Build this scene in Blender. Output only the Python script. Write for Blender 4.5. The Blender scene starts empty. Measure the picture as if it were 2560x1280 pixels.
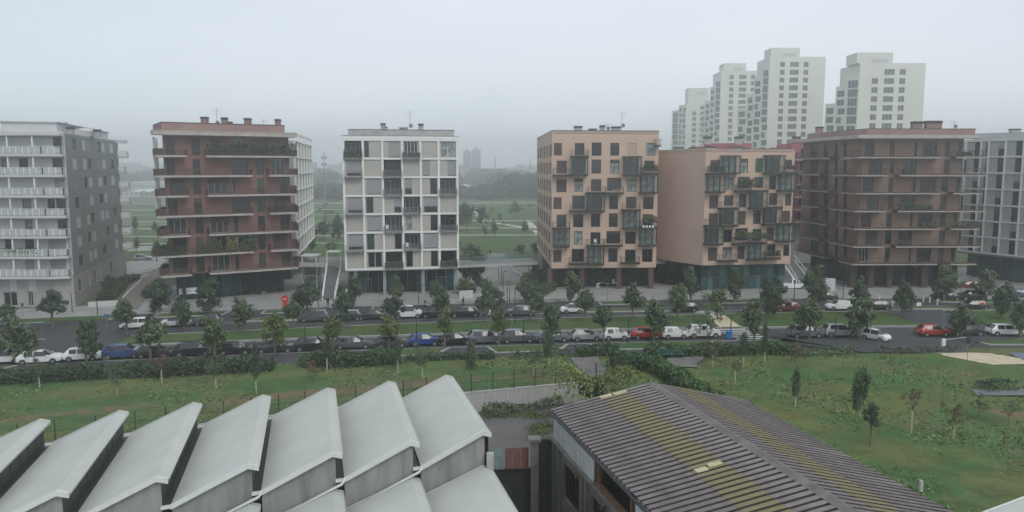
import bpy, bmesh, math, random
import numpy as np
from math import radians, pi, sin, cos, atan2, hypot

random.seed(7); rng = np.random.default_rng(7)
scene = bpy.context.scene
col = scene.collection

# ------------------------------------------------------------------ camera, sky, sun, exposure
F_PX = 1900.0; CAM_H = 22.0; PITCH = math.atan(223 / F_PX)
cam = bpy.data.cameras.new("camera")
cam.sensor_width = 36.0; cam.lens = F_PX / 2560 * 36.0
cam.clip_start = 0.5; cam.clip_end = 9000
camo = bpy.data.objects.new("camera", cam); col.objects.link(camo)
camo.location = (0, 0, CAM_H); camo.rotation_euler = (pi / 2 - PITCH, 0, 0)
scene.camera = camo

SUN_EL, SUN_AZ = radians(48), radians(146)
world = bpy.data.worlds.new("World"); scene.world = world; world.use_nodes = True
nt = world.node_tree; nt.nodes.clear()
def N(t, typ, **kw):
    n = t.nodes.new(typ)
    for k, v in kw.items(): setattr(n, k, v)
    return n
wo = N(nt, 'ShaderNodeOutputWorld')
sky = N(nt, 'ShaderNodeTexSky'); sky.sky_type = 'NISHITA'; sky.sun_disc = False
sky.sun_elevation = SUN_EL; sky.sun_rotation = SUN_AZ; sky.air_density = 1.5; sky.dust_density = 4
bg1 = N(nt, 'ShaderNodeBackground'); bg1.inputs[1].default_value = 0.06
nt.links.new(sky.outputs[0], bg1.inputs[0])
tc = N(nt, 'ShaderNodeTexCoord'); mp = N(nt, 'ShaderNodeMapping'); mp.inputs['Scale'].default_value = (1, 1, 3.2)
nz = N(nt, 'ShaderNodeTexNoise'); nz.inputs['Scale'].default_value = 1.2; nz.inputs['Detail'].default_value = 4; nz.inputs['Roughness'].default_value = .5
nt.links.new(tc.outputs['Generated'], mp.inputs[0]); nt.links.new(mp.outputs[0], nz.inputs[0])
cr = N(nt, 'ShaderNodeValToRGB')
cr.color_ramp.elements[0].position = .33; cr.color_ramp.elements[0].color = (.605, .66, .745, 1)
cr.color_ramp.elements[1].position = .70; cr.color_ramp.elements[1].color = (.76, .812, .87, 1)
nt.links.new(nz.outputs[0], cr.inputs[0])
bg2 = N(nt, 'ShaderNodeBackground'); bg2.inputs[1].default_value = 1.12
sx_ = N(nt, 'ShaderNodeSeparateXYZ'); nt.links.new(tc.outputs['Generated'], sx_.inputs[0])
el = N(nt, 'ShaderNodeValToRGB'); el.color_ramp.interpolation = 'B_SPLINE'      # thick misty overcast: palest towards the horizon
el.color_ramp.elements.new(.16); el.color_ramp.elements.new(.45)
el.color_ramp.elements[0].position = 0.0; el.color_ramp.elements[0].color = (1.0, 1.0, .99, 1)
el.color_ramp.elements[1].position = .15; el.color_ramp.elements[1].color = (.85, .855, .855, 1)
el.color_ramp.elements[2].position = .40; el.color_ramp.elements[2].color = (.74, .745, .77, 1)
el.color_ramp.elements[3].position = 1.0; el.color_ramp.elements[3].color = (.80, .81, .84, 1)
mu = N(nt, 'ShaderNodeMix', data_type='RGBA', blend_type='MULTIPLY'); mu.inputs[0].default_value = 1.0
nt.links.new(sx_.outputs[2], el.inputs[0]); nt.links.new(cr.outputs[0], mu.inputs[6]); nt.links.new(el.outputs[0], mu.inputs[7])
nt.links.new(mu.outputs[2], bg2.inputs[0])
mx = N(nt, 'ShaderNodeMixShader'); mx.inputs[0].default_value = .93      # closed cloud deck over the clear sky
nt.links.new(bg1.outputs[0], mx.inputs[1]); nt.links.new(bg2.outputs[0], mx.inputs[2])
nt.links.new(mx.outputs[0], wo.inputs[0])

sl = bpy.data.lights.new("sun", 'SUN'); sl.energy = 1.15; sl.angle = radians(30); sl.color = (1, .96, .9)
so = bpy.data.objects.new("sun", sl); col.objects.link(so)
sd = (sin(SUN_AZ) * cos(SUN_EL), cos(SUN_AZ) * cos(SUN_EL), sin(SUN_EL))   # towards the sun (behind the camera)
import mathutils
so.rotation_euler = mathutils.Vector(sd).to_track_quat('Z', 'Y').to_euler()
scene.view_settings.view_transform = 'Standard'; scene.view_settings.look = 'None'
scene.view_settings.exposure = 0.34; scene.view_settings.gamma = 1
scene.view_settings.use_curve_mapping = False
cy = scene.cycles
cy.max_bounces = 6; cy.diffuse_bounces = 2; cy.glossy_bounces = 2; cy.transmission_bounces = 2
cy.transparent_max_bounces = 12; cy.volume_bounces = 4
cy.use_denoising = True
cy.caustics_reflective = False; cy.caustics_refractive = False
try: cy.denoiser = 'OPENIMAGEDENOISE'
except Exception: pass

# ------------------------------------------------------------------ measured places
_s, _c = sin(PITCH), cos(PITCH)
def ray(px, py):
    u = (px - 1280) / F_PX; v = (py - 640) / F_PX
    return (u, _c - v * _s, -(_s + v * _c))
def at(px, py, z=0.0):
    r = ray(px, py); t = (z - CAM_H) / r[2]; return (r[0] * t, r[1] * t)
def zat(px, py, Y):                # height of the point seen at (px,py) at depth Y
    r = ray(px, py); return CAM_H + Y * r[2] / r[1]
def xat(px, py, Y):
    r = ray(px, py); return Y * r[0] / r[1]
def S(x):                          # the parking kerb line of the avenue, gently curved
    q = max(-95, min(95, x))
    y = 92.2 + .12 * q - .00095 * q * q
    return y + (x - q) * (.12 - .0019 * q)
def dS(x):
    q = max(-95, min(95, x)); return .12 - .0019 * q

# ------------------------------------------------------------------ materials
MATS = {}
def mat(name, color, rough=.8, var=.12, scale=3.0, bump=0.0, metal=0.0, spec=.4, color2=None, stretch=None, bscale=None, detail=5):
    if name in MATS: return MATS[name]
    m = bpy.data.materials.new(name); m.use_nodes = True; t = m.node_tree
    b = t.nodes['Principled BSDF']
    b.inputs['Roughness'].default_value = rough; b.inputs['Metallic'].default_value = metal
    b.inputs['Specular IOR Level'].default_value = spec
    c = list(color)
    if var > 0:
        tc = N(t, 'ShaderNodeTexCoord'); no = N(t, 'ShaderNodeTexNoise')
        no.inputs['Scale'].default_value = scale; no.inputs['Detail'].default_value = detail; no.inputs['Roughness'].default_value = .62
        src = tc.outputs['Object']
        if stretch:
            mp = N(t, 'ShaderNodeMapping'); mp.inputs['Scale'].default_value = stretch
            t.links.new(src, mp.inputs[0]); src = mp.outputs[0]
        t.links.new(src, no.inputs[0])
        r = N(t, 'ShaderNodeValToRGB')
        lo = [x * (1 - var) for x in c]; hi = [min(1, x * (1 + var)) for x in c]
        if color2: lo, hi = c, list(color2)
        r.color_ramp.elements[0].position = .32; r.color_ramp.elements[0].color = (*lo, 1)
        r.color_ramp.elements[1].position = .68; r.color_ramp.elements[1].color = (*hi, 1)
        t.links.new(no.outputs[0], r.inputs[0]); t.links.new(r.outputs[0], b.inputs['Base Color'])
        if bump:
            n2 = N(t, 'ShaderNodeTexNoise'); n2.inputs['Scale'].default_value = bscale or scale * 6; n2.inputs['Detail'].default_value = 4
            t.links.new(src, n2.inputs[0])
            bp = N(t, 'ShaderNodeBump'); bp.inputs['Strength'].default_value = bump; bp.inputs['Distance'].default_value = .05
            t.links.new(n2.outputs[0], bp.inputs['Height']); t.links.new(bp.outputs[0], b.inputs['Normal'])
    else:
        b.inputs['Base Color'].default_value = (*c, 1)
    MATS[name] = m; return m

def thin_glass(name, tint, fac=.55):
    if name in MATS: return MATS[name]
    m = bpy.data.materials.new(name); m.use_nodes = True; t = m.node_tree; t.nodes.clear()
    o = N(t, 'ShaderNodeOutputMaterial'); tr = N(t, 'ShaderNodeBsdfTransparent'); tr.inputs[0].default_value = (*tint, 1)
    gl = N(t, 'ShaderNodeBsdfPrincipled'); gl.inputs['Base Color'].default_value = (tint[0] * .25, tint[1] * .27, tint[2] * .28, 1)
    gl.inputs['Roughness'].default_value = .12; gl.inputs['Specular IOR Level'].default_value = .8
    mx = N(t, 'ShaderNodeMixShader'); mx.inputs[0].default_value = fac
    t.links.new(tr.outputs[0], mx.inputs[1]); t.links.new(gl.outputs[0], mx.inputs[2]); t.links.new(mx.outputs[0], o.inputs[0])
    MATS[name] = m; return m

def glass(name, color, rough=.12):
    return mat(name, color, rough=rough, var=.35, scale=.45, spec=.45, detail=1)

def paint(name, color):
    if name in MATS: return MATS[name]
    m = bpy.data.materials.new(name); m.use_nodes = True
    b = m.node_tree.nodes['Principled BSDF']
    b.inputs['Base Color'].default_value = (*color, 1); b.inputs['Roughness'].default_value = .32
    b.inputs['Coat Weight'].default_value = .6; b.inputs['Coat Roughness'].default_value = .08
    MATS[name] = m; return m

def leafmat(name, c1, c2):
    if name in MATS: return MATS[name]
    m = bpy.data.materials.new(name); m.use_nodes = True; t = m.node_tree
    b = t.nodes['Principled BSDF']; b.inputs['Roughness'].default_value = .6; b.inputs['Specular IOR Level'].default_value = .25
    tc = N(t, 'ShaderNodeTexCoord'); no = N(t, 'ShaderNodeTexNoise'); no.inputs['Scale'].default_value = 2.6; no.inputs['Detail'].default_value = 3
    oi = N(t, 'ShaderNodeObjectInfo'); ad = N(t, 'ShaderNodeMath', operation='MULTIPLY_ADD')
    t.links.new(tc.outputs['Object'], no.inputs[0])
    t.links.new(oi.outputs['Random'], ad.inputs[0]); ad.inputs[1].default_value = .34
    sb = N(t, 'ShaderNodeMath', operation='SUBTRACT'); t.links.new(no.outputs[0], sb.inputs[0]); sb.inputs[1].default_value = .17
    t.links.new(sb.outputs[0], ad.inputs[2])
    r = N(t, 'ShaderNodeValToRGB')
    r.color_ramp.elements[0].position = .3; r.color_ramp.elements[0].color = (*c1, 1)
    r.color_ramp.elements[1].position = .7; r.color_ramp.elements[1].color = (*c2, 1)
    t.links.new(ad.outputs[0], r.inputs[0]); t.links.new(r.outputs[0], b.inputs['Base Color'])
    MATS[name] = m; return m

M_white = mat('white_paint', (.72, .74, .71), .6, .05)
M_dglass = glass('dark_glass', (.012, .017, .021))
M_mglass = glass('grey_glass', (.04, .052, .06))
M_lglass = mat('curtained_glass', (.22, .25, .25), .3, .45, 1.6, detail=1)
M_greenglass = glass('green_curtain_glass', (.03, .068, .05))
M_tealglass = glass('teal_glass', (.03, .085, .09))
M_blueglass = glass('blue_dark_glass', (.02, .045, .065))
M_dark = mat('dark_metal', (.035, .035, .038), .5, .15)
M_grey = mat('grey_metal', (.2, .21, .22), .5, .1)
M_concrete = mat('concrete', (.36, .36, .34), .9, .18, .8, .25)
M_asphalt = mat('asphalt', (.04, .042, .045), .85, .3, .5, .2, bscale=8, color2=(.062, .064, .067))
M_kerb = mat('kerb_stone', (.34, .35, .33), .85, .15, 1.0)
M_paving = mat('pale_paving', (.27, .27, .26), .85, .16, .35, .1)
M_bark = mat('bark', (.16, .13, .10), .9, .25, 4)
M_palebark = mat('pale_trunk_guard', (.36, .34, .27), .85, .2, 4)
M_rubber = mat('rubber', (.02, .02, .02), .8, .1)

# ------------------------------------------------------------------ mesh helpers
def put(o, label=None, cat=None, group=None, kind=None):
    if label: o['label'] = label
    if cat: o['category'] = cat
    if group: o['group'] = group
    if kind: o['kind'] = kind
    return o
class MB:
    def __init__(s): s.v = []; s.f = []; s.m = []
    def box(s, x0, x1, y0, y1, z0, z1, m=0):
        b = len(s.v)
        s.v += [(x0, y0, z0), (x1, y0, z0), (x1, y1, z0), (x0, y1, z0), (x0, y0, z1), (x1, y0, z1), (x1, y1, z1), (x0, y1, z1)]
        s.f += [(b, b + 3, b + 2, b + 1), (b + 4, b + 5, b + 6, b + 7), (b, b + 1, b + 5, b + 4), (b + 1, b + 2, b + 6, b + 5), (b + 2, b + 3, b + 7, b + 6), (b + 3, b, b + 4, b + 7)]
        s.m += [m] * 6; return s
    def quad(s, a, b, c, d, m=0):
        k = len(s.v); s.v += [a, b, c, d]; s.f.append((k, k + 1, k + 2, k + 3)); s.m.append(m); return s
    def poly(s, pts, m=0):
        k = len(s.v); s.v += list(pts); s.f.append(tuple(range(k, k + len(pts)))); s.m.append(m); return s
    def prism(s, xy, z0, z1, m=0):
        n = len(xy); k = len(s.v)
        z0l = z0 if hasattr(z0, '__len__') else [z0] * n; z1l = z1 if hasattr(z1, '__len__') else [z1] * n
        s.v += [(p[0], p[1], z) for p, z in zip(xy, z0l)] + [(p[0], p[1], z) for p, z in zip(xy, z1l)]
        s.f.append(tuple(range(k + n - 1, k - 1, -1))); s.f.append(tuple(range(k + n, k + 2 * n)))
        for i in range(n):
            j = (i + 1) % n; s.f.append((k + i, k + j, k + n + j, k + n + i))
        s.m += [m] * (n + 2); return s
    def tube(s, pts, r, n=6, m=0, cap=True):
        k = len(s.v); R = r if hasattr(r, '__len__') else [r] * len(pts)
        P = [mathutils.Vector(p) for p in pts]
        for i, p in enumerate(P):
            d = (P[min(i + 1, len(P) - 1)] - P[max(i - 1, 0)]).normalized()
            a = d.orthogonal().normalized(); b = d.cross(a)
            if i > 0:      # keep the frame from twisting
                a = (pa - d * pa.dot(d)).normalized(); b = d.cross(a)
            pa = a
            for j in range(n):
                t = 2 * pi * j / n; q = p + (a * cos(t) + b * sin(t)) * R[i]; s.v.append(tuple(q))
        for i in range(len(P) - 1):
            for j in range(n):
                j2 = (j + 1) % n
                s.f.append((k + i * n + j, k + i * n + j2, k + (i + 1) * n + j2, k + (i + 1) * n + j)); s.m.append(m)
        if cap:
            s.f.append(tuple(k + j for j in range(n - 1, -1, -1))); s.f.append(tuple(k + (len(P) - 1) * n + j for j in range(n))); s.m += [m, m]
        return s
    def mesh(s, name, mats, smooth=False):
        me = bpy.data.meshes.new(name); me.from_pydata(s.v, [], s.f)
        for x in (mats if isinstance(mats, (list, tuple)) else [mats]): me.materials.append(x)
        if max(s.m, default=0) > 0: me.polygons.foreach_set('material_index', s.m)
        if smooth: me.polygons.foreach_set('use_smooth', [True] * len(s.f))
        me.update(); return me
    def build(s, name, mats, parent=None, loc=(0, 0, 0), rotz=0, smooth=False):
        return link(name, s.mesh(name, mats, smooth), parent, loc, rotz)
def link(name, me, parent=None, loc=(0, 0, 0), rotz=0, scale=None):
    o = bpy.data.objects.new(name, me); col.objects.link(o)
    o.location = loc; o.rotation_euler = (0, 0, rotz)
    if scale: o.scale = scale
    if parent: o.parent = parent
    return o
def thing(name, label, cat, loc=(0, 0, 0), rotz=0, group=None):
    o = bpy.data.objects.new(name, None); col.objects.link(o); o.empty_display_size = .5
    o.location = loc; o.rotation_euler = (0, 0, rotz)
    return put(o, label, cat, group)
def struct(name, mb, mats, **k):
    return put(mb.build(name, mats, **k), kind='structure')
def copy_tree(o, parent=None):
    c = o.copy(); col.objects.link(c); c.parent = parent
    for ch in o.children: copy_tree(ch, c)
    return c

# ------------------------------------------------------------------ ground, yard, road
FENCE = [(-3000, -1050), (-90, 36.2), (-36.6, 58.7), (-31.3, 61.0), (-25.0, 63.8), (-14.5, 68.4), (-4.0, 72.5), (2.3, 74.5), (8.7, 76.5)]
def Yf(x):
    for (a, b), (c, d) in zip(FENCE, FENCE[1:]):
        if a <= x <= c: return b + (d - b) * (x - a) / (c - a)
    return 76.5
BARN_L = (2.81, 48.81); BU = (.2507, -.9681)      # far eave corner of the barn and the direction of its eaves
mb = MB()
xs = [p[0] for p in FENCE]
for (a, b), (c, d) in zip(FENCE, FENCE[1:]):
    mb.quad((a, b, -.03), (c, d, -.03), (c, 4500, -.03), (a, 4500, -.03))
mb.quad((8.7, 76.5, -.03), (3000, 76.5, -.03), (3000, 4500, -.03), (8.7, 4500, -.03))
mb.quad((13.0, 51.0, -.03), (3000, 51.0, -.03), (3000, 76.5, -.03), (8.7, 76.5, -.03))
mb.quad((26.0, -60, -.03), (3000, -60, -.03), (3000, 51.0, -.03), (13.0, 51.0, -.03))
M_far = mat('far_ground', (.07, .085, .045), .95, .3, .02, color2=(.10, .115, .065))
struct('ground', mb, M_far)
mb = MB(); mb.quad((-200, -60, -2), (30, -60, -2), (30, 90, -2), (-200, 90, -2))
M_yard = mat('yard_asphalt', (.085, .082, .08), .9, .3, .25, .2, color2=(.13, .125, .12), bscale=5)
struct('yard', mb, M_yard)

# lawn with vertex-stored soil and growth patches
def lawn_material(name, base, lush, dry, soil):
    m = bpy.data.materials.new(name); m.use_nodes = True; t = m.node_tree; b = t.nodes['Principled BSDF']
    b.inputs['Roughness'].default_value = .95; b.inputs['Specular IOR Level'].default_value = .1
    tc = N(t, 'ShaderNodeTexCoord')
    def noise(sc, de=6, ro=.6):
        n = N(t, 'ShaderNodeTexNoise'); n.inputs['Scale'].default_value = sc; n.inputs['Detail'].default_value = de; n.inputs['Roughness'].default_value = ro
        t.links.new(tc.outputs['Object'], n.inputs[0]); return n.outputs[0]
    def ramp(src, a, bb):
        r = N(t, 'ShaderNodeMapRange'); r.inputs[1].default_value = a; r.inputs[2].default_value = bb; t.links.new(src, r.inputs[0]); return r.outputs[0]
    def mix(f, A, B):
        x = N(t, 'ShaderNodeMix', data_type='RGBA'); t.links.new(f, x.inputs[0])
        for i, v in ((6, A), (7, B)):
            if isinstance(v, tuple): x.inputs[i].default_value = (*v, 1)
            else: t.links.new(v, x.inputs[i])
        return x.outputs[2]
    c = mix(ramp(noise(.16), .42, .62), base, lush)
    c = mix(ramp(noise(.11, 5), .44, .60), c, dry)
    c = mix(ramp(noise(.075, 6, .65), .53, .68), c, tuple(a * .55 + b * .5 for a, b in zip(soil, base)))
    fine = ramp(noise(2.2, 6, .75), .35, .7)
    c = mix(fine, c, mix(ramp(noise(.5), .4, .6), tuple(x * .72 for x in base), tuple(x * 1.25 for x in lush)))
    at_ = N(t, 'ShaderNodeAttribute'); at_.attribute_name = 'soil'
    ad = N(t, 'ShaderNodeMath', operation='ADD'); t.links.new(at_.outputs['Fac'], ad.inputs[0])
    ns = N(t, 'ShaderNodeMath', operation='MULTIPLY_ADD'); t.links.new(noise(.7, 7, .7), ns.inputs[0]); ns.inputs[1].default_value = 1.6; ns.inputs[2].default_value = -.8
    t.links.new(ns.outputs[0], ad.inputs[1])
    c = mix(ramp(ad.outputs[0], .35, .75), c, soil)
    t.links.new(c, b.inputs['Base Color'])
    bp = N(t, 'ShaderNodeBump'); bp.inputs['Strength'].default_value = .6; bp.inputs['Distance'].default_value = .25
    t.links.new(noise(1.7, 8, .75), bp.inputs['Height']); t.links.new(bp.outputs[0], b.inputs['Normal'])
    return m
M_lawn = lawn_material('rough_meadow', (.075, .115, .042), (.062, .138, .048), (.168, .155, .058), (.19, .135, .09))
M_strip = lawn_material('mown_grass', (.068, .105, .04), (.055, .115, .038), (.095, .115, .045), (.14, .12, .08))
SOIL = [((-27, 69.3), (-7, 76.6), 1.5, .8), ((-52, 60.5), (-33, 68.6), 1.6, .62), ((-4, 76.5), (7, 79.5), 1.6, .6), ((20, 57), (26, 50), 2.2, .5), ((44, 66), (50, 64.5), 1.2, .9),
        ((14, 74), (25, 66), 1.5, .35), ((30, 48), (38, 46), 2.5, .45), ((24, 70), (40, 76), 1.6, .3)]
def soil_at(x, y):
    v = 0
    for (a, b), (c, d), w, k in SOIL:
        L2 = (c - a) ** 2 + (d - b) ** 2; t = max(0, min(1, ((x - a) * (c - a) + (y - b) * (d - b)) / L2))
        dd = hypot(x - a - t * (c - a), y - b - t * (d - b)); v = max(v, k * max(0, 1 - dd / (w * 1.8)))
    return v
def grid_mesh(name, rows, m, kind='structure', disp=.12):
    nr, nc = len(rows), len(rows[0]); V = []; A = []
    for i, r in enumerate(rows):
        for j, (x, y) in enumerate(r):
            e = min(1, min(i, j, nr - 1 - i, nc - 1 - j) / 2.0)
            z = disp * e * (sin(x * .31 + y * .2) * .5 + sin(x * .83 - y * .6) * .3 + .5)
            V.append((x, y, z)); A.append(soil_at(x, y))
    Fc = [(i * nc + j, i * nc + j + 1, (i + 1) * nc + j + 1, (i + 1) * nc + j) for i in range(nr - 1) for j in range(nc - 1)]
    me = bpy.data.meshes.new(name); me.from_pydata(V, [], Fc); me.materials.append(m)
    a = me.attributes.new('soil', 'FLOAT', 'POINT'); a.data.foreach_set('value', A)
    me.polygons.foreach_set('use_smooth', [True] * len(Fc))
    o = link(name, me); return put(o, kind=kind)
HEDGE_OFF = -5.2
rows = []
X = np.arange(-85, 85.1, .8)
for k in range(34):
    t = k / 33; rows.append([(x, Yf(x) * (1 - t) + (S(x) + HEDGE_OFF) * t) for x in X])
grid_mesh('lawn', rows, M_lawn)
def xl(y):
    return 13 - (y - 51) * .1686 if y >= 51 else 10 + (50.4 - y) * .259
rows = []
for y in np.arange(10, 76.51, .95):
    x0 = xl(y); rows.append([(x0 + (85 - x0) * t, y) for t in np.linspace(0, 1, 90)])
grid_mesh('meadow', rows, M_lawn)

def strip(name, o0, o1, x0, x1, z, m, step=3.0, kind='structure', parent=None, zlow=None):
    f0 = o0 if callable(o0) else (lambda x: o0); f1 = o1 if callable(o1) else (lambda x: o1)
    n = max(1, int((x1 - x0) / step)); mb = MB()
    for i in range(n):
        a = x0 + (x1 - x0) * i / n; b = x0 + (x1 - x0) * (i + 1) / n
        P = [(a, S(a) + f0(a)), (b, S(b) + f0(b)), (b, S(b) + f1(b)), (a, S(a) + f1(a))]
        if zlow is None: mb.quad(*[(p[0], p[1], z) for p in P])
        else:
            mb.quad(*[(p[0], p[1], z) for p in P])
            mb.quad((*P[0], zlow), (*P[1], zlow), (*P[1], z), (*P[0], z)); mb.quad((*P[2], zlow), (*P[3], zlow), (*P[3], z), (*P[2], z))
            if i == 0: mb.quad((*P[3], zlow), (*P[0], zlow), (*P[0], z), (*P[3], z))
            if i == n - 1: mb.quad((*P[1], zlow), (*P[2], zlow), (*P[2], z), (*P[1], z))
    o = mb.build(name, m, parent)
    if kind: put(o, kind=kind)
    return o
CW = lambda x: 14.0 + .05 * (max(-40, min(70, x)) + 36)           # far edge of the median
strip('road', HEDGE_OFF, 30.2, -160, 170, .0, M_asphalt)
strip('pavement', 30.2, 39, -160, 170, .13, M_paving, zlow=0)
strip('kerb', 29.95, 30.2, -160, 170, .14, M_kerb, zlow=0)
strip('plaza', 39, 70, -63, 110, .10, M_paving, zlow=-.02)
# median with kerbs: three pieces
for i, (a, b) in enumerate([(-120, -60), (-49.5, 28.6), (31.6, 57), (66.5, 170)]):
    strip('median_grass', 8.1, lambda x: CW(x) - .3, a, b, .125, M_strip, zlow=0)
    strip('kerb', 7.55, 7.8, a - .3, b + .3, .14, M_kerb, zlow=0)
    strip('gutter', 7.80, 8.1, a - .3, b + .3, .05, M_paving, zlow=0)
    strip('kerb', lambda x: CW(x) - .3, lambda x: CW(x) - .05, a - .3, b + .3, .14, M_kerb, zlow=0)
strip('crossing_path', 8.1, lambda x: CW(x) - .3, 28.6, 31.6, .10, mat('sand_paving', (.5, .43, .31), .9, .12, 1.5), step=1, zlow=0)
# white edge lines of the parking lanes
M_line = mat('road_paint', (.55, .56, .54), .8, .25, 3)
strip('parking_line', .0, .16, -110, -51, .004, M_line)
strip('parking_line', .0, .16, -49, 36.0, .004, M_line)
strip('parking_line', .0, .16, 39, 52, .004, M_line)
strip('lane_line', 7.1, 7.22, -49, 57, .004, M_line)
strip('lane_line', lambda x: CW(x) + .35, lambda x: CW(x) + .45, -49, 57, .004, M_line)
strip('parking_line', 20.1, 20.24, -45, 100, .004, M_line)
strip('parking_line', 2.3, 2.4, 61, 120, .004, M_line)
# verge islands (grass pockets with pale kerbs) on the near side, bump-outs on the far side
def island(a, b, o0, o1, skew=1.2):
    s0, s1 = S(a), S(b)
    P = [(a + skew, s0 + o0), (b - skew, s1 + o0), (b, s1 + o1), (a, s0 + o1)]
    c = (sum(p[0] for p in P) / 4, sum(p[1] for p in P) / 4)
    q = [(c[0] + (p[0] - c[0]) * (1 - .3 / max(.6, abs(p[0] - c[0]))), c[1] + (p[1] - c[1]) * (1 - .22 / max(.5, abs(p[1] - c[1])))) for p in P]
    struct('kerb', MB().prism(P, 0, .13), M_kerb)
    struct('verge_grass', MB().prism(q, .05, .145), M_strip)
for a, b in [(-100, -72), (-69.5, -55), (-16.5, -7.5), (-3.2, 7.0), (9.5, 25.5), (38.5, 46), (58, 66), (69, 90)]: island(a, b, -3.6, -.25)
for a, b in [(-49, -47), (-37, -32), (-24.5, -22), (10.5, 25), (41.5, 44), (63, 73), (84, 96)]: island(a, b, 20.4, 22.6, -1.0)
for a, b in [(-75, -58), (-53, -43), (-38, -30), (-22, -16), (14, 24), (33, 46), (52, 66), (70, 95)]: island(a, b, 26.2, 28.9, .2)
strip('cycle_path', 23.3, 25.6, -120, 120, .004, mat('dark_asphalt', (.035, .04, .045), .85, .25, .6))
# pedestrian crossing stripes
for nm, cx, o0, n in (('zebra_crossing', 31.0, .6, 6), ('zebra_crossing', 29.6, 15.9, 4)):
    z = put(bpy.data.objects.new(nm, None), kind='structure'); col.objects.link(z); z.location = (cx, S(cx) + o0, .004)
    me = MB().box(-2.1, 2.1, -.22, .22, 0, .004).mesh('crossing_stripe', M_line)
    for k in range(n):
        link('crossing_stripe', me, z, (.25 * k * (-1 if n == 6 else .3), .5 + k * 1.1, 0), .07)
# driveway and sand on the right
P = [at(1925, 842), at(2020, 868), at(2160, 884), at(2410, 886), at(2440, 858), (66, S(66)), (34, S(34) - .1)]
struct('driveway', MB().poly([(x, y, .155) for x, y in P][::-1]), M_asphalt)
def blob(name, pts, z, m, sub=5, amp=.35):
    out = []
    for i in range(len(pts)):
        a, b = pts[i], pts[(i + 1) % len(pts)]
        for k in range(sub):
            t = k / sub; out.append((a[0] + (b[0] - a[0]) * t + random.uniform(-amp, amp), a[1] + (b[1] - a[1]) * t + random.uniform(-amp, amp) * .6, z))
    a = sum((out[i][0] * out[(i + 1) % len(out)][1] - out[(i + 1) % len(out)][0] * out[i][1]) for i in range(len(out)))
    return struct(name, MB().poly(out if a > 0 else out[::-1]), m)
M_sand = mat('sand', (.5, .43, .31), .95, .15, .8, .15)
blob('sand_patch', [at(2335, 884), at(2470, 885), at(2535, 897), at(2600, 912), at(2480, 915), at(2410, 903)], .16, M_sand)
blob('blue_court', [at(2520, 885), at(2620, 885), at(2640, 904), at(2555, 902)], .162, mat('blue_court', (.13, .17, .24), .9, .1, .5), amp=.05)
blob('grey_path', [at(2428, 978), at(2640, 976), at(2640, 992), at(2445, 992)], .16, mat('grey_path', (.14, .155, .155), .9, .15, .8), amp=.08)
blob('bare_path', [at(1425, 898), at(1495, 893), at(1530, 950), at(1500, 962), at(1440, 930)], .15, mat('gravel_path', (.15, .14, .13), .95, .2, .8), amp=.2)
blob('bare_path', [at(1660, 893), at(1760, 890), at(1740, 922), at(1680, 918)], .155, mat('gravel_path', (.15, .14, .13)), amp=.3)

# retaining wall with capping, under the fence
M_oldwall = mat('stained_concrete', (.30, .30, .28), .92, .3, .9, .3, stretch=(1.3, 1.3, .22), color2=(.46, .46, .43))
rw = thing('retaining_wall', 'stained pale concrete retaining wall between the yard and the lawn', 'wall')
pts = [(-48, Yf(-48))] + [p for p in FENCE if p[0] > -48] + [(13.0, 51.0)]
mbw = MB(); mbc = MB(); npan = 0
for (a, b), (c, d) in zip(pts, pts[1:]):
    L = hypot(c - a, d - b); n = max(1, round(L / 1.25)); th = atan2(d - b, c - a)
    for k in range(n):
        t0, t1 = k / n, (k + 1) / n; x0, y0 = a + (c - a) * t0, b + (d - b) * t0
        w = L / n
        me = MB().box(.012, w - .012, -.02, .22, -2, -.06).mesh('wall_panel', M_oldwall)
        link('wall_panel', me, rw, (x0, y0, 0), th); npan += 1
    me = MB().box(-.02, L, -.06, .26, -.06, .06).mesh('wall_coping', M_concrete)
    link('wall_coping', me, rw, (a, b, 0), th)
# green fence standing on it
M_fence = mat('fence_green', (.035, .055, .045), .6, .1)
fn = thing('fence', 'dark green post and mesh fence running along the retaining wall behind the white roofs', 'fence')
post = MB().box(-.05, .05, -.05, .05, 0, 1.85).mesh('fence_post', M_fence)
FP = [(-60, Yf(-60))] + [p for p in FENCE if p[0] > -60] + [(12.6, 77.6)]
mesh_mb = MB()
for (a, b), (c, d) in zip(FP, FP[1:]):
    L = hypot(c - a, d - b); n = max(1, round(L / 2.5)); th = atan2(d - b, c - a)
    for k in range(n):
        t = k / n; link('fence_post', post, fn, (a + (c - a) * t, b + (d - b) * t + .1, .06), th)
    for h in (.92,):
        link('fence_rail', MB().tube([(0, .1, h), (L, .1, h)], .03, 4).mesh('fence_rail', M_fence), fn, (a, b, .06), th)
    for h in (.1, .3, .5, .7, 1.1, 1.3, 1.5, 1.75):
        mesh_mb.tube([(a, b + .1, h + .06), (c, d + .1, h + .06)], .008, 3, cap=False)
    n = int(L / .18)
    for k in range(n):
        t = k / n; x, y = a + (c - a) * t, b + (d - b) * t + .1
        mesh_mb.quad((x - .006, y, .1), (x + .006, y, .1), (x + .006, y, 1.8), (x - .006, y, 1.8))
put(mesh_mb.build('fence_mesh', M_fence, fn), kind='stuff')
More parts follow.
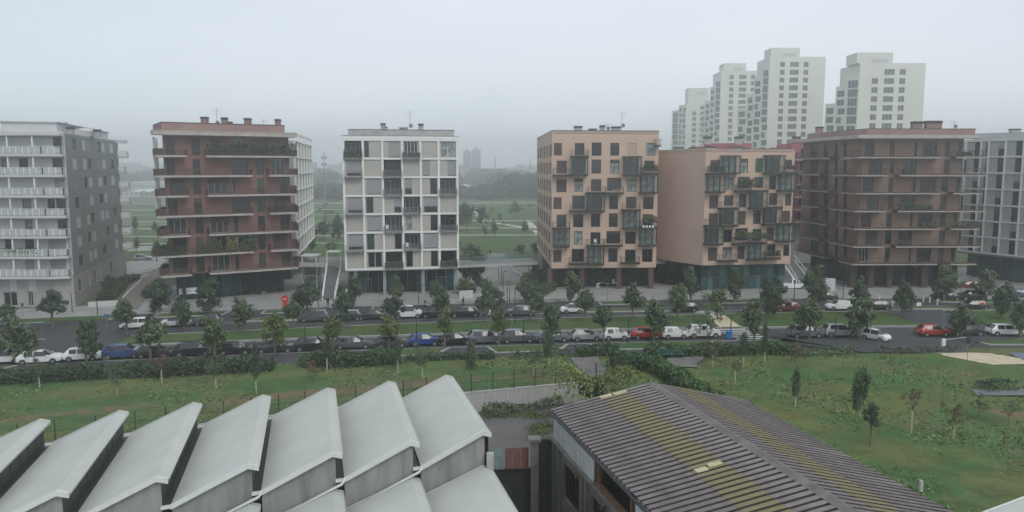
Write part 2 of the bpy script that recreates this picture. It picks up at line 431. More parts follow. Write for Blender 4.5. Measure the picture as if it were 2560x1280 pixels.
# ================================================================== building tools
WIN = {}
M_frame_d = mat('window_frame_dark', (.05, .048, .045), .5, .1)
M_frame_w = mat('window_frame_white', (.55, .57, .56), .5, .05)
M_shut_br = mat('brown_shutter', (.075, .05, .048), .7, .12, 2, .2, stretch=(1, 1, 14))
M_shut_gr = mat('grey_shutter', (.27, .275, .28), .65, .08, 2, .2, stretch=(1, 1, 14))
M_shut_pl = mat('pale_shutter', (.5, .51, .5), .65, .06, 2, .2, stretch=(1, 1, 14))
class Fac:
    """one facade plane; a runs left to right seen from outside, b points outwards"""
    def __init__(s, root, P, Q=None, th=None):
        s.P = P; s.th = atan2(Q[1] - P[1], Q[0] - P[0]) if Q else th
        s.L = hypot(Q[0] - P[0], Q[1] - P[1]) if Q else 0
        s.d = (cos(s.th), sin(s.th)); s.n = (sin(s.th), -cos(s.th)); s.root = root; s.holes = []
        s.rl = root.location if root else mathutils.Vector((0, 0, 0))
    def a(s, px, py, b=0.0):
        r = ray(px, py); P = (s.P[0] + s.n[0] * b, s.P[1] + s.n[1] * b)
        n = s.n; t = (n[0] * P[0] + n[1] * P[1]) / (n[0] * r[0] + n[1] * r[1])
        return (r[0] * t - P[0]) * s.d[0] + (r[1] * t - P[1]) * s.d[1]
    def az(s, px, py, b=0.0):
        r = ray(px, py); P = (s.P[0] + s.n[0] * b, s.P[1] + s.n[1] * b)
        n = s.n; t = (n[0] * P[0] + n[1] * P[1]) / (n[0] * r[0] + n[1] * r[1])
        return (r[0] * t - P[0]) * s.d[0] + (r[1] * t - P[1]) * s.d[1], CAM_H + r[2] * t
    def w(s, a, b=0, z=0): return (s.P[0] + s.d[0] * a + s.n[0] * b, s.P[1] + s.d[1] * a + s.n[1] * b, z)
    def place(s, name, me, a=0, b=0, z=0, parent=None):
        p = s.w(a, b, z)
        if parent is None: return link(name, me, s.root, (p[0] - s.rl[0], p[1] - s.rl[1], z - s.rl[2]), s.th)
        return link(name, me, parent, (a, -b, z))     # child of a facade-aligned part
    def boxes(s, name, B, m, a=0, b=0, z=0, mats=None, parent=None):
        """B: list of (a0,a1,b0,b1,z0,z1[,m]) relative to (a,b,z)"""
        mb = MB()
        for q in B: mb.box(q[0], q[1], -q[3], -q[2], q[4], q[5], q[6] if len(q) > 6 else 0)
        return s.place(name, mb.mesh(name, mats or m), a, b, z, parent)
    def window(s, a0, a1, z0, z1, pane=None, frame=None, mull=None, shut=0.0, shm=None, rec=.18, hole=True, fr=.06, b=0):
        w = max(.35, round((a1 - a0) / .05) * .05); h = max(.35, round((z1 - z0) / .05) * .05); a1 = a0 + w; z1 = z0 + h
        pane = pane or M_dglass; frame = frame or M_frame_d
        if mull is None: mull = 1 if w > 1.1 else 0
        if hole: s.holes.append((a0, a1, z0, z1))
        k = ('f', round(w, 2), round(h, 2), mull, frame.name, round(fr, 2), rec)
        if k not in WIN:
            mb = MB(); y = rec - .05
            mb.box(0, fr, y, y + .08, 0, h); mb.box(w - fr, w, y, y + .08, 0, h)
            mb.box(fr, w - fr, y, y + .08, 0, fr); mb.box(fr, w - fr, y, y + .08, h - fr, h)
            for i in range(mull):
                x = w * (i + 1) / (mull + 1); mb.box(x - fr / 2, x + fr / 2, y + .004, y + .07, fr, h - fr)
            WIN[k] = mb.mesh('window', frame)
        k2 = ('p', round(w, 2), round(h, 2), pane.name, rec)
        if k2 not in WIN: WIN[k2] = MB().quad((0, rec, 0), (w, rec, 0), (w, rec, h), (0, rec, h)).mesh('pane', pane)
        o = s.place('window', WIN[k], a0, b, z0)
        link('pane', WIN[k2], o)
        if shut > 0:
            k3 = ('s', round(w, 2), round(h, 2), round(shut, 1), (shm or M_shut_gr).name, rec)
            if k3 not in WIN:
                mb = MB(); n = max(2, int(h * shut / .28)); y = rec - .1
                for i in range(n):
                    za = h - h * shut * (i + 1) / n; zb = h - h * shut * i / n
                    mb.box(.01, w - .01, y - (.012 if i % 2 else 0), y + .03, za, zb)
                WIN[k3] = mb.mesh('shutter', shm or M_shut_gr)
            link('shutter', WIN[k3], o)
        return o
    def wall(s, m, a0=0, a1=None, z0=5, z1=27, depth=.3, name='wall', holes=None, b=0):
        a1 = s.L if a1 is None else a1
        H = [(max(a0, h[0]), min(a1, h[1]), max(z0, h[2]), min(z1, h[3])) for h in (s.holes if holes is None else holes)]
        H = [h for h in H if h[1] > h[0] and h[3] > h[2]]
        A = sorted({a0, a1, *[h[0] for h in H], *[h[1] for h in H]}); Z = sorted({z0, z1, *[h[2] for h in H], *[h[3] for h in H]})
        mb = MB()
        for j in range(len(Z) - 1):
            i = 0
            while i < len(A) - 1:
                zc = (Z[j] + Z[j + 1]) / 2
                ins = lambda i: any(h[0] < (A[i] + A[i + 1]) / 2 < h[1] and h[2] < zc < h[3] for h in H)
                if ins(i): i += 1; continue
                k = i
                while k < len(A) - 1 and not ins(k): k += 1
                mb.quad((A[i], 0, Z[j]), (A[k], 0, Z[j]), (A[k], 0, Z[j + 1]), (A[i], 0, Z[j + 1])); i = k
        for h in H:
            p, q, r, t = h
            mb.quad((p, 0, r), (p, depth, r), (p, depth, t), (p, 0, t)); mb.quad((q, 0, r), (q, 0, t), (q, depth, t), (q, depth, r))
            mb.quad((p, 0, r), (q, 0, r), (q, depth, r), (p, depth, r)); mb.quad((p, 0, t), (p, depth, t), (q, depth, t), (q, 0, t))
        mb.quad((a0, 0, z0), (a0, 0, z1), (a0, depth, z1), (a0, depth, z0)); mb.quad((a1, 0, z0), (a1, depth, z0), (a1, depth, z1), (a1, 0, z1))
        return s.place(name, mb.mesh(name, m), 0, b, 0)
    def balcony(s, a0, a1, z, depth=1.3, th=.28, slabm=None, rail='bars', railm=None, b0=0.02, h=1.05, name='balcony', ends=True, lip=None):
        w = a1 - a0
        o = s.boxes(name, [(0, w, 0, depth, -th, 0)], slabm or M_concrete, a0, b0, z)
        railm = railm or M_dark
        mb = MB(); y = -(depth - .06)
        if rail == 'bars':
            mb.box(0, w, y - .03, y + .03, h - .05, h); mb.box(0, w, y - .02, y + .02, .06, .1)
            n = max(2, int(w / .22))
            for i in range(n + 1):
                x = w * i / n; mb.box(x - .012, x + .012, y - .012, y + .012, .0, h - .05)
            for x in (0.03, w - .03):
                mb.box(x - .03, x + .03, y, -.02, h - .05, h)
                for k in range(1, max(2, int(depth / .25))):
                    yy = -depth * k / max(2, int(depth / .25)); mb.box(x - .012, x + .012, yy - .012, yy + .012, 0, h - .05)
        elif rail == 'panel':
            n = max(1, round(w / .95))
            mb.box(0, w, y - .03, y + .03, h - .06, h)
            for i in range(n + 1):
                x = min(w - .04, max(.04, w * i / n)); mb.box(x - .05, x + .05, y - .04, y + .04, 0, h - .06)
            mb.box(0.02, w - .02, y - .012, y + .012, .1, h - .1, 1)
            for x in (0.03, w - .03): mb.box(x - .02, x + .02, y, -.02, .1, h)
        elif rail == 'slats':      # dense dark fins
            mb.box(0, w, y - .03, y + .03, h - .05, h); mb.box(0, w, y - .03, y + .03, 0, .08)
            n = max(2, int(w / .13))
            for i in range(n + 1): x = w * i / n; mb.box(x - .018, x + .018, y - .03, y + .03, .08, h - .05)
            for x in (0.03, w - .03):
                mb.box(x - .03, x + .03, y, -.02, 0, h)
        put(mb.build('railing', [railm, M_railglass], o), kind='stuff')
        return o
    def bay(s, a0, a1, z0, z1, depth=1.35, fm=None):
        """glazed loggia standing out of the wall"""
        w = a1 - a0; h = z1 - z0; fm = fm or M_frame_bay
        o = s.boxes('glazed_loggia', [(0, w, 0, depth, -.3, 0)], fm, a0, .02, z0)
        MB().box(-.06, w + .06, -depth - .06, 0, h, h + .14).build('loggia_roof', fm, o)
        mb = MB(); y = -depth
        for x in (0.07, w / 3, w * 2 / 3, w - .07): mb.box(x - .07, x + .07, y, y + .1, 0, h)
        mb.box(0, w, y + .001, y + .08, h * .36, h * .36 + .07)
        for x in (.04, w - .04):
            mb.box(x - .04, x + .04, y + .1, 0, h * .36, h * .36 + .07); mb.box(x - .04, x + .04, y / 2 - .03, y / 2 + .03, 0, h)
        mb.build('loggia_frame', fm, o)
        g = MB().quad((.03, y + .05, 0), (w - .03, y + .05, 0), (w - .03, y + .05, h), (.03, y + .05, h))
        g.quad((.03, 0, 0), (.03, y + .05, 0), (.03, y + .05, h), (.03, 0, h)); g.quad((w - .03, y + .05, 0), (w - .03, 0, 0), (w - .03, 0, h), (w - .03, y + .05, h))
        g.build('pane', M_thin, o)
        s.window(a0 + .25, a1 - .25, z0 + .02, z1 - .3, pane=random.choice([M_mglass, M_lglass, M_lglass]), mull=1, fr=.07, frame=M_frame_d)
        return o
M_railglass = mat('railing_panel', (.42, .44, .44), .4, .05)
M_thin = thin_glass('loggia_glass', (.9, .95, .94), .13)
M_frame_bay = mat('loggia_steel', (.028, .03, .028), .5, .15)

def chimney(root, x, y, z, w, d, h, m=None, capm=None):
    """roof vent with a dark cap, as a part of the building"""
    m = m or M_concrete
    o = MB().box(-w / 2, w / 2, -d / 2, d / 2, 0, h * .72).build('chimney', m, root, (x, y, z))
    MB().box(-w / 2 - .06, w / 2 + .06, -d / 2 - .06, d / 2 + .06, h * .72, h).build('chimney_cap', capm or M_dark, o)
def antenna(px, pyb, pyt, Y, label):
    x = xat(px, pyb, Y); z0 = zat(px, pyb, Y); z1 = zat(px, pyt, Y)
    r = thing('tv_antenna', label, 'antenna', (x, Y, z0)); h = z1 - z0
    MB().tube([(0, 0, 0), (0, 0, h)], .03, 5).build('mast', M_grey, r)
    mb = MB()
    for zz, w in ((.98, .7), (.86, .9), (.72, .6)):
        mb.tube([(-w, 0, h * zz), (w, 0, h * zz)], .015, 4)
        for k in range(-3, 4): mb.tube([(k * w / 3.2, -.25, h * zz), (k * w / 3.2, .25, h * zz)], .008, 3)
    mb.build('dipoles', M_grey, r)
    d = MB(); n = 10
    for k in range(n):
        a0, a1 = 2 * pi * k / n, 2 * pi * (k + 1) / n
        for rr0, rr1 in ((0, .22), (.22, .38)):
            f = lambda a, q: (.2 + q * cos(a), -.15 - (.38 ** 2 - q * q) * -.8 - .1, h * .22 + q * sin(a))
            d.quad(f(a0, rr0), f(a0, rr1), f(a1, rr1), f(a1, rr0))
    d.build('satellite_dish', M_grey, r)

# foliage scatter -----------------------------------------------------------------
def leaf_quads(P, size, aspect=.7, normals=None, jit=.35):
    """P: (n,3) centres -> mesh arrays with one bent leaf clump quad each"""
    n = len(P); a = rng.normal(size=(n, 3))
    if normals is not None: a = normals + rng.normal(size=(n, 3)) * .55
    a /= np.linalg.norm(a, axis=1)[:, None] + 1e-9
    b = np.cross(a, rng.normal(size=(n, 3))); b /= np.linalg.norm(b, axis=1)[:, None] + 1e-9
    c = np.cross(a, b); sz = size * (1 + rng.uniform(-jit, jit, (n, 1)))
    b = b * sz * .5; c = c * sz * .5 * aspect
    V = np.stack([P - b, P - c, P + b, P + c], 1).reshape(-1, 3)
    return V
def quads_mesh(name, V, m):
    me = bpy.data.meshes.new(name); n = len(V) // 4
    me.vertices.add(len(V)); me.vertices.foreach_set('co', V.astype(np.float32).ravel())
    me.loops.add(n * 4); me.loops.foreach_set('vertex_index', np.arange(n * 4, dtype=np.int32))
    me.polygons.add(n); me.polygons.foreach_set('loop_start', np.arange(n, dtype=np.int32) * 4)
    try: me.polygons.foreach_set('loop_total', np.full(n, 4, dtype=np.int32))
    except Exception: pass
    me.materials.append(m); me.update(calc_edges=True); return me
M_leaf = leafmat('leaf_green', (.055, .09, .045), (.12, .168, .078))
M_leafy = leafmat('leaf_yellow_green', (.06, .095, .03), (.13, .17, .06))
M_leafd = leafmat('leaf_dark', (.046, .075, .045), (.095, .135, .072))
M_leafr = leafmat('leaf_russet', (.075, .06, .035), (.15, .10, .06))
M_leafh = leafmat('leaf_hedge', (.035, .075, .032), (.08, .145, .056))
M_leafb = leafmat('leaf_bush_yellow', (.11, .15, .045), (.25, .29, .10))
M_leaffar = leafmat('leaf_far', (.035, .055, .035), (.07, .095, .055))
def box_plants(fr, a0, a1, z, h, b=1.15, m=None, label='', name='balcony_plants', spread=.45, drop=.35, group='plants on balconies'):
    n = int((a1 - a0) * h * 160)
    k = max(2, int((a1 - a0) / .8)); ht = rng.uniform(.45, 1.1, k + 1)
    x = rng.uniform(0, a1 - a0, n); hh = np.interp(x, np.linspace(0, a1 - a0, k + 1), ht) * h
    P = np.stack([x, rng.normal(0, spread * .5, n), rng.uniform(-drop, 1, n) * hh], 1)
    me = quads_mesh(name, leaf_quads(P, .24), m or M_leaf)
    p = fr.w(a0, b, z)
    r = link(name, me, None, p, fr.th); put(r, label, 'plants', group)
    MB().box(0, a1 - a0, -.18, .18, -.38, -.08).build('planter_box', M_dark, r)
    return r

FH = 3.15
# ================================================================== brick-red building (second from the left)
M_brick = mat('red_brick', (.19, .102, .088), .88, .16, .5, .2, bscale=10, color2=(.245, .138, .118))
M_slabp = mat('pale_slab', (.40, .37, .34), .85, .14, .7)
M_brslab = mat('dark_brown_slab', (.10, .065, .055), .8, .1)
z2 = lambda x, y: (360 + x * .4062, 270 + y * .4062)
P0 = (-54.75, 120.4); P1 = (-38.0, 130.6)
R = thing('red_brick_apartment_block', 'red brick apartment block with long staggered balconies, second building from the left', 'building', (*P0, 0))
fb = Fac(R, P0, P1); ZB = 4.9
def rows_y(r): return 1020 - 120.5 * r            # zoom rows of slab r at the left end
def B2(px, r, b=0.0): return fb.a(*z2(px, 985 - 117 * r - 50), b)
wins = {6: [(130, 190), (293, 345), (410, 470), (532, 635, 'w'), (655, 760), (780, 875)],
        5: [(125, 190), (300, 348), (535, 642), (688, 735), (783, 868, 'c')],
        4: [(155, 250), (303, 350), (395, 515, 'c'), (545, 568, 'w'), (697, 740, 'g'), (835, 880, 'g')],
        3: [(115, 205), (308, 357), (540, 652), (697, 742, 'g'), (800, 875, 'c')],
        2: [(145, 262, 'c'), (317, 365, 'g'), (410, 525, 'c'), (553, 580), (702, 746), (840, 900)],
        1: [(175, 262), (318, 365, 's'), (450, 500), (580, 690, 'c'), (704, 748), (795, 882, 's')],
        0: [(175, 270, 'g'), (322, 372, 'g'), (420, 530, 'c'), (562, 585), (708, 750, 'g'), (850, 905, 'g')]}
for r, L in wins.items():
    z = ZB + FH * r
    for q in L:
        a0, a1 = B2(q[0], r), B2(q[1], r); a0 = max(.15, a0); a1 = min(fb.L - .15, a1); t = q[2] if len(q) > 2 else ''
        if a1 - a0 < .3: continue
        pane = {'w': M_dglass, 'c': M_mglass, 'g': M_greenglass}.get(t, M_dglass if (r + q[0]) % 3 else M_mglass)
        fb.window(a0, a1, z + .05, z + 2.6, pane=pane, frame=M_frame_w if t in 'wc' and t else M_frame_d, mull=2 if a1 - a0 > 2.2 else (1 if a1 - a0 > 1 else 0),
                  shut=1 if t == 's' else (0, 0, .3)[q[0] % 3], shm=M_shut_br)
fb.wall(M_brick, z0=ZB, z1=ZB + 7 * FH - .1)
fl = Fac(R, (P0[0] - 5.2, P0[1] + 15.5), P0); fl.P = (P0[0] - 5.2 - .003, P0[1] + 15.5)
for r in range(7):
    z = ZB + FH * r
    for a in (2.5, 6.5, 10.5, 13.6): fl.window(a, a + 1.4, z + .05, z + 2.6, pane=M_mglass)
fl.wall(M_brick, z0=ZB, z1=ZB + 7 * FH - .1)
frr = Fac(R, P1, (P1[0] - 4.5, P1[1] + 13.5))
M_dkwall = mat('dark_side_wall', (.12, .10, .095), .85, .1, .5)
frr.wall(M_dkwall, z0=ZB, z1=ZB + 7 * FH - .1)
def pos(x, y, z): return (x - P0[0], y - P0[1], z)
foot = [P0, P1, (P1[0] - 4.5, P1[1] + 13.5), (P0[0] - 5.2, P0[1] + 15.5)]
MB().prism([pos(*p, 0)[:2] for p in foot], ZB + 7 * FH - .1, ZB + 7 * FH).build('roof', M_concrete, R)
MB().prism([pos(*p, 0)[:2] for p in foot], ZB - .35, ZB - .02).build('soffit', M_dark, R)
slabs = {7: [(52, 938)], 6: [(68, 262), (380, 940)], 5: [(62, 665), (768, 945)], 4: [(80, 272), (390, 935)], 3: [(76, 670), (775, 950)],
         2: [(97, 285), (398, 948)], 1: [(85, 675), (780, 955)], 0: [(104, 292), (405, 946)]}
for r, L in slabs.items():
    z = ZB + FH * r
    for q in L:
        dep = 1.75; a0, a1 = B2(q[0], r, dep), B2(q[1], r, dep)
        if r == 7:
            o = fb.boxes('roof_cornice', [(a0, a1, -1.2, dep, .0, .62)], M_slabp, 0, 0, z)
            fb.boxes('cornice_edge', [(a0 - .05, a1 + .05, dep + .003, dep + .06, .62, .72), (a0, a1, -1.2, dep, .625, .7)], M_slabp, 0, 0, z)
            continue
        o = fb.balcony(a0, a1, z, depth=dep, th=.30, slabm=M_slabp, rail='slats', railm=M_brslab)
        if q[0] < 120:      # wraps round the left corner
            fl.balcony(fl.L - 6, fl.L + .3, z, depth=1.5, th=.28, slabm=M_slabp, rail='slats', railm=M_brslab)
        if q[1] > 900:
            frr.balcony(0, 5.5, z, depth=1.1, th=.28, slabm=M_slabp, rail='slats', railm=M_brslab)
# white screens on the left side
for r in range(3, 7):
    z = ZB + FH * r
    B = [(a, a + .1, 1.35, 1.5, .1, FH - .3) for a in np.arange(fl.L - 5.8, fl.L, .55)]
    fl.boxes('privacy_screen', B, M_white, 0, 0, z)
a0, z0p = fb.az(*z2(110, 150), -.6); a1, _ = fb.az(*z2(868, 150), -.6)
zt = ZB + 7 * FH
M_parap = mat('faded_brick_render', (.27, .17, .15), .88, .1, .5)
fb.boxes('parapet', [(a0, a1, -12, -.8, .6, 2.0)], M_parap, 0, 0, zt)
fb.boxes('parapet_cap', [(a0 - .05, a1 + .05, -12, -.72, 2.0, 2.1)], M_dark, 0, 0, zt)
for zx, w in ((375, 1.0), (497, .8), (640, 1.0), (825, .8), (525, .9)):
    a = fb.a(*z2(zx, 110), -4); p = fb.w(a, -4)
    chimney(R, *pos(p[0], p[1], zt + 2.1), w, .9, (1.15 if zx != 525 else .5), M_parap)
antenna(*z2(450, 118), z2(450, 5)[1], 126, 'television antenna with a dish on the red brick block')
antenna(*z2(738, 130), z2(738, 72)[1], 132, 'thin smaller antenna above the right end of the red brick roof')
# ground floor: set-back dark blue glass
fg = Fac(R, fb.w(1.2, -2.4)[:2], fb.w(fb.L - 1.0, -2.4)[:2])
mbp = [M_blueglass, M_tealglass, M_blueglass, M_dglass]
n = 12
for k in range(n):
    a0 = fg.L * k / n; a1 = fg.L * (k + 1) / n; black = k in (8, 9, 10)
    fg.window(a0 + .02, a1 - .02, .14, ZB - .36, pane=mat('black_board', (.02, .02, .024), .6, .1) if black else mbp[k % 4], mull=0, hole=False, fr=.05)
fg.boxes('shop_floor', [(-1, fg.L + 1.5, 0, 3.2, .10, .19)], M_paving)
sg = fg.boxes('shop_sign', [(0, .5, 0, .04, .25, .95), (.12, .38, .04, .055, .5, .82, 1), (-.25, .8, 0, .03, 0, .12)], None, fg.a(656, 745), .05, zat(662, 746, 129), mats=[M_white, M_dark])
for i, (px, wd) in enumerate(((455, .5), (520, .5), (640, .5))):
    a = fg.a(px, 730); fg.boxes('column', [(0, wd, 0, wd, .1, ZB - .36)], M_dark, a, .4, 0)
# white banner
bn = fg.w(fg.a(446, 726), .35); z = zat(470, 733, 124)
b_ = thing('white_banner', 'white banner with a small dark mark on the red brick block glass front', 'banner', (bn[0], bn[1], z - .1), fg.th)
MB().box(0, 2.75, -.03, 0, 0, 1.05).build('cloth', mat('banner_white', (.72, .74, .76), .7, .05), b_)
MB().tube([(.9, -.05, .3), (1.3, -.05, .38), (1.5, -.05, .62), (1.7, -.05, .4), (1.95, -.05, .5)], .035, 4).build('printed_mark', M_dark, b_)
# plants of this building
def p2(r, x0, x1, h, m, lab, b=1.5): box_plants(fb, B2(x0, r, 1.6), B2(x1, r, 1.6), ZB + FH * r + .55, h, b, m, lab)
p2(6, 385, 935, 1.5, M_leafd, 'dense dark hedge in the balcony planter on the top floor of the red brick block')
p2(1, 95, 262, 2.0, M_leafd, 'tall dark shrubs on the left corner balcony of the red brick block')
p2(1, 322, 478, 1.7, M_leaf, 'bushy green shrubs on the middle of the low red brick balcony')
p2(1, 515, 578, 1.9, M_leafb, 'yellow flowering shrub on the low red brick balcony')
p2(1, 590, 690, 1.9, M_leaf, 'green shrub beside the yellow one on the low red brick balcony')
p2(3, 780, 945, 1.1, M_leafr, 'reddish plants along the right balcony of the red brick block, halfway up')
p2(4, 900, 940, .9, M_leafd, 'small dark plant on the right corner balcony, third floor below the red brick roof')
# pale gridded wing behind
Wp, Wq = (-41.6, 146.0), (-48.3, 184.0)
W = thing('pale_grid_apartment_wing', 'pale building with a white grid facade just behind the red brick block', 'building', (*Wp, 0))
fw = Fac(W, Wp, Wq)
zb = ZB; cols = 6
for r in range(7):
    for k in range(cols):
        a0 = fw.L * k / cols
        for dd in (.9, 3.4):
            fw.window(a0 + dd, a0 + dd + 1.1, zb + r * FH + .35, zb + r * FH + 2.75, pane=(M_mglass, M_dglass, M_lglass)[(r * 5 + k + int(dd)) % 3])
fw.wall(mat('pale_panel', (.42, .42, .39), .85, .06), z0=zb, z1=zb + 7 * FH)
G = [(a - .18, a + .18, .01, .35, zb, zb + 7 * FH + 1.6) for a in np.linspace(0.2, fw.L - .2, cols + 1)]
for g_ in G: fw.boxes('facade_pillar', [g_], M_white)
for r in range(8): fw.boxes('facade_band', [(.0, fw.L, .012, .3, zb + r * FH - .12, zb + r * FH + .16)], M_white)
fw.boxes('roof_frame', [(0, fw.L, 0, .3, zb + 7 * FH + 1.3, zb + 7 * FH + 1.6), (0, .3, -7, 0, zb + 7 * FH + 1.3, zb + 7 * FH + 1.6), (0, .3, -7, -6.7, zb + 7 * FH, zb + 7 * FH + 1.3)], M_white)
MB().prism([(0, 0), (Wq[0] - Wp[0], Wq[1] - Wp[1]), (Wq[0] - Wp[0] - 14, Wq[1] - Wp[1] - 3), (-14, -3)], [zb - .3] * 4, [zb + 7 * FH + .02] * 4).build('core', M_concrete, W, (-.35, -.05, 0))
MB().prism([(-.5, 1), (Wq[0] - Wp[0] - 1, Wq[1] - Wp[1] - 1), (Wq[0] - Wp[0] - 12, Wq[1] - Wp[1] - 3), (-12, -1)], 0, zb - .3).build('ground_floor', M_dark, W, (-1.2, .5, 0))

# ================================================================== white-framed building
z3 = lambda x, y: (780 + x * .3907, 290 + y * .3907)
Pw, Qw = (-28.0, 127.2), (-9.35, 130.6)
R = thing('white_framed_apartment_block', 'white framed apartment block with a chequered pattern of beige panels and windows', 'building', (*Pw, 0))
f = Fac(R, Pw, Qw); ZW = 4.75; HW = 3.1
M_beige = mat('beige_panel', (.40, .385, .345), .85, .06, .6)
M_greyslab = mat('grey_balcony', (.2, .205, .21), .7, .1)
cols_ = [0, .168, .337, .509, .672, .833, 1.0]
CX = [c * f.L for c in cols_]
zc = [215, 335, 455, 577, 697, 810, 928]
def fx(c, zx): # zoom x (at top row) to a
    import bisect
    return CX[c] + (zx - zc[c]) / (zc[c + 1] - zc[c]) * (CX[c + 1] - CX[c])
# (row, col): list of (kind, x fraction0, fraction1)
G_ = {(0, 0): 'L', (0, 1): ('W', .05, .28), (0, 2): ('S', .33, .93), (0, 3): ('B', .08, .9, 'w'), (0, 5): ('W', .08, .95, 'c'),
      (1, 0): ('BS', .15, .95), (1, 2): 'L', (1, 4): ('S', .1, .5), (1, 5): ('S', .5, .97),
      (2, 1): ('S', .15, .93), (2, 2): 'L', (2, 3): ('H', .13, .5), (2, 4): ('W', .55, .95), (2, 5): 'L',
      (3, 0): ('BS', .15, .95), (3, 1): ('W', .1, .48), (3, 2): ('H', .6, .98), (3, 3): 'L', (3, 4): ('H', .15, .95),
      (4, 1): ('S', .15, .93), (4, 2): 'L', (4, 3): ('W', .12, .5, 'c'), (4, 4): ('W', .55, .95), (4, 5): 'L',
      (5, 0): ('BS', .15, .95), (5, 1): ('W', .1, .5, 'g'), (5, 2): ('W', .6, .98), (5, 3): 'L', (5, 4): ('S', .12, .95),
      (6, 1): ('W', .12, .95, 'w'), (6, 2): 'L', (6, 3): ('W', .12, .5), (6, 4): ('W', .55, .95), (6, 5): 'L'}
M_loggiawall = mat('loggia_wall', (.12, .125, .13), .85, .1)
for r in range(7):
    z = ZW + HW * (6 - r) + .12; zt_ = z + HW - .3
    for c in range(6):
        k = G_.get((r, c)); A0, A1 = CX[c] + .2, CX[c + 1] - .2; w = A1 - A0
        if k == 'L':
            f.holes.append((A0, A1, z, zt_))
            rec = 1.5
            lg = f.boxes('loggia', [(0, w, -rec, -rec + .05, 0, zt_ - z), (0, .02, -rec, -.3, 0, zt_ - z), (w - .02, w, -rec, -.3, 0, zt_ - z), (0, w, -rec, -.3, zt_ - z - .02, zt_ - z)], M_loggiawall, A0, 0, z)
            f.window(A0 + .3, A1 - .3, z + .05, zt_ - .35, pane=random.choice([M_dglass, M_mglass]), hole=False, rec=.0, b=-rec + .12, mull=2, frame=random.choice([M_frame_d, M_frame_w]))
            f.balcony(A0 - .12, A1 + .12, z - .0, depth=.55, th=.2, slabm=M_greyslab, rail='slats', railm=M_greyslab, b0=.03)
        elif k:
            t = k[0]; a0 = A0 + w * (k[1] - .03); a1 = A0 + w * k[2] + .0
            ex = k[3] if len(k) > 3 else ''
            sh = {'S': .95, 'BS': .8, 'H': .62}.get(t, 0)
            f.window(a0, a1, z + .12, zt_ - .04, pane={'c': M_lglass, 'g': M_greenglass}.get(ex, M_dglass), shut=sh, shm=M_shut_gr, frame=M_frame_w if ex in 'wc' and ex else M_frame_d,
                     mull=(3 if ex == 'w' and t == 'B' else None), fr=.08)
            if t in ('BS', 'B'): f.balcony(A0 - .15, A1 + .1, z, depth=.85, th=.2, slabm=M_greyslab, rail='bars', railm=M_greyslab, b0=.03)
f.wall(M_beige, z0=ZW, z1=ZW + 7 * HW + .1)
for i, a in enumerate(CX): f.boxes('facade_pillar', [(a - .17, a + .17, .01, .16, ZW, ZW + 7 * HW + .1)], M_white)
for r in range(8): f.boxes('facade_band', [(-.17, f.L + .17, .012, .175, ZW + HW * r - .14, ZW + HW * r + .14)], M_white)
f.boxes('roof_cornice', [(-.25, f.L + .25, -.3, .2, 0, .55), (-.3, f.L + .3, -.3, .26, .55, .62, 1)], None, 0, 0, ZW + 7 * HW + .14, mats=[M_white, M_grey])
za = ZW + 7 * HW + .5
a0 = f.a(*z3(230, 110), -1.5); a1 = f.a(*z3(910, 110), -1.5)
f.boxes('parapet', [(a0, a1, -11, -1.5, 0, 1.25), (a0 - .05, a1 + .05, -11, -1.45, 1.25, 1.33, 1)], None, 0, 0, za, mats=[M_concrete, M_dark])
for zx, w, h in ((455, .7, 1.2), (697, .75, 1.2), (585, 1.3, .5), (470, .5, .6)):
    a = f.a(*z3(zx, 90), -5); p = f.w(a, -5); chimney(R, p[0] - Pw[0], p[1] - Pw[1], za + 1.33, w, .8, h)
antenna(*z3(627, 92), z3(627, -40)[1] + 2, 134, 'tall television antenna on the roof of the white framed block')
fs = Fac(R, (Pw[0] - 2.2, Pw[1] + 14), Pw); fs.wall(M_beige, z0=ZW, z1=ZW + 7 * HW + .1)
fs2 = Fac(R, Qw, (Qw[0] - 2.2, Qw[1] + 14)); fs2.wall(M_beige, z0=ZW, z1=ZW + 7 * HW + .1)
q = [(0, 0), (Qw[0] - Pw[0], Qw[1] - Pw[1]), (Qw[0] - Pw[0] - 2.2, Qw[1] - Pw[1] + 14), (-2.2, 14)]
MB().prism(q, ZW + 7 * HW + .1, ZW + 7 * HW + .5).build('roof', M_concrete, R)
MB().prism(q, ZW - .3, ZW - .02).build('soffit', M_white, R)
for px in (962, 1058, 1139, 890): 
    a = f.a(px, 700, -.8); f.boxes('column', [(0, .55, 0, .6, .1, ZW - .3)], mat('grey_column', (.27, .29, .29), .8, .1), a - .3, -1.2, 0)
fg = Fac(R, f.w(.3, -3)[:2], f.w(f.L - .2, -3)[:2])
n = 11
for k in range(n):
    fg.window(fg.L * k / n + .02, fg.L * (k + 1) / n - .02, .16, ZW - .3, pane=[M_dglass, M_tealglass, M_dglass][k % 3], mull=0, hole=False, fr=.06)
for px in (900, 1090):
    a = fg.a(px, 740); fg.boxes('entrance_frame', [(0, .1, 0, .12, .1, 2.6), (1.9, 2.0, 0, .12, .1, 2.6), (0, 2, 0, .125, 2.6, 2.75), (.95, 1.05, 0, .11, .1, 2.6)], M_grey, a, .06, 0)
f.boxes('podium_step', [(-.5, f.L + 2, -3, 4.0, .10, .22)], M_paving)
def p3(r, c, h, m, lab): box_plants(f, CX[c] + .1, CX[c + 1] - .1, ZW + HW * (6 - r) + .65, h, .55, m, lab, spread=.3)
p3(0, 0, 1.0, M_leafd, 'dark plants on the top left corner balcony of the white framed block')
p3(0, 3, .5, M_leafd, 'low planter on the top floor balcony in the middle of the white framed block')
p3(6, 2, .7, M_leaf, 'plants with pale flowers on the bottom middle loggia of the white framed block')
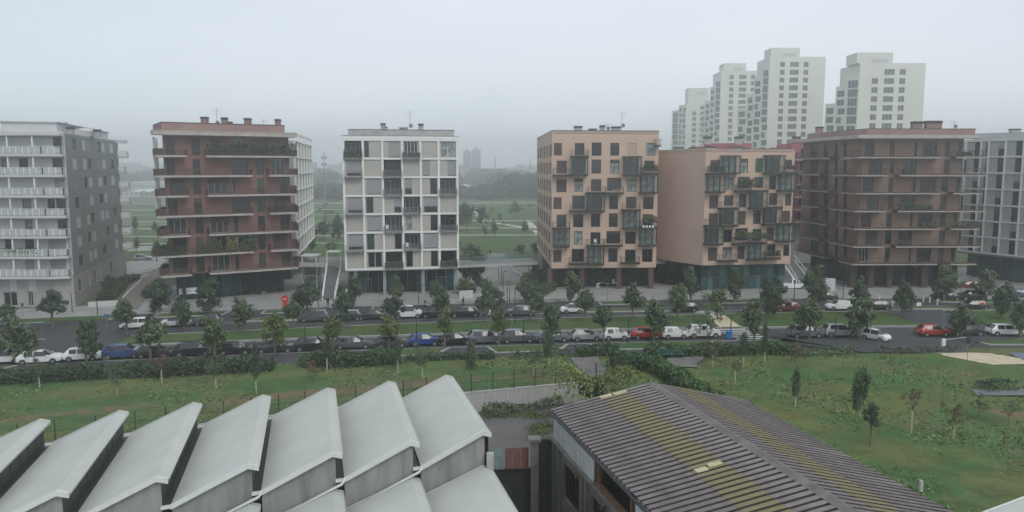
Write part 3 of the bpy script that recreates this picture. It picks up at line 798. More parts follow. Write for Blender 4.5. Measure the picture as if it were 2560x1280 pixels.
p3(6, 5, .8, M_leafd, 'dark plants filling the bottom right loggia of the white framed block')
# two white folding chairs on the balcony
for (r, c, fa, lab) in ((4, 2, .15, 'white folded deck chair leaning on the fifth row loggia of the white framed block'), (5, 3, .2, 'white garden chair on the loggia one row above the bottom of the white framed block')):
    A0 = CX[c] + .2 + 1.0 * fa; z = ZW + HW * (6 - r) + .14; p = f.w(A0, .25, z)
    ch = thing('garden_chair', lab, 'chair', p, f.th)
    mb = MB()
    for x in (0, .45):
        mb.tube([(x, 0, 0), (x, .35, .45), (x, .5, 1.1)], .025, 4); mb.tube([(x, .5, 0), (x, 0, .45)], .025, 4)
    mb.build('chair_frame', M_white, ch)
    MB().box(0, .45, 0, .42, .43, .47).build('seat', M_white, ch)
    MB().quad((0, .37, .5), (.45, .37, .5), (.45, .5, 1.1), (0, .5, 1.1)).build('backrest', M_white, ch)

# ================================================================== first tan building
M_tan = mat('tan_render', (.53, .392, .305), .88, .06, .3, .1)
z4 = lambda x, y: (1320 + x * .3906, 280 + y * .3906)
Pt, Qt = (7.0, 134.0), (25.85, 135.3)
R = thing('tan_apartment_block', 'tan apartment block with dark projecting glazed loggias, beside the footbridge', 'building', (*Pt, 0))
f = Fac(R, Pt, Qt); ZT = 4.3
def box_windows(f, zf, W, shm, doors=()):
    for q in W:
        a0, zt_ = f.az(*zf(q[0], q[1])); a1, zb_ = f.az(*zf(q[2], q[3]))
        t = q[4] if len(q) > 4 else ''
        pane = random.choice([M_dglass, M_dglass, M_mglass, M_lglass]) if t != 'g' else mat('green_cloth', (.05, .15, .08), .8)
        f.window(a0, a1, zb_, zt_, pane=pane, shut={'s': 1, 'b': 1}.get(t, random.choice([0, 0, .25])), shm=mat('beige_shutter', (.42, .33, .25), .7, .05) if t == 'b' else shm, mull=random.choice([1, 1, 2]))
def box_balc(f, zf, B, **k):
    for q in B:
        a0, zb_ = f.az(*zf(q[0], q[3]), 1.3); a1, _ = f.az(*zf(q[1], q[3]), 1.3)
        # pixel row q[3] is the lower edge of the slab front, 1.3 m out
        f.balcony(a0, a1, zb_ + .28, depth=1.3, th=.28, slabm=M_frame_bay, rail='bars', railm=M_frame_bay)
def box_bays(f, zf, B):
    for q in B:
        a0, zt_ = f.az(*zf(q[0], q[1]), 1.35); a1, zb_ = f.az(*zf(q[2], q[3]), 1.35)
        f.bay(a0, a1, zb_ + .3, zt_ - .14)
W = [(150, 198, 217, 278, 's'), (300, 198, 360, 276), (408, 196, 470, 280), (527, 198, 583, 280), (638, 198, 695, 276, 'b'), (757, 198, 815, 278),
     (183, 312, 247, 392, 's'), (407, 305, 467, 394), (525, 305, 582, 394), (745, 312, 808, 375),
     (182, 430, 247, 513, 's'), (297, 425, 352, 510), (403, 430, 468, 508, 's'), (507, 422, 595, 505), (633, 428, 693, 510),
     (148, 546, 215, 622, 's'), (283, 535, 363, 622), (520, 536, 575, 622), (628, 542, 692, 618, 's'), (737, 542, 802, 622),
     (183, 657, 245, 738), (290, 655, 353, 738), (403, 650, 460, 736), (518, 648, 573, 736), (735, 655, 799, 735),
     (293, 762, 348, 850), (400, 770, 463, 845), (502, 762, 590, 842), (623, 766, 688, 845),
     (148, 884, 213, 962, 's'), (280, 876, 358, 960), (515, 874, 572, 960), (622, 880, 687, 960), (731, 878, 796, 960)]
box_windows(f, z4, W, M_shut_br)
box_bays(f, z4, [(283, 280, 385, 408), (616, 282, 728, 410), (723, 400, 832, 523), (378, 515, 492, 642), (610, 625, 718, 753), (163, 748, 267, 868), (718, 740, 824, 862), (384, 856, 487, 982)])
box_balc(f, z4, [(277, 388, 0, 292), (163, 274, 0, 412), (388, 500, 0, 527), (498, 613, 0, 527), (272, 384, 0, 640), (607, 720, 0, 636), (730, 836, 0, 400), (720, 830, 0, 745),
                 (160, 270, 0, 753), (380, 492, 0, 864), (490, 607, 0, 864), (267, 384, 0, 980), (600, 716, 0, 976), (818, 852, 0, 222)])
ZTT = zat(1500, 327.5, 134.6)
f.wall(M_tan, z0=ZT, z1=ZTT)
f2 = Fac(R, (5.55, 169.6), Pt)
for r in range(8):
    z = ZT + FH * r + .55
    hz = 2.15
    if r == 7: continue
    for k in range(6):
        a0 = 2.0 + k * 5.55; w = 3.1
        f2.window(a0, a0 + w, z, z + hz, pane=[M_dglass, M_mglass][(k + r) % 2], mull=1, shut=[0, 1, .5, 0, 1][(k * 3 + r * 2) % 5], shm=M_shut_br)
f2.wall(M_tan, z0=ZT, z1=ZTT - .02)
f3 = Fac(R, Qt, (Qt[0] - 1.5, Qt[1] + 34)); f3.wall(M_tan, z0=ZT, z1=ZTT - .03)
q = [(0, 0), (Qt[0] - Pt[0], Qt[1] - Pt[1]), (Qt[0] - Pt[0] - 1.5, Qt[1] - Pt[1] + 34), (5.55 - Pt[0], 169.6 - Pt[1])]
MB().prism(q, ZTT - .5, ZTT - .3).build('roof', M_concrete, R)
MB().prism(q, ZT - .25, ZT - .02).build('soffit', M_tan, R)
f.boxes('roof_edge', [(-.08, f.L + .08, -.25, .08, 0, .1)], M_dark, 0, 0, ZTT)
f2.boxes('roof_edge', [(-.08, f2.L - .25, -.25, .06, 0, .1)], M_dark, 0, 0, ZTT)
for zx, w, h in ((320, 1.4, .95), (413, 1.4, .5), (475, .9, 1.1), (563, 1.6, .9)):
    a = f.a(*z4(zx, 118), -4); p = f.w(a, -4); chimney(R, p[0] - Pt[0], p[1] - Pt[1], ZTT - .2, w, .9, h + .3)
antenna(*z4(600, 112), z4(600, 2)[1], 139, 'tall television antenna on the roof of the tan block beside the footbridge')
antenna(*z4(505, 115), z4(505, 75)[1], 141, 'short spindly antenna left of the tall one on the tan roof')
M_brcol = mat('brown_column', (.11, .065, .06), .8, .1)
for zx in (140, 345, 580, 785):
    a = f.a(*z4(zx, 1080), -.5); f.boxes('column', [(-.42, .42, -.8, 0, .1, ZT - .25)], M_brcol, a, -.3, 0)
for d_ in (8, 16, 24): f2.boxes('column', [(0, .8, -.8, 0, .1, ZT - .25)], M_brcol, f2.L - d_, -.3, 0)
fg = Fac(R, f.w(1.0, -3.2)[:2], f.w(f.L - .5, -3.2)[:2]); n = 10
for k in range(n): fg.window(fg.L * k / n + .02, fg.L * (k + 1) / n - .02, .14, ZT - .26, pane=[M_dglass, M_dglass, M_blueglass, M_dglass][k % 4], mull=0, hole=False, fr=.05)
f.boxes('podium_step', [(-.5, f.L + 8, -4, 2.6, .10, .2)], M_paving)
# small white letter signs
def letter_sign(px, py, Y, txt, label, size=.8):
    x = xat(px, py, Y); z = zat(px, py, Y)
    cu = bpy.data.curves.new('shop_sign', 'FONT'); cu.body = txt; cu.size = size; cu.extrude = .03; cu.align_x = 'CENTER'
    cu.materials.append(M_white)
    oc = bpy.data.objects.new('letters', cu); me = bpy.data.meshes.new_from_object(oc); bpy.data.objects.remove(oc)
    o = bpy.data.objects.new('shop_sign', me); col.objects.link(o); o.location = (x, Y, z); o.rotation_euler = (pi / 2, 0, 0); put(o, label, 'sign'); return o
letter_sign(1494.5, 717, 136.2, 'g', 'small white letter g sign on the dark glass under the tan block', 1.5)
lt = fg.boxes('lantern_sign', [(0, .35, 0, .2, 0, .9)], mat('pale_sign', (.6, .62, .6), .5, .1), fg.a(1530, 705), .3, zat(1530, 713, 136))
def p4(f, zf, x0, x1, y, h, m, lab):
    a0, z = f.az(*zf(x0, y), 1.2); a1, _ = f.az(*zf(x1, y), 1.2)
    box_plants(f, a0, a1, z, h, 1.2, m, lab)
p4(f, z4, 735, 832, 365, .9, M_leafd, 'dark plants on the upper right corner balcony of the tan block by the footbridge')
p4(f, z4, 733, 830, 692, .9, M_leaf, 'green plants on the right corner balcony, middle height, of the tan block by the footbridge')
for k in range(4):
    a0, z = f.az(*z4(733 + k * 20, 738), 1.42); p = f.w(a0, 1.42, z - .05)
    put(MB().box(0, .32, -.14, .14, 0, .38).build('flower_box', M_white, None, p, f.th), ['leftmost', 'second from left', 'third from left', 'rightmost'][k] + ' of four white flower boxes on the tan block corner balcony rail', 'planter', 'white flower boxes on the tan balcony')
a0, z = f.az(*z4(545, 497), .8)
tb = thing('balcony_table', 'white table on the open balcony of the tan block, third floor from the top', 'table', f.w(a0, .8, z - .75), f.th)
MB().box(0, 1.5, -.3, .3, .7, .75).build('table_top', M_white, tb)
leg = MB().box(-.03, .03, -.03, .03, 0, .7).mesh('leg', M_white)
for x, y in ((.05, -.25), (1.45, -.25), (.05, .25), (1.45, .25)): link('leg', leg, tb, (x, y, 0))
a0, z = f.az(*z4(432, 842), .9)
ch = thing('balcony_chair', 'white chair on a balcony above the bottom row of the tan block by the footbridge', 'chair', f.w(a0, .9, z - .15), f.th)
MB().box(-.25, .25, -.25, .25, .4, .45).build('seat', M_white, ch); MB().box(-.25, .25, .2, .25, .45, .95).build('backrest', M_white, ch)
for x, y in ((-.22, -.22), (.22, -.22), (-.22, .22), (.22, .22)): link('leg', MB().box(-.02, .02, -.02, .02, 0, .4).mesh('leg', M_white), ch, (x, y, 0))

# ================================================================== second tan building
z5 = lambda x, y: (1620 + x * .3514, 330 + y * .3514)
Pu, Qu = (33.5, 132.6), (49.9, 135.3)
R = thing('tan_apartment_block', 'lower tan apartment block with a blank side wall and a teal glass ground floor', 'building', (*Pu, 0))
f = Fac(R, Pu, Qu); ZU = 5.0
W = [(445, 200, 510, 285), (660, 190, 710, 290), (765, 188, 817, 288, 'g'), (975, 198, 1025, 262),
     (550, 322, 607, 415), (640, 318, 720, 400), (760, 322, 818, 398), (862, 315, 908, 410), (437, 452, 498, 545, 's'), (543, 450, 605, 525), (648, 440, 697, 537), (862, 436, 918, 520), (978, 440, 1020, 525, 's'),
     (433, 577, 495, 660, 's'), (645, 562, 693, 660, 's'), (750, 558, 800, 655), (950, 560, 1008, 640, 's'), (537, 695, 597, 785), (622, 685, 707, 770), (745, 690, 805, 775), (845, 680, 893, 773, 's'),
     (428, 824, 490, 917, 's'), (530, 820, 593, 900), (637, 808, 687, 905, 's'), (848, 797, 905, 870), (965, 803, 1005, 882)]
box_windows(f, z5, W, M_shut_br)
box_bays(f, z5, [(537, 166, 660, 300), (848, 164, 974, 300), (428, 300, 550, 434), (945, 300, 1060, 424), (738, 415, 852, 548), (522, 548, 645, 674), (835, 545, 950, 664), (415, 672, 537, 806), (928, 650, 1046, 784), (725, 788, 840, 914)])
box_balc(f, z5, [(428, 548, 0, 304), (632, 742, 0, 430), (742, 855, 0, 430), (522, 648, 0, 552), (850, 960, 0, 545), (415, 530, 0, 676), (945, 1052, 0, 664), (618, 732, 0, 806), (730, 850, 0, 800), (512, 640, 0, 928), (840, 945, 0, 910), (970, 1070, 0, 298)])
ZUT = zat(1800, 374, 133.4)
f.wall(M_tan, z0=ZU, z1=ZUT)
P2_ = (22.0, 149.4)
f2 = Fac(R, P2_, Pu); f2.wall(M_tan, z0=ZU, z1=ZUT - .02)
f3 = Fac(R, Qu, (Qu[0] - 3, Qu[1] + 17)); f3.wall(M_tan, z0=ZU, z1=ZUT - .03)
q = [(0, 0), (Qu[0] - Pu[0], Qu[1] - Pu[1]), (Qu[0] - Pu[0] - 3, Qu[1] - Pu[1] + 17), (P2_[0] - Pu[0], P2_[1] - Pu[1])]
MB().prism(q, ZUT - .4, ZUT - .2).build('roof', M_concrete, R); MB().prism(q, ZU - .25, ZU - .02).build('soffit', M_tan, R)
f.boxes('roof_edge', [(-.05, f.L + .05, -.3, .06, 0, .1)], M_slabp, 0, 0, ZUT); f2.boxes('roof_edge', [(-.05, f2.L - .3, -.3, .05, 0, .1)], M_slabp, 0, 0, ZUT)
for zx, w, h in ((220, 1.2, .6), (320, 1.2, .6), (447, 1.9, .8), (640, 1.3, .7), (700, 1, .5), (900, 1.4, .5), (820, 1.2, .4)):
    p = (xat(*z5(zx, 105), 142), 142); chimney(R, p[0] - Pu[0], p[1] - Pu[1], ZUT - .2, w, .9, h + .2)
fg = Fac(R, f.w(.3, -1.0)[:2], f.w(f.L - .3, -1.0)[:2]); n = 14
for k in range(n):
    for z0, z1 in ((.14, 2.5), (2.54, ZU - .26)):
        fg.window(fg.L * k / n + .02, fg.L * (k + 1) / n - .02, z0, z1, pane=[M_tealglass, M_tealglass, M_blueglass, mat('light_teal_glass', (.06, .14, .13), .15, .2, .5)][(k * 3 + int(z0)) % 4], mull=0, hole=False, fr=.05)
fg2 = Fac(R, f2.w(2, -1.0)[:2], f2.w(f2.L - .8, -1.0)[:2])
for k in range(8): fg2.window(fg2.L * k / 8 + .02, fg2.L * (k + 1) / 8 - .02, .14, ZU - .26, pane=M_dglass, mull=0, hole=False, fr=.05)
f.boxes('podium_step', [(-.5, f.L + 1, -4, 2.6, .10, .2)], M_paving)
for x0, x1, y, h, m, lab in ((430, 540, 262, .7, M_leafd, 'dark planter on the top left balcony of the lower tan block'), (640, 760, 375, 1.5, M_leaf, 'bushy overflowing plants on the second floor balcony of the lower tan block'),
                             (620, 850, 745, 1.1, M_leaf, 'row of tumbling plants across two balconies of the lower tan block'), (845, 940, 868, .8, M_leafd, 'plants on the bottom right balcony of the lower tan block'),
                             (975, 1065, 250, .7, M_leafr, 'reddish plants on the top right corner balcony of the lower tan block')):
    p4(f, z5, x0, x1, y, h, m, lab)
# glazed link between the two tan blocks
K = thing('glass_link', 'low dark link with a glass balustrade joining the two tan blocks', 'building', (24.8, 141.5, 0))
MB().box(0, 7, 0, .6, 3.9, 4.5).build('deck_edge', M_concrete, K); MB().box(0, 7, .02, .06, 4.5, 5.6).build('balustrade', M_thin, K)
MB().box(0, 7, 2.4, 2.6, .1, 3.9).build('glass_wall', M_blueglass, K); MB().box(0, 7, .6, 8, 4.0, 4.4).build('deck', M_concrete, K)
# ================================================================== brown building (right)
M_brown = mat('brown_brick', (.215, .145, .112), .88, .14, .5, .2, bscale=10, color2=(.27, .185, .145))
z6 = lambda x, y: (1960 + x * .3829, 290 + y * .3829)
DEP = 1.7
Pb = (62.2, 136.0); Qb = (80.2, 136.3); Lb = (60.2, 158.5)
R = thing('brown_apartment_block', 'brown brick apartment block ringed by long thin pale balcony slabs, on the right', 'building', (*Pb, 0))
f = Fac(R, Pb, Qb); f2 = Fac(R, Lb, Pb); ZN = 4.9
wb = {6: [(505, 590), (690, 725), (850, 870), (905, 1000), (1050, 1085), (1140, 1198)], 5: [(555, 640), (692, 720), (775, 865), (1042, 1080), (1180, 1220)],
      4: [(490, 585), (683, 715), (840, 860), (888, 990), (1030, 1070), (1120, 1180)], 3: [(543, 620), (678, 712), (760, 855), (1020, 1060), (1160, 1205)],
      2: [(485, 570), (668, 705), (825, 840), (875, 965), (1018, 1055), (1105, 1160)], 1: [(530, 610), (660, 700), (748, 835), (1010, 1050), (1145, 1190)],
      0: [(475, 550), (658, 690), (815, 830), (865, 960), (1005, 1045), (1090, 1150)]}
def yb(r): return 958 - 116.5 * r
for r, L in wb.items():
    z = ZN + FH * r
    for i, q in enumerate(L):
        a0, a1 = f.a(*z6(q[0], yb(r) - 50)), f.a(*z6(q[1], yb(r) - 50))
        a0 = max(.3, a0); a1 = min(f.L - .2, a1)
        narrow = a1 - a0 < 1.2
        f.window(a0, a1, z + .05, z + 2.6, pane=M_mglass if (q[0] * 7 + r) % 3 == 0 else M_dglass, mull=0 if narrow else 2,
                 shut=(1 if narrow and (q[0] + r) % 3 == 0 else 0), shm=M_shut_br, frame=M_frame_w if q[0] == 475 else M_frame_d)
f.wall(M_brown, z0=ZN, z1=ZN + 7 * FH - .1)
for r in range(7):
    z = ZN + FH * r
    for zx0, zx1 in ((172, 225), (262, 292), (333, 352), (388, 412)):
        y = yb(r) - 70 - (490 - zx0) * .12
        a0, a1 = f2.a(*z6(zx0, y)), f2.a(*z6(zx1, y)); a0 = max(.2, a0); a1 = min(f2.L - .3, a1)
        if a1 - a0 > .4: f2.window(a0, a1, z + .05, z + 2.6, pane=M_dglass, mull=1)
f2.wall(M_brown, z0=ZN, z1=ZN + 7 * FH - .1)
f3 = Fac(R, Qb, (Qb[0] - 1, Qb[1] + 20)); f3.wall(M_brown, z0=ZN, z1=ZN + 7 * FH - .1)
rel = lambda p: (p[0] - Pb[0], p[1] - Pb[1])
q = [rel(Pb), rel(Qb), rel((Qb[0] - 1, Qb[1] + 20)), rel(Lb)]
MB().prism(q, ZN + 7 * FH - .1, ZN + 7 * FH).build('roof', M_concrete, R); MB().prism(q, ZN - .4, ZN - .02).build('soffit', M_dark, R)
# wrap-around slabs, as strips parallel to the two faces
def off2(s0, s1, dep, inner=0.0):
    """outline from s0 on the left face (negative: metres left of the corner) to s1 on the front"""
    def pt(s, d):
        if s <= 0: return f2.w(f2.L + s, d)[:2]
        return f.w(s, d)[:2]
    def corner(d):
        n1, n2 = f.n, f2.n; k = 1 + n1[0] * n2[0] + n1[1] * n2[1]
        return (Pb[0] + (n1[0] + n2[0]) * d / k, Pb[1] + (n1[1] + n2[1]) * d / k)
    o, i = [], []
    if s0 < 0 < s1: o = [pt(s0, dep), corner(dep), pt(s1, dep)]; i = [pt(s0, inner), corner(inner), pt(s1, inner)]
    else: o = [pt(s0, dep), pt(s1, dep)]; i = [pt(s0, inner), pt(s1, inner)]
    return o, i
def slab2(s0, s1, z, th, m, name='balcony', rail=True, dep=DEP, inner=.02):
    o, i = off2(s0, s1, dep, inner)
    poly = [rel(p) for p in (o + i[::-1])]
    b = MB().prism(poly, z - th, z).build(name, m, R)
    if rail:
        mb = MB(); path = [rel(p) for p in ([i[0]] + o + [i[-1]])]
        for (x0, y0), (x1, y1) in zip(path, path[1:]):
            L = hypot(x1 - x0, y1 - y0)
            if L < .05: continue
            mb.tube([(x0, y0, z + 1.08), (x1, y1, z + 1.08)], .03, 4); mb.tube([(x0, y0, z + .1), (x1, y1, z + .1)], .02, 4)
            n = max(1, int(L / .2)); dx, dy = (x1 - x0) / L * .016, (y1 - y0) / L * .016
            for k in range(n + 1):
                x, y = x0 + (x1 - x0) * k / n, y0 + (y1 - y0) * k / n
                mb.quad((x - dx, y - dy, z), (x + dx, y + dy, z), (x + dx, y + dy, z + 1.06), (x - dx, y - dy, z + 1.06))
                if k % 6 == 0: mb.box(x - .025, x + .025, y - .025, y + .025, z, z + 1.06)
        put(mb.build('railing', M_railbrown, b), kind='stuff')
        MB().prism([rel(p) for p in (o + off2(s0, s1, dep + .05, 0)[0][::-1])], z - th - .02, z - th + .16).build('slab_edge', M_slabp, b)
    return b
M_railbrown = mat('brown_railing', (.085, .055, .045), .7, .1)
sb = {6: [(-99, 300), (390, 1035), (1125, 1330)], 5: [(105, 235), (310, 680), (755, 1320)], 4: [(92, 290), (375, 1020), (1105, 1292)], 3: [(115, 230), (300, 665), (745, 1300)],
      2: [(80, 280), (368, 1010), (1090, 1275)], 1: [(120, 225), (290, 655), (730, 1282)], 0: [(75, 270), (355, 1000), (1085, 1257)]}
def s_of(zx, zy):
    p = z6(zx, zy)
    if zx > 485: return f.a(*p, DEP)
    return f2.a(*p, DEP) - f2.L
for r, L in sb.items():
    z = ZN + FH * r
    for x0, x1 in L:
        ys = lambda x: yb(r) - (max(0, 490 - x)) * .21 * (1 - r * .13)
        s0 = s_of(x0, ys(x0)) if x0 > 0 else -24.5
        slab2(max(-25, s0), min(f.L + 3.2, s_of(x1, ys(x1))), z, .3, M_brslab)
slab2(-25.5, f.L + 3.0, ZN + 7 * FH + .6, .62, M_slabp, 'roof_cornice', False, 1.9, -1.0)
zt = ZN + 7 * FH
a0 = f.a(*z6(540, 90), -1.2); a1 = f.a(*z6(1250, 90), -1.2)
par = [rel(f.w(a1, -1.2)[:2]), rel(f.w(a1, -14)[:2]), rel(f2.w(2, -6)[:2]), rel(f2.w(-1, -1.2)[:2]), rel(f2.w(f2.L - 4.0, -1.2)[:2]), rel(f.w(1.2, -1.2)[:2])]
MB().prism(par[::-1], zt + .55, zt + 1.75).build('parapet', M_parap, R)
MB().prism([(x * 1.005, y - .05) for x, y in par[::-1]], zt + 1.75, zt + 1.84).build('parapet_cap', M_dark, R)
for zx, w, h, Y in ((232, 1.2, 1.1, 150), (585, 2.6, .55, 146), (866, 1.8, 1.6, 141), (972, 2.8, 1.7, 141), (430, .8, .4, 147)):
    chimney(R, xat(*z6(zx, 70), Y) - Pb[0], Y - Pb[1], zt + 1.7, w, 1, h, M_parap)
antenna(*z6(1108, 80), z6(1108, 32)[1], 145, 'faint television antenna near the right end of the brown block roof')
for zx in (455, 570, 690, 915, 1110):
    a = f.a(*z6(zx, 1050), -.4); f.boxes('column', [(-.5, .5, -.9, 0, .1, ZN - .4)], mat('dark_brown_column', (.075, .055, .05), .8, .1), a, -.3, 0)
fg = Fac(R, f.w(-.0, -3.4)[:2], f.w(f.L, -3.4)[:2]); n = 10
for k in range(n): fg.window(fg.L * k / n + .02, fg.L * (k + 1) / n - .02, .14, ZN - .42, pane=[M_dglass, M_dglass, M_blueglass][k % 3], mull=0, hole=False, fr=.05)
fg2 = Fac(R, f2.w(1, -2)[:2], f2.w(f2.L - 2, -2)[:2])
for k in range(8): fg2.window(fg2.L * k / 8 + .02, fg2.L * (k + 1) / 8 - .02, .14, ZN - .42, pane=M_dglass, mull=0, hole=False, fr=.05)
f.boxes('podium_step', [(-3, f.L + 3, -4, 2.2, .10, .2)], M_paving)
def p6(x0, x1, r, h, m, lab): box_plants(f, f.a(*z6(x0, yb(r)), 1.5), f.a(*z6(x1, yb(r)), 1.5), ZN + FH * r + .5, h, 1.45, m, lab)
p6(755, 860, 3, .9, M_leaf, 'leafy plants on the middle balcony of the brown block, halfway up')
p6(870, 965, 3, .7, M_leafd, 'row of low plants right of the leafy ones, halfway up the brown block')
p6(905, 1000, 2, .6, M_leaf, 'small plants on a balcony above the second slab of the brown block')
p6(1100, 1270, 2, .8, M_leaf, 'green plants filling the right end balcony of the brown block, third slab from below')
p6(770, 850, 5, .6, M_leafd, 'dark pot plants with white flowers on the sixth floor of the brown block')
p6(740, 830, 1, .6, M_leafd, 'dark low plants at the left end of the long second slab of the brown block')
p6(1130, 1230, 6, .6, M_leafd, 'dark plants on the top right corner balcony of the brown block')

# ================================================================== grey gridded building at the right edge
M_lgrey = mat('light_grey_panel', (.36, .38, .375), .8, .06, .5)
Pg = (90.2, 152.8); Qg = (103.5, 129.5)
R = thing('grey_grid_apartment_block', 'grey panelled building with a white grid facade at the right edge', 'building', (*Pg, 0))
f = Fac(R, Pg, Qg); ZG = 5.2
gx = [1240, 1290, 1398, 1515]      # zoom x of the pillars at the lowest floor
ga = [f.a(*z6(x, 900)) for x in gx]; stepa = ga[3] - ga[2]
ga = [ga[0] - stepa * .9] + ga + [ga[3] + stepa * k for k in range(1, 5)]
for r in range(7):
    z = ZG + 3.12 * r
    for i in range(len(ga) - 1):
        A0, A1 = ga[i], ga[i + 1]; w = A1 - A0
        for fr0, fr1 in (((.55, .93),) if (r + i) % 2 else ((.55, .93), (.08, .2))):
            if w * (fr1 - fr0) > .5 and A0 + w * fr0 > .2: f.window(A0 + w * fr0, A0 + w * fr1, z + .15, z + 2.85, pane=[M_dglass, M_mglass, M_dglass][(r + i) % 3], mull=0, shut=(0, 0, .5)[(r * 2 + i) % 3], shm=M_shut_gr, fr=.08)
f.wall(M_lgrey, z0=ZG, z1=ZG + 7 * 3.12)
for a in ga:
    if a > -1: f.boxes('facade_pillar', [(a - .16, a + .16, .01, .22, ZG, ZG + 7 * 3.12)], M_white)
for r in range(8): f.boxes('facade_band', [(0, f.L, .012, .24, ZG + 3.12 * r - .13, ZG + 3.12 * r + .13)], M_white)
f.boxes('parapet', [(.5, f.L, -14, -1.6, 0, 1.5)], M_lgrey, 0, 0, ZG + 7 * 3.12)
f.boxes('roof_slab', [(0, f.L, -14, .3, .14, .3)], M_white, 0, 0, ZG + 7 * 3.12)
f.boxes('soffit', [(0, f.L, -14, .1, -.5, -.14)], M_grey, 0, 0, ZG)
f3 = Fac(R, (Pg[0] + 12, Pg[1] + 8), Pg); f3.wall(M_lgrey, z0=ZG, z1=ZG + 7 * 3.12)
for a, w in ((6, 1.8), (10, 1.6), (14, 1.8)):
    p = f.w(a, -6); chimney(R, p[0] - Pg[0], p[1] - Pg[1], ZG + 23.3, w, .9, .9)
fg = Fac(R, f.w(1, -1.6)[:2], f.w(f.L, -1.6)[:2])
for k in range(12): fg.window(fg.L * k / 12 + .02, fg.L * (k + 1) / 12 - .02, .14, ZG - .52, pane=[M_blueglass, M_tealglass, M_blueglass][k % 3], mull=0, hole=False, fr=.05)
# its left wing, seen between the brown block and the grid
fw = Fac(R, (84.0, 156.0), (90.2, 152.9))
for r in range(7):
    for a in (1.2, 4.2): fw.window(a, a + 1.2, ZG + 3.12 * r + .2, ZG + 3.12 * r + 2.7, pane=[M_dglass, M_mglass][(r + int(a)) % 2])
fw.wall(M_lgrey, z0=ZG, z1=ZG + 7 * 3.12)
for r in range(8): fw.boxes('facade_band', [(0, fw.L - .02, .012, .2, ZG + 3.12 * r - .12, ZG + 3.12 * r + .12)], M_white)

# ================================================================== grey building at the left edge
M_oliveg = mat('grey_green_render', (.235, .25, .235), .88, .07, .2, .08)  # lightened so the colour carries the denser haze over this block
M_palepan = mat('pale_facade', (.50, .51, .51), .85, .06, .4)
M_basegr = mat('pale_base', (.36, .345, .33), .85, .12, .5)
Pc = (-69.0, 118.2); Qc = (-80.9, 157.5); P0_ = (-104, 118.2)
R = thing('grey_apartment_block', 'hazy grey apartment block with white balconies at the left edge', 'building', (*Pc, 0))
f = Fac(R, P0_, Pc); f2 = Fac(R, Pc, Qc); ZA = 5.1
zA = lambda x, y: (x * .34375, 280 + y * .34375)
fl = {6: [(385, 488, 'd')], 5: [(5, 50, 'c'), (138, 205, ''), (380, 462, 'd')], 4: [(395, 480, 's')], 3: [(162, 228, 'c'), (345, 400, 'd'), (408, 482, 'd')], 2: [(180, 235, 'c'), (418, 492, 'd')],
      1: [(35, 98, ''), (180, 245, ''), (350, 480, 's')], 0: [(182, 250, 's'), (365, 480, 's')]}
for r, L in fl.items():
    z = ZA + FH * r
    for q in L:
        y = 1150 - 144 * r - 60; a0, a1 = f.a(*zA(q[0], y)), f.a(*zA(q[1], y)); a1 = min(a1, f.L - .2)
        f.window(a0, a1, z + .05, z + 2.5, pane=M_lglass if q[2] == 'c' else M_dglass, shut=1 if q[2] == 's' else 0, shm=M_shut_gr, mull=2)
    for a in (3, 8, 13.5, 19): f.window(a, a + 1.6, z + .05, z + 2.5, pane=M_mglass, mull=1)
for q in ((20, 0, 150, 1), (65, 1195, 120, 1300), (200, 1190, 260, 1295)):
    if q[1]: a0, a1 = f.a(*zA(q[0], 1240)), f.a(*zA(q[2], 1240)); f.window(a0, a1, 2.6, 4.5, shut=1, shm=M_shut_pl, pane=M_mglass)
for px0, px1, z1 in ((10, 44, 2.4), (71, 84, 2.5)):
    a0, a1 = f.a(px0, 762), f.a(px1, 762); f.window(a0, a1, .2, z1, pane=M_dglass, frame=M_frame_w, mull=1)
f.wall(M_palepan, z0=ZA, z1=ZA + 7 * FH - .02)
f.wall(M_basegr, z0=0, z1=ZA - .35, name='base_wall')
# side wall
xs_ = [(518, 552), (597, 620), (627, 658), (700, 730), (735, 760), (793, 820)]
cols_a = [(f2.a(*zA(a, 220)), f2.a(*zA(b, 220))) for a, b in xs_]
for r in range(7):
    z = ZA + FH * r
    for i, (a0, a1) in enumerate(cols_a):
        closed = (i * 7 + r * 5) % 3 != 0
        f2.window(a0, a1, z + .75, z + 2.55, pane=M_dglass, shut=1 if closed else 0, shm=M_shut_pl if (i + r) % 4 else M_shut_gr, mull=1)
for i, (a0, a1) in enumerate(((3, 5.2), (9.5, 11.2), (14, 15.5), (17.5, 19), (27, 29), (35, 36.5))):
    f2.window(a0, a1, 1.9, 3.9, pane=M_mglass, shut=(i % 2), shm=M_shut_pl)
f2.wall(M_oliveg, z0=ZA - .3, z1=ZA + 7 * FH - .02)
f2.wall(M_basegr, z0=0, z1=ZA - .3, name='base_wall', b=.06)
rel = lambda p: (p[0] - Pc[0], p[1] - Pc[1])
MB().prism([rel(P0_), (0, 0), rel(Qc), (rel(Qc)[0] - 30, rel(Qc)[1])], ZA + 7 * FH - .02, ZA + 7 * FH + .25).build('roof', M_palepan, R)
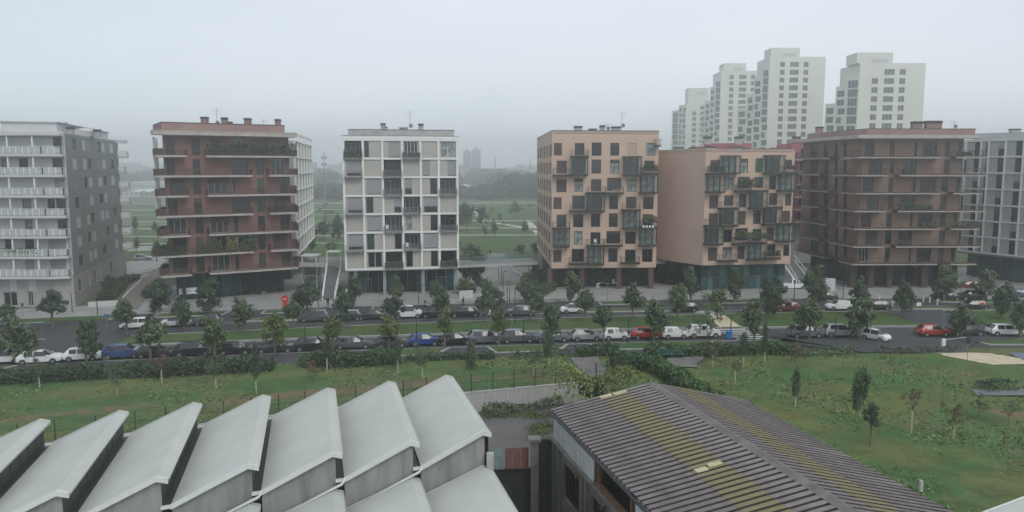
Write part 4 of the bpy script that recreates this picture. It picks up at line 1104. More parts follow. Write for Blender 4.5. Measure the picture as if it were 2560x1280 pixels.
for r in range(8):
    z = ZA + FH * r
    aC = f.a(*zA(372, 1150 - 144 * r), 1.6); b1 = f.w(f.L, .02)[:2]; 
    path = [f.w(0, 1.6)[:2], f.w(f.L - 2.6, 1.6)[:2], f.w(f.L - .0, .9)[:2], f.w(f.L, .02)[:2], f.w(0, .02)[:2]]
    b_ = MB().prism([rel(p) for p in path], z - .42, z).build('balcony' if r < 7 else 'roof_edge', M_palepan, R)
    if r < 7:
        mb = MB(); pp = [rel(p) for p in path[:4]]
        for (x0, y0), (x1, y1) in zip(pp, pp[1:]):
            L = hypot(x1 - x0, y1 - y0); n = max(1, round(L / .95)); mb.tube([(x0, y0, z + 1.05), (x1, y1, z + 1.05)], .04, 4)
            for k in range(n + 1):
                x, y = x0 + (x1 - x0) * k / n, y0 + (y1 - y0) * k / n; mb.box(x - .06, x + .06, y - .04, y + .04, z, z + 1.05)
            mb.quad((x0, y0 + .02, z + .1), (x1, y1 + .02, z + .1), (x1, y1 + .02, z + .95), (x0, y0 + .02, z + .95), 1)
        put(mb.build('railing', [M_white, M_railglass], b_), kind='stuff')
for r in range(7):
    z = ZA + FH * r
    for zx in (48, 232): a = f.a(*zA(zx + 8 * (6 - r), 230 + 144 * (6 - r)), 1.4); f.boxes('column', [(-.1, .1, 1.2, 1.4, 0, FH - .42)], M_white, a, 0, z)
    for a in (2, 12): f.boxes('column', [(-.1, .1, 1.2, 1.4, 0, FH - .42)], M_white, a, 0, z)
# far-end balconies poking out to the right
for r in range(7):
    z = ZA + FH * r + .2
    f2.balcony(f2.L - 1.2, f2.L + 1.6, z, depth=1.7 if r != 5 else 1.1, th=.45, slabm=M_palepan, rail='panel', railm=M_white)
f2.boxes('roof_edge', [(f2.L - 1.5, f2.L + 1.6, 0, 1.6, -.3, .3)], M_palepan, 0, 0, ZA + 7 * FH)
f2.boxes('penthouse', [(2.5, f2.L - 1.5, -9, -1.4, .2, 1.7), (2.2, f2.L - 1.2, -9.3, -1.1, 1.7, 1.85)], M_palepan, 0, 0, ZA + 7 * FH)
for (px0, px1, py, Y, dep) in ((0, 50, 308, 124, 8), (76, 166, 309, 128, 9)):
    x0, x1 = xat(px0, py, Y), xat(px1, py, Y); z0 = ZA + 7 * FH + .2; z1 = zat(px0, py, Y) - .2; mb = MB(); n = 8
    prof = [((x0 + (x1 - x0) * t), z0 + (z1 - z0) * (.55 + .45 * (1 - abs(2 * t - 1) ** 3))) for t in [i / n for i in range(n + 1)]]
    pl = [(x0, z0)] + prof + [(x1, z0)]
    V0 = [(x - Pc[0], Y - Pc[1], z) for x, z in pl]; V1 = [(x - Pc[0], Y + dep - Pc[1], z) for x, z in pl]
    mb.poly(V0); mb.poly(V1[::-1])
    for i in range(len(pl) - 1): mb.quad(V0[i], V1[i], V1[i + 1], V0[i + 1])
    mb.build('penthouse', M_palepan, R)
for px, py, Y in ((176, 322, 124), (243, 328, 136), (158, 311, 126)):
    chimney(R, xat(px, py, Y) - Pc[0], Y - Pc[1], zat(px, py, Y) - 1, .9, .8, 1.3)
box_plants(f, f.a(*zA(5, 990), 1.4), f.a(*zA(275, 990), 1.4), ZA + FH + .7, .7, 1.35, M_leaf, 'low plants along a white balcony of the grey block, second balcony from below')

# ================================================================== pink building behind
M_pink = mat('pink_render', (.33, .13, .14), .88, .08, .4)
X0, X1, Y = xat(1975, 450, 172), xat(2065, 450, 172), 172
R = thing('pink_apartment_block', 'pink apartment block glimpsed between the lower tan block and the brown block', 'building', (X0, Y, 0))
f = Fac(R, (X0, Y), (X1, Y)); zb, ztp = zat(2000, 553, Y), zat(2000, 356, Y)
nfl = 6; hf = (ztp - 1 - zb) / nfl
for r in range(nfl):
    for a in (2.2, 5.0, 7.0): f.window(a, a + 1.0, zb + r * hf + .5, zb + r * hf + 2.4, pane=M_dglass)
    f.balcony(.8, 5.8, zb + r * hf, depth=1.4, slabm=M_slabp, rail='bars', railm=M_dark)
f.wall(M_pink, z0=zb, z1=ztp)
f.boxes('rear_volume', [(-22, f.L, -18, -.35, zb, ztp - 1.3)], M_pink); f.boxes('ground_floor', [(-2, f.L - 1, -10, -1.5, 0, zb)], M_palepan)
for px0, px1, py in ((1735, 1780, 367), (1772, 1880, 358), (1960, 2020, 360)):
    YY = 182; x0, x1 = xat(px0, py, YY), xat(px1, py, YY)
    MB().box(x0 - X0, x1 - X0, YY - Y, YY - Y + 5, ztp - 1, zat(px0, py, YY)).build('roof_volume', M_pink, R)
for px in (1768, 1845, 1990): chimney(R, xat(px, 365, 180) - X0, 8, ztp - .2, 1.6, 1, 1.8)

# ================================================================== cream towers
M_cream = mat('cream_render', (.66, .67, .60), .88, .05, .1)
M_twwin = mat('tower_glass', (.07, .09, .09), .3, .4, .12, detail=2, color2=(.19, .215, .2))
z7 = lambda x, y: (1660 + x * .26563, 100 + y * .26563)
TW = {}
def tw_window(f, a0, a1, z0, z1, parent=None, mull=1):
    w = round((a1 - a0) / .1) * .1; h = round((z1 - z0) / .1) * .1; k = (round(w, 1), round(h, 1), mull)
    if k not in TW:
        mb = MB(); mb.quad((0, .2, 0), (w, .2, 0), (w, .2, h), (0, .2, h), 1)
        for i in range(mull): x = w * (i + 1) / (mull + 1); mb.box(x - .05, x + .05, .1, .19, 0, h)
        mb.box(0, w, .1, .195, h - .12, h); mb.box(0, .08, .1, .195, 0, h); mb.box(w - .08, w, .1, .195, 0, h)
        TW[k] = mb.mesh('window', [M_shut_pl, M_twwin])
    f.holes.append((a0, a0 + w, z0, z0 + h)); return f.place('window', TW[k], a0, 0, z0)
def tower(lab, Y, zxL, zxR, ztop, fl_px, wincols, yref, box, steps, nfl, y_first, ang=-50, depth=16):
    """front face between two pixel columns; steps: pieces of the stepped left face"""
    pL, pR = z7(zxL, 900), z7(zxR, 900)
    X0, X1 = xat(*pL, Y), xat(*pR, Y); R = thing('cream_tower', lab, 'building', (X0, Y, 0))
    f = Fac(R, (X0, Y), (X1, Y)); zt = zat(z7(zxR, ztop)[0], z7(zxR, ztop)[1], Y)
    zf = zat(*z7(zxR, y_first), Y)      # top edge of the first window row
    hf = fl_px * .26563 / F_PX * Y
    for r in range(nfl):
        for (c0, c1, yy) in wincols:
            if r < yy: continue
            a0 = f.a(*z7(c0, yref)); a1 = f.a(*z7(c1, yref)); tw_window(f, a0, a1, zf - r * hf - hf * .66, zf - r * hf, mull=2 if a1 - a0 > 2.8 else 1)
    f.wall(M_cream, z0=0, z1=zt)
    MB().box(.01, X1 - X0 - .01, .31, depth, 0, zt - .01).build('core', M_cream, R)
    if box:
        b0, b1, byt = box; a0, a1 = f.a(*z7(b0, byt + 60), -.5), f.a(*z7(b1, byt + 60), -.5); zb2 = zat(*z7(b1, byt), Y + .5)
        MB().box(a0, a1, .5, 9, zt, zb2).build('lift_house', M_cream, R)
        MB().box(a0 + (a1 - a0) * .42, a1 - (a1 - a0) * .15, .42, .5, zb2 - 3.6, zb2 - 2.2).build('lift_house_panel', M_shut_pl, R)
    # left stepped face
    dl = (-cos(radians(-ang)), sin(radians(-ang)))
    prev = 0
    for (zx0, zx1, yt, kind) in steps:
        F_ = Fac(R, (X0 + dl[0] * 60, Y + dl[1] * 60), (X0, Y))
        a0, _ = F_.az(*z7(zx0, yt)); a1, ztt = F_.az(*z7(zx1, yt)); a1 = min(a1, F_.L - prev - .02) if prev else F_.L - .02
        a0 = min(a0, a1 - 1.5); prev = F_.L - a0
        w = a1 - a0; n = max(1, round(w / 3.2)); cw = w / n
        for r in range(int(ztt / hf) - 1):
            z0 = ztt - 1.0 - (r + 1) * hf + hf * .12
            if kind == 'g' and r < 5: 
                tw_window(F_, a0 + .5, a1 - .5, z0 - .25, z0 + hf * .8, mull=2); continue
            for c in range(n):
                hsh = (r * 7 + c * 3 + int(zx0)) % 5
                if hsh == 4 and (r + c) % 3 == 0: continue
                u0 = a0 + cw * c + cw * (.12 if hsh < 3 else .22); tw_window(F_, u0, u0 + cw * (.72 if hsh != 1 else .5), z0, z0 + hf * .72, mull=1)
        F_.wall(M_cream, a0=a0, a1=a1, z0=0, z1=ztt)
        F_.boxes('core', [(a0, a1, -11, -.31, 0, ztt - .02)], M_cream)
    return R
tower('tallest cream tower, in the middle of the cluster behind the tan and brown blocks', 312, 970, 1490, 157, 70.5, [(1068, 1113, 0), (1160, 1243, 0), (1287, 1334, 0)], 860,
      (1008, 1278, 72), [(925, 970, 250, 'g'), (850, 922, 345, ''), (782, 848, 505, ''), (692, 780, 635, '')], 19, 205)
tower('cream tower standing apart on the right behind the brown block', 268, 1812, 2425, 217, 82, [(1935, 1995, 1), (2050, 2145, 0), (2192, 2250, 0)], 760,
      (1815, 2155, 117), [(1722, 1812, 340, 'g'), (1620, 1720, 430, ''), (1520, 1618, 595, '')], 17, 272)
tower('second cream tower from the left of the cluster, partly behind the tallest', 392, 522, 910, 290, 56.5, [(600, 640, 0), (690, 760, 0), (800, 845, 0)], 850,
      (562, 772, 218), [(480, 520, 365, 'g'), (435, 478, 440, ''), (385, 433, 570, ''), (372, 384, 690, '')], 19, 328)
tower('most distant cream tower, at the left of the cluster', 445, 200, 435, 600, 51, [(262, 300, 1), (335, 372, 0)], 850,
      (230, 425, 452), [(140, 198, 610, ''), (78, 138, 660, 'g')], 14, 620)

# ================================================================== footbridge, lift, stairs
xl_, yl_ = at(1145, 660, 5.0); xr_, yr_ = at(1345, 652, 5.0)
R = thing('footbridge', 'slim footbridge with glass rails between the white framed block and the tan block', 'bridge', (xl_, yl_, 0))
th = atan2(yr_ - yl_, xr_ - xl_); L = hypot(xr_ - xl_, yr_ - yl_); R.rotation_euler = (0, 0, th)
MB().box(0, L, 0, 4.5, 4.3, 4.9).build('deck', M_concrete, R); MB().box(0, L, -.06, 4.56, 4.9, 5.05).build('deck_surface', M_paving, R)
for y in (.05, 4.4):
    g_ = MB().box(0, L, y, y + .03, 5.05, 6.05).build('balustrade', M_thin, R)
    MB().box(0, L, y - .03, y + .06, 6.05, 6.12).build('handrail', M_grey, g_)
# lift tower
X, Yl = at(780, 712); X1, _ = at(815, 712); 
R = thing('lift_tower', 'white framed glass lift tower beside the ramp stairs', 'lift', (X, Yl - 6, 0)); w = (X1 - X) * .95
top = 6.0
fr = MB()
for x in (0, w): 
    for y in (0, 2.4): fr.box(x - .1, x + .1, y - .1, y + .1, .1, top)
for z in (.3, 2.6, 4.6, top): fr.box(0, w, -.11, .08, z - .1, z + .1); fr.box(0, w, 2.32, 2.51, z - .1, z + .1); fr.box(-.11, .08, 0, 2.4, z - .1, z + .1); fr.box(w - .08, w + .11, 0, 2.4, z - .1, z + .1)
fr.build('frame', M_white, R); MB().box(.1, w - .1, .1, 2.3, .2, top - .1).build('glass', M_thin, R); MB().box(.5, w - .5, .4, 2.0, 1.6, 4.2).build('lift_car', M_grey, R)
MB().box(-.3, w + .3, -.3, 2.9, top + .1, top + .25).build('roof', M_white, R)
def stairs(lab, b0, b1, t0, t1, zt, n=24, name='outdoor_stairs'):
    """b0,b1 bottom left/right, t0,t1 top left/right ground points"""
    R = thing(name, lab, 'stairs', (*b0, 0)); rl = lambda p, z: (p[0] - b0[0], p[1] - b0[1], z)
    mb = MB()
    lp = lambda a, b, t: (a[0] + (b[0] - a[0]) * t, a[1] + (b[1] - a[1]) * t)
    for k in range(n):
        t0_, t1_ = k / n, (k + 1) / n; P = [lp(b0, t0, t0_), lp(b1, t1, t0_), lp(b1, t1, t1_), lp(b0, t0, t1_)]
        z = zt * (k + 1) / n
        mb.prism([rl(p, 0)[:2] for p in P], max(0, z - .6), z)
    put(mb.build('flight', mat('stair_grey', (.14, .15, .155), .85, .15, 1), R), kind='stuff')
    for a, b in ((b0, t0), (b1, t1)):
        o = MB(); n2 = 9; d = hypot(b[0] - a[0], b[1] - a[1]); ux, uy = -(b[1] - a[1]) / d * .08, (b[0] - a[0]) / d * .08
        o.prism([(a[0] - b0[0] - ux, a[1] - b0[1] - uy), (a[0] - b0[0] + ux, a[1] - b0[1] + uy), (b[0] - b0[0] + ux, b[1] - b0[1] + uy), (b[0] - b0[0] - ux, b[1] - b0[1] - uy)], [.0, 0, zt - .5, zt - .5], [.45, .45, zt + .15, zt + .15])
        o.build('stringer', M_white, R)
        o = MB(); o.tube([rl(a, 1.15), rl(b, zt + 1.1)], .05, 5)
        for k in range(n2 + 1):
            p = lp(a, b, k / n2); z = zt * k / n2; o.tube([rl(p, z + .1), rl(p, z + 1.12)], .03, 4)
        o.build('handrail', M_white, R)
    return R
b0 = at(806, 752); b1 = at(836, 750); tl = at(818, 662, 5); tr = at(855, 660, 5)
stairs('grey stair ramp with white rails climbing between the red brick and white framed blocks', b0, b1, tl, tr, 5)
pf = thing('stair_platform', 'raised platform and white portal at the top of the stair ramp', 'platform', (tl[0] - 6, tl[1], 0))
MB().box(0, 13, .05, 12, 4.6, 5.0).build('deck', M_concrete, pf)
pr = MB(); x = 6; w = tr[0] - tl[0]; pr.box(x - .1, x + .05, 0, .15, 5, 7.2); pr.box(x + w - .05, x + w + .1, 0, .15, 5, 7.2); pr.box(x - .1, x + w + .1, -.1, 2.4, 7.2, 7.35); pr.build('portal', M_white, pf)
b0 = at(2000, 722); b1 = at(2040, 722); tl = at(1958, 655, 4.8); tr = at(1985, 652, 4.8)
stairs('stairs with pale rails beside the brown block, behind the white pickup', b0, b1, tl, tr, 4.8)
# ================================================================== white saw-tooth roofs in front
VD = (.92479, .38049); UD = None
zc6 = at(1226, 1080, 7.0)                       # front end of the sixth ridge cap
bk6 = at(1134, 944.5, 7.0)
UD = (bk6[0] - zc6[0], bk6[1] - zc6[1]); LU = hypot(*UD); UD = (UD[0] / LU, UD[1] / LU)
PIT = 4.18
M_membrane = mat('white_membrane', (.41, .435, .395), .6, .05, .35, .03, spec=.25, color2=(.475, .50, .455))
M_trim = mat('white_metal_trim', (.56, .59, .56), .45, .04)
M_oldc = mat('weathered_concrete', (.16, .17, .165), .93, .3, .9, .4, stretch=(1.6, 1.6, .25), color2=(.31, .31, .29), detail=8)
M_glazing = mat('dirty_glazing', (.02, .026, .024), .5, .5, .8, color2=(.055, .06, .035), detail=7)
def P_(a, u, z): return (zc6[0] + VD[0] * a + UD[0] * u, zc6[1] + VD[1] * a + UD[1] * u, z)
def shed_roof(root, k, u0, u1, zc, zp, zv, hw, first=False):
    """module k: valley at the left, peak and short cap at the right"""
    ac = -PIT * (6 - k); rl = lambda p: (p[0] - root.location.x, p[1] - root.location.y, p[2])
    av, ap = ac - PIT + .06, ac - .52; t = .16
    prof = [(av, zv), (ap, zp), (ac, zc)]
    ov = .22
    mb = MB()
    A = [[rl(P_(a, u, z)) for a, z in prof] for u in (u0 - ov, u1 + ov)]
    Bq = [[rl(P_(a, u, z - t)) for a, z in prof] for u in (u0 - ov, u1 + ov)]
    for i in range(2):
        mb.quad(A[0][i], A[0][i + 1], A[1][i + 1], A[1][i]); mb.quad(Bq[0][i + 1], Bq[0][i], Bq[1][i], Bq[1][i + 1])
        mb.quad(Bq[0][i], Bq[0][i + 1], A[0][i + 1], A[0][i]); mb.quad(Bq[1][i + 1], Bq[1][i], A[1][i], A[1][i + 1])
    mb.quad(Bq[0][2], Bq[1][2], A[1][2], A[0][2]); mb.quad(Bq[1][0], Bq[0][0], A[0][0], A[1][0])
    o = mb.build('roof_shed', M_membrane, root)
    tr = MB()       # metal trim along both gable edges and the ridge
    for u, s in ((u0 - ov, -1), (u1 + ov, 1)):
        for i in range(2):
            (a0, z0), (a1, z1) = prof[i], prof[i + 1]
            p = [rl(P_(a0, u, z0 + .035)), rl(P_(a1, u, z1 + .035)), rl(P_(a1, u + .05 * s, z1 + .035)), rl(P_(a0, u + .05 * s, z0 + .035))]
            q = [(x, y, z - .26) for x, y, z in p]
            tr.quad(*p); tr.quad(q[3], q[2], p[2], p[3]); tr.quad(p[0], p[1], q[1], q[0])
            pi_ = [rl(P_(a0, u - .1 * s, z0 + .03)), rl(P_(a1, u - .1 * s, z1 + .03))]
            tr.quad(p[0], p[1], (pi_[1][0], pi_[1][1], pi_[1][2]), pi_[0])
    p = [rl(P_(ac + .003, u0 - ov, zc + .03)), rl(P_(ac + .003, u1 + ov, zc + .03)), rl(P_(ac + .025, u1 + ov, zc + .02)), rl(P_(ac + .025, u0 - ov, zc + .02))]
    tr.quad(*p); tr.quad(p[3], p[2], (p[2][0], p[2][1], p[2][2] - .1), (p[3][0], p[3][1], p[3][2] - .1))
    tr.build('roof_trim', M_trim, o)
    # glazed drop on the right, front and rear gable walls
    g = MB(); gl = ac - .34
    g.quad(rl(P_(gl, u0, zv - .6)), rl(P_(gl, u1, zv - .6)), rl(P_(gl, u1, zc - .1)), rl(P_(gl, u0, zc - .1)))
    w_ = g.build('north_light', M_glazing, root)
    fm = MB(); n = 9
    for i in range(n + 1):
        u = u0 + (u1 - u0) * i / n; a_ = rl(P_(gl + .03, u, zv - .1)); b_ = rl(P_(gl + .03, u, zc - .15)); fm.tube([a_, b_], .012, 4)
    fm.tube([rl(P_(gl + .04, u0, zv + .12)), rl(P_(gl + .04, u1, zv + .12))], .05, 4); fm.build('glazing_bar', M_dark, w_)
    for u, nm in ((u0, 'gable_wall'), (u1, 'rear_gable_wall')):
        m_ = MB(); s = .18 if u == u0 else -.18
        loZ = zv - hw
        pts0 = [P_(av + .02, u, loZ), P_(gl - .02, u, loZ), P_(gl - .02, u, zc - t - .01), P_(ap, u, zp - t - .01), P_(av + .02, u, zv - t - .01)]
        pts1 = [P_(av + .02, u + s, loZ), P_(gl - .02, u + s, loZ), P_(gl - .02, u + s, zc - t - .01), P_(ap, u + s, zp - t - .01), P_(av + .02, u + s, zv - t - .01)]
        m_.poly([rl(p) for p in pts0]); m_.poly([rl(p) for p in pts1[::-1]])
        for i in range(5): j = (i + 1) % 5; m_.quad(rl(pts0[i]), rl(pts1[i]), rl(pts1[j]), rl(pts0[j]))
        m_.build(nm, M_oldc, root)
    # flat gutter end sticking out at the back
    q = MB()
    for uu in (u0, u1):
        s = -1 if uu == u0 else 1
        c = [rl(P_(av - .45, uu + s * .02, zv - .05)), rl(P_(av + .1, uu + s * .02, zv - .05)), rl(P_(av + .1, uu + s * .25, zv - .05)), rl(P_(av - .45, uu + s * .25, zv - .05))]
        q.quad(*c); q.quad(*[(x, y, z - .12) for x, y, z in c[::-1]])
        for i in range(4): j = (i + 1) % 4; q.quad((c[i][0], c[i][1], c[i][2] - .12), (c[j][0], c[j][1], c[j][2] - .12), c[j], c[i])
    q.build('gutter_end', M_trim, root)
    vg = MB(); vg.quad(rl(P_(av - .5, u0, zv - .16)), rl(P_(av + .3, u0, zv - .16)), rl(P_(av + .3, u1, zv - .16)), rl(P_(av - .5, u1, zv - .16)))
    vg.build('valley_gutter', M_dark, root)
R1 = thing('sawtooth_factory', 'rear row of white saw-tooth factory roofs with grey concrete gable walls', 'building', (*P_(0, 0, 0)[:2], 0))
for k in range(-2, 7): shed_roof(R1, k, 0, LU, 7.0, 7.18, 5.68, 3.2)
R1l = R1.location
rl = lambda p: (p[0] - R1l.x, p[1] - R1l.y, p[2])
b = MB().poly([rl(P_(-40, 0, 2.6)), rl(P_(0, 0, 2.6)), rl(P_(0, LU, 2.6)), rl(P_(-40, LU, 2.6))]).build('ceiling', M_dark, R1)
m_ = MB(); a_ = -.12
for (p, q) in (((a_, 0), (a_, LU)), ((a_, LU), (-40, LU)), ((-40, 0), (a_, 0))): m_.quad(rl(P_(p[0], p[1], -2)), rl(P_(q[0], q[1], -2)), rl(P_(q[0], q[1], 2.7)), rl(P_(p[0], p[1], 2.7)))
m_.quad(rl(P_(a_, 0, 2.7)), rl(P_(a_, LU, 2.7)), rl(P_(a_, LU, 6.8)), rl(P_(a_, 0, 6.8)))
m_.build('outer_wall', M_oldc, R1)
MB().tube([rl(P_(-.1, -.35, 3.6)), rl(P_(-.1, -.35, 5.9))], .28, 4).build('corner_post', M_concrete, R1)
R2 = thing('sawtooth_factory', 'lower front row of white saw-tooth roofs cut by the bottom edge of the picture', 'building', (*P_(0, -.3, 0)[:2], 0))
for k in range(0, 7): shed_roof(R2, k, -16.5, -.42, 4.95, 5.15, 3.95, 2.5)
m_ = MB(); r2 = lambda p: (p[0] - R2.location.x, p[1] - R2.location.y, p[2])
m_.quad(r2(P_(-.12, -16, -2)), r2(P_(-.12, -.4, -2)), r2(P_(-.12, -.4, 4.8)), r2(P_(-.12, -16, 4.8))); m_.build('outer_wall', M_oldc, R2)
m_ = MB(); m_.quad(r2(P_(-30, -16, 1.6)), r2(P_(0, -16, 1.6)), r2(P_(0, -.4, 1.6)), r2(P_(-30, -.4, 1.6))); m_.build('ceiling', M_dark, R2)
# pale downpipes running down the gable feet
for k in (3, 4, 5):
    a = -PIT * (6 - k); p = [P_(a + .1, -.3, 5.72), P_(a - .05, -.36, 5.45), P_(a - 2.9, -.36, 4.35)]
    ob = thing('drain_pipe', 'pale sloping drain pipe on the grey gable, ' + {5: 'nearest the right end', 4: 'second from the right end', 3: 'third from the right end'}[k], 'pipe', p[0])
    MB().tube([(q[0] - p[0][0], q[1] - p[0][1], q[2] - p[0][2]) for q in p], .075, 8).build('pipe', M_trim, ob, smooth=True)

# ================================================================== corrugated barn
A = BARN_L; ZE, ZR = 6.0, 7.45
gd = (.9888, .1493); L_B = 34.0; WB = 13.12; MID = 6.65
R = thing('corrugated_roof_barn', 'old barn with a dark corrugated roof striped by yellowed translucent sheets', 'building', (A[0], A[1], 0))
def Bp(s, t, z): return (gd[0] * t + BU[0] * s, gd[1] * t + BU[1] * s, z)      # s along the eaves to the camera, t across
M_sheet = mat('brown_grey_sheet', (.10, .083, .08), .7, .3, .8, .12, color2=(.195, .172, .165), bscale=9, spec=.35)
M_sheet2 = mat('purple_grey_sheet', (.12, .102, .10), .7, .3, .7, .12, color2=(.23, .207, .203), bscale=9, spec=.35)
M_yel = mat('yellowed_sheet', (.165, .135, .068), .7, .3, .6, .12, color2=(.235, .20, .105), bscale=9, spec=.35)
SH = 1.0
M_grooveshade = mat('groove_shade', (.04, .036, .034), .95, .4, 3)  # dark colour that paints shade into the roof sheet grooves
def sheet_mesh(t0, t1, side, m, name='roof_sheet'):
    """one corrugated sheet, 1 m along the eaves; ribs run down the slope"""
    zs = lambda t: ZE + (ZR - ZE) * (t / MID if side < 0 else (WB - t) / (WB - MID))
    mb = MB(); prof = [(0, .13), (.1, .14), (.2, .135), (.3, .13), (.34, .01), (.44, .01), (.48, .13), (.5, .13)]
    prof = prof[:-1] + [(x + .5, z) for x, z in prof]
    for (s0, h0), (s1, h1) in zip(prof, prof[1:]):
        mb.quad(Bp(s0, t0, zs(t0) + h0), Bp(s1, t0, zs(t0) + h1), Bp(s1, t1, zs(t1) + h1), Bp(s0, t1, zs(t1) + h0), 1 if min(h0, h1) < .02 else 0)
    return mb.mesh(name, [m, M_grooveshade])
bands = [(-.25, 3.05, -1, M_sheet), (3.0, 4.72, -1, M_yel), (4.67, MID - .05, -1, M_sheet2), (MID + .05, 8.2, 1, M_sheet2), (8.15, 9.75, 1, M_yel), (9.7, WB + .25, 1, M_sheet)]
for t0, t1, side, m in bands:
    me = sheet_mesh(t0, t1, side, m); me2 = sheet_mesh(t0, t1, side, M_sheet2 if m is M_sheet else m)
    for k in range(int(L_B)):
        o = link('roof_sheet', me if random.random() < .7 else me2, R); o.location = (BU[0] * k * SH, BU[1] * k * SH, random.uniform(0, .014) + (.02 if m is M_yel else 0))
rc = MB()
for (ta, za), (tb, zb_) in (((MID - .36, ZR + .07), (MID, ZR + .22)), ((MID, ZR + .22), (MID + .36, ZR + .07))):
    rc.quad(Bp(-.1, ta, za), Bp(L_B, ta, za), Bp(L_B, tb, zb_), Bp(-.1, tb, zb_))
rc.build('ridge_cap', M_sheet, R)
dk = MB(); dk.poly([Bp(.05, .02, ZE - .22), Bp(.05, MID, ZR - .22), Bp(L_B, MID, ZR - .22), Bp(L_B, .02, ZE - .22)]); dk.poly([Bp(.05, MID, ZR - .22), Bp(.05, WB - .02, ZE - .22), Bp(L_B, WB - .02, ZE - .22), Bp(L_B, MID, ZR - .22)])
dk.build('roof_deck', M_dark, R)
eg = MB()
for t in (-.32, WB + .32): eg.tube([Bp(-.1, t, ZE - .12), Bp(L_B, t, ZE - .12)], .08, 6)
eg.build('gutter', M_dark, R)
ge = MB(); ge.tube([Bp(-.05, -.3, ZE - .02), Bp(-.05, MID, ZR + .08), Bp(-.05, WB + .3, ZE - .02)], .07, 5); ge.build('verge_trim', M_grey, R)
# two broken pale sheets
M_pale = mat('bleached_sheet', (.46, .42, .25), .6, .2, 2)
zsl = lambda t: ZE + (ZR - ZE) * t / MID + .06
for s0, t0, t1 in ((.1, 3.0, 3.75), (.15, 3.9, 4.75), (12.9, 3.15, 3.75), (12.7, 3.9, 4.6)):
    mb = MB(); c = [Bp(s0, t0, zsl(t0) + .11), Bp(s0 + .42, t0, zsl(t0) + .11), Bp(s0 + .42, t1, zsl(t1) + .11), Bp(s0, t1, zsl(t1) + .11)]
    mb.quad(*c); mb.quad(*[(x, y, z - .03) for x, y, z in c[::-1]])
    for i in range(4): j = (i + 1) % 4; mb.quad((c[i][0], c[i][1], c[i][2] - .03), (c[j][0], c[j][1], c[j][2] - .03), c[j], c[i])
    mb.build('bleached_patch', M_pale, R)
# left wall: white cladding over old concrete with openings
fb = Fac(R, A, (A[0] + BU[0] * L_B, A[1] + BU[1] * L_B))
M_clad = mat('white_cladding', (.47, .50, .49), .6, .08, 1.2, .05, stretch=(1, 1, .3), color2=(.58, .61, .6))
M_oldwall2 = mat('old_plaster', (.13, .125, .108), .93, .25, .7, .3, color2=(.24, .23, .205))
gap = (7.6, 12.9)
k = 0; a = 0.1
while a < L_B - 1:
    if not (gap[0] <= a + .4 <= gap[1]):
        w_ = .86 if k % 2 else .92
        fb.boxes('cladding_panel', [(a, a + w_, 0, .05, 4.12, ZE - .16), (a, a + .05, .05, .09, 4.12, ZE - .16), (a + .45, a + .49, .05, .075, 4.12, ZE - .16)], M_clad)
    a += .95; k += 1
for a0, a1 in ((2.0, 5.0), (7.0, 10.0), (12.2, 15.4), (17, 20)):
    fb.holes.append((a0, a1, .9, 3.2))
    o = fb.window(a0, a1, .9, 3.2, pane=M_dglass, mull=4, hole=False, fr=.06, rec=.22)
fb.wall(M_oldwall2, z0=-2, z1=4.05, depth=.35)
for a in (.1, 1.2, 5.7, 6.4, 10.7, 11.5, 16, 21): fb.boxes('pilaster', [(0, .32, .01, .22, -2, 4.0)], M_oldwall2, a)
fb.boxes('ledge', [(0, L_B, .01, .3, 4.0, 4.12)], M_oldwall2)
# torn rusty opening
M_rust = mat('rusty_timber', (.16, .10, .06), .9, .35, 2, .3)
fb.boxes('opening_recess', [(gap[0], gap[1], -1.2, -1.1, 4.1, ZE - .2)], M_dark)
for x0, x1 in ((gap[0], gap[0] + .22), (gap[0] + .5, gap[0] + .62), (gap[1] - .2, gap[1])): fb.boxes('timber_post', [(x0, x1, -.15, .06, 4.1, ZE - .15)], M_rust)
fb.boxes('opening_sill', [(gap[0], gap[1], -.2, .12, 4.12, 4.3)], M_rust)
fb.boxes('opening_head', [(gap[0], gap[1], -.1, .06, ZE - .34, ZE - .16)], M_clad)
fk = MB(); fk.quad(Bp(0, WB, -2), Bp(L_B, WB, -2), Bp(L_B, WB, ZE - .2), Bp(0, WB, ZE - .2)); fk.poly([Bp(.1, 0, -2), Bp(.1, WB, -2), Bp(.1, WB, ZE - .22), Bp(.1, MID, ZR - .22), Bp(.1, 0, ZE - .22)][::-1]); fk.build('rear_wall', M_oldwall2, R)
for a, z in ((5.3, 3.6), (9.4, 3.5)):
    p = fb.w(a, .3, z); o = thing('wall_bracket', 'small rusty bracket on the old barn wall ' + ('above the first window' if a < 6 else 'between the two windows'), 'bracket', p, fb.th)
    MB().tube([(0, 0, 0), (0, 0, .55), (.25, -.15, .75)], .03, 4).build('arm', M_rust, o); MB().box(-.08, .08, -.08, .3, -.1, .05).build('plate', M_rust, o)
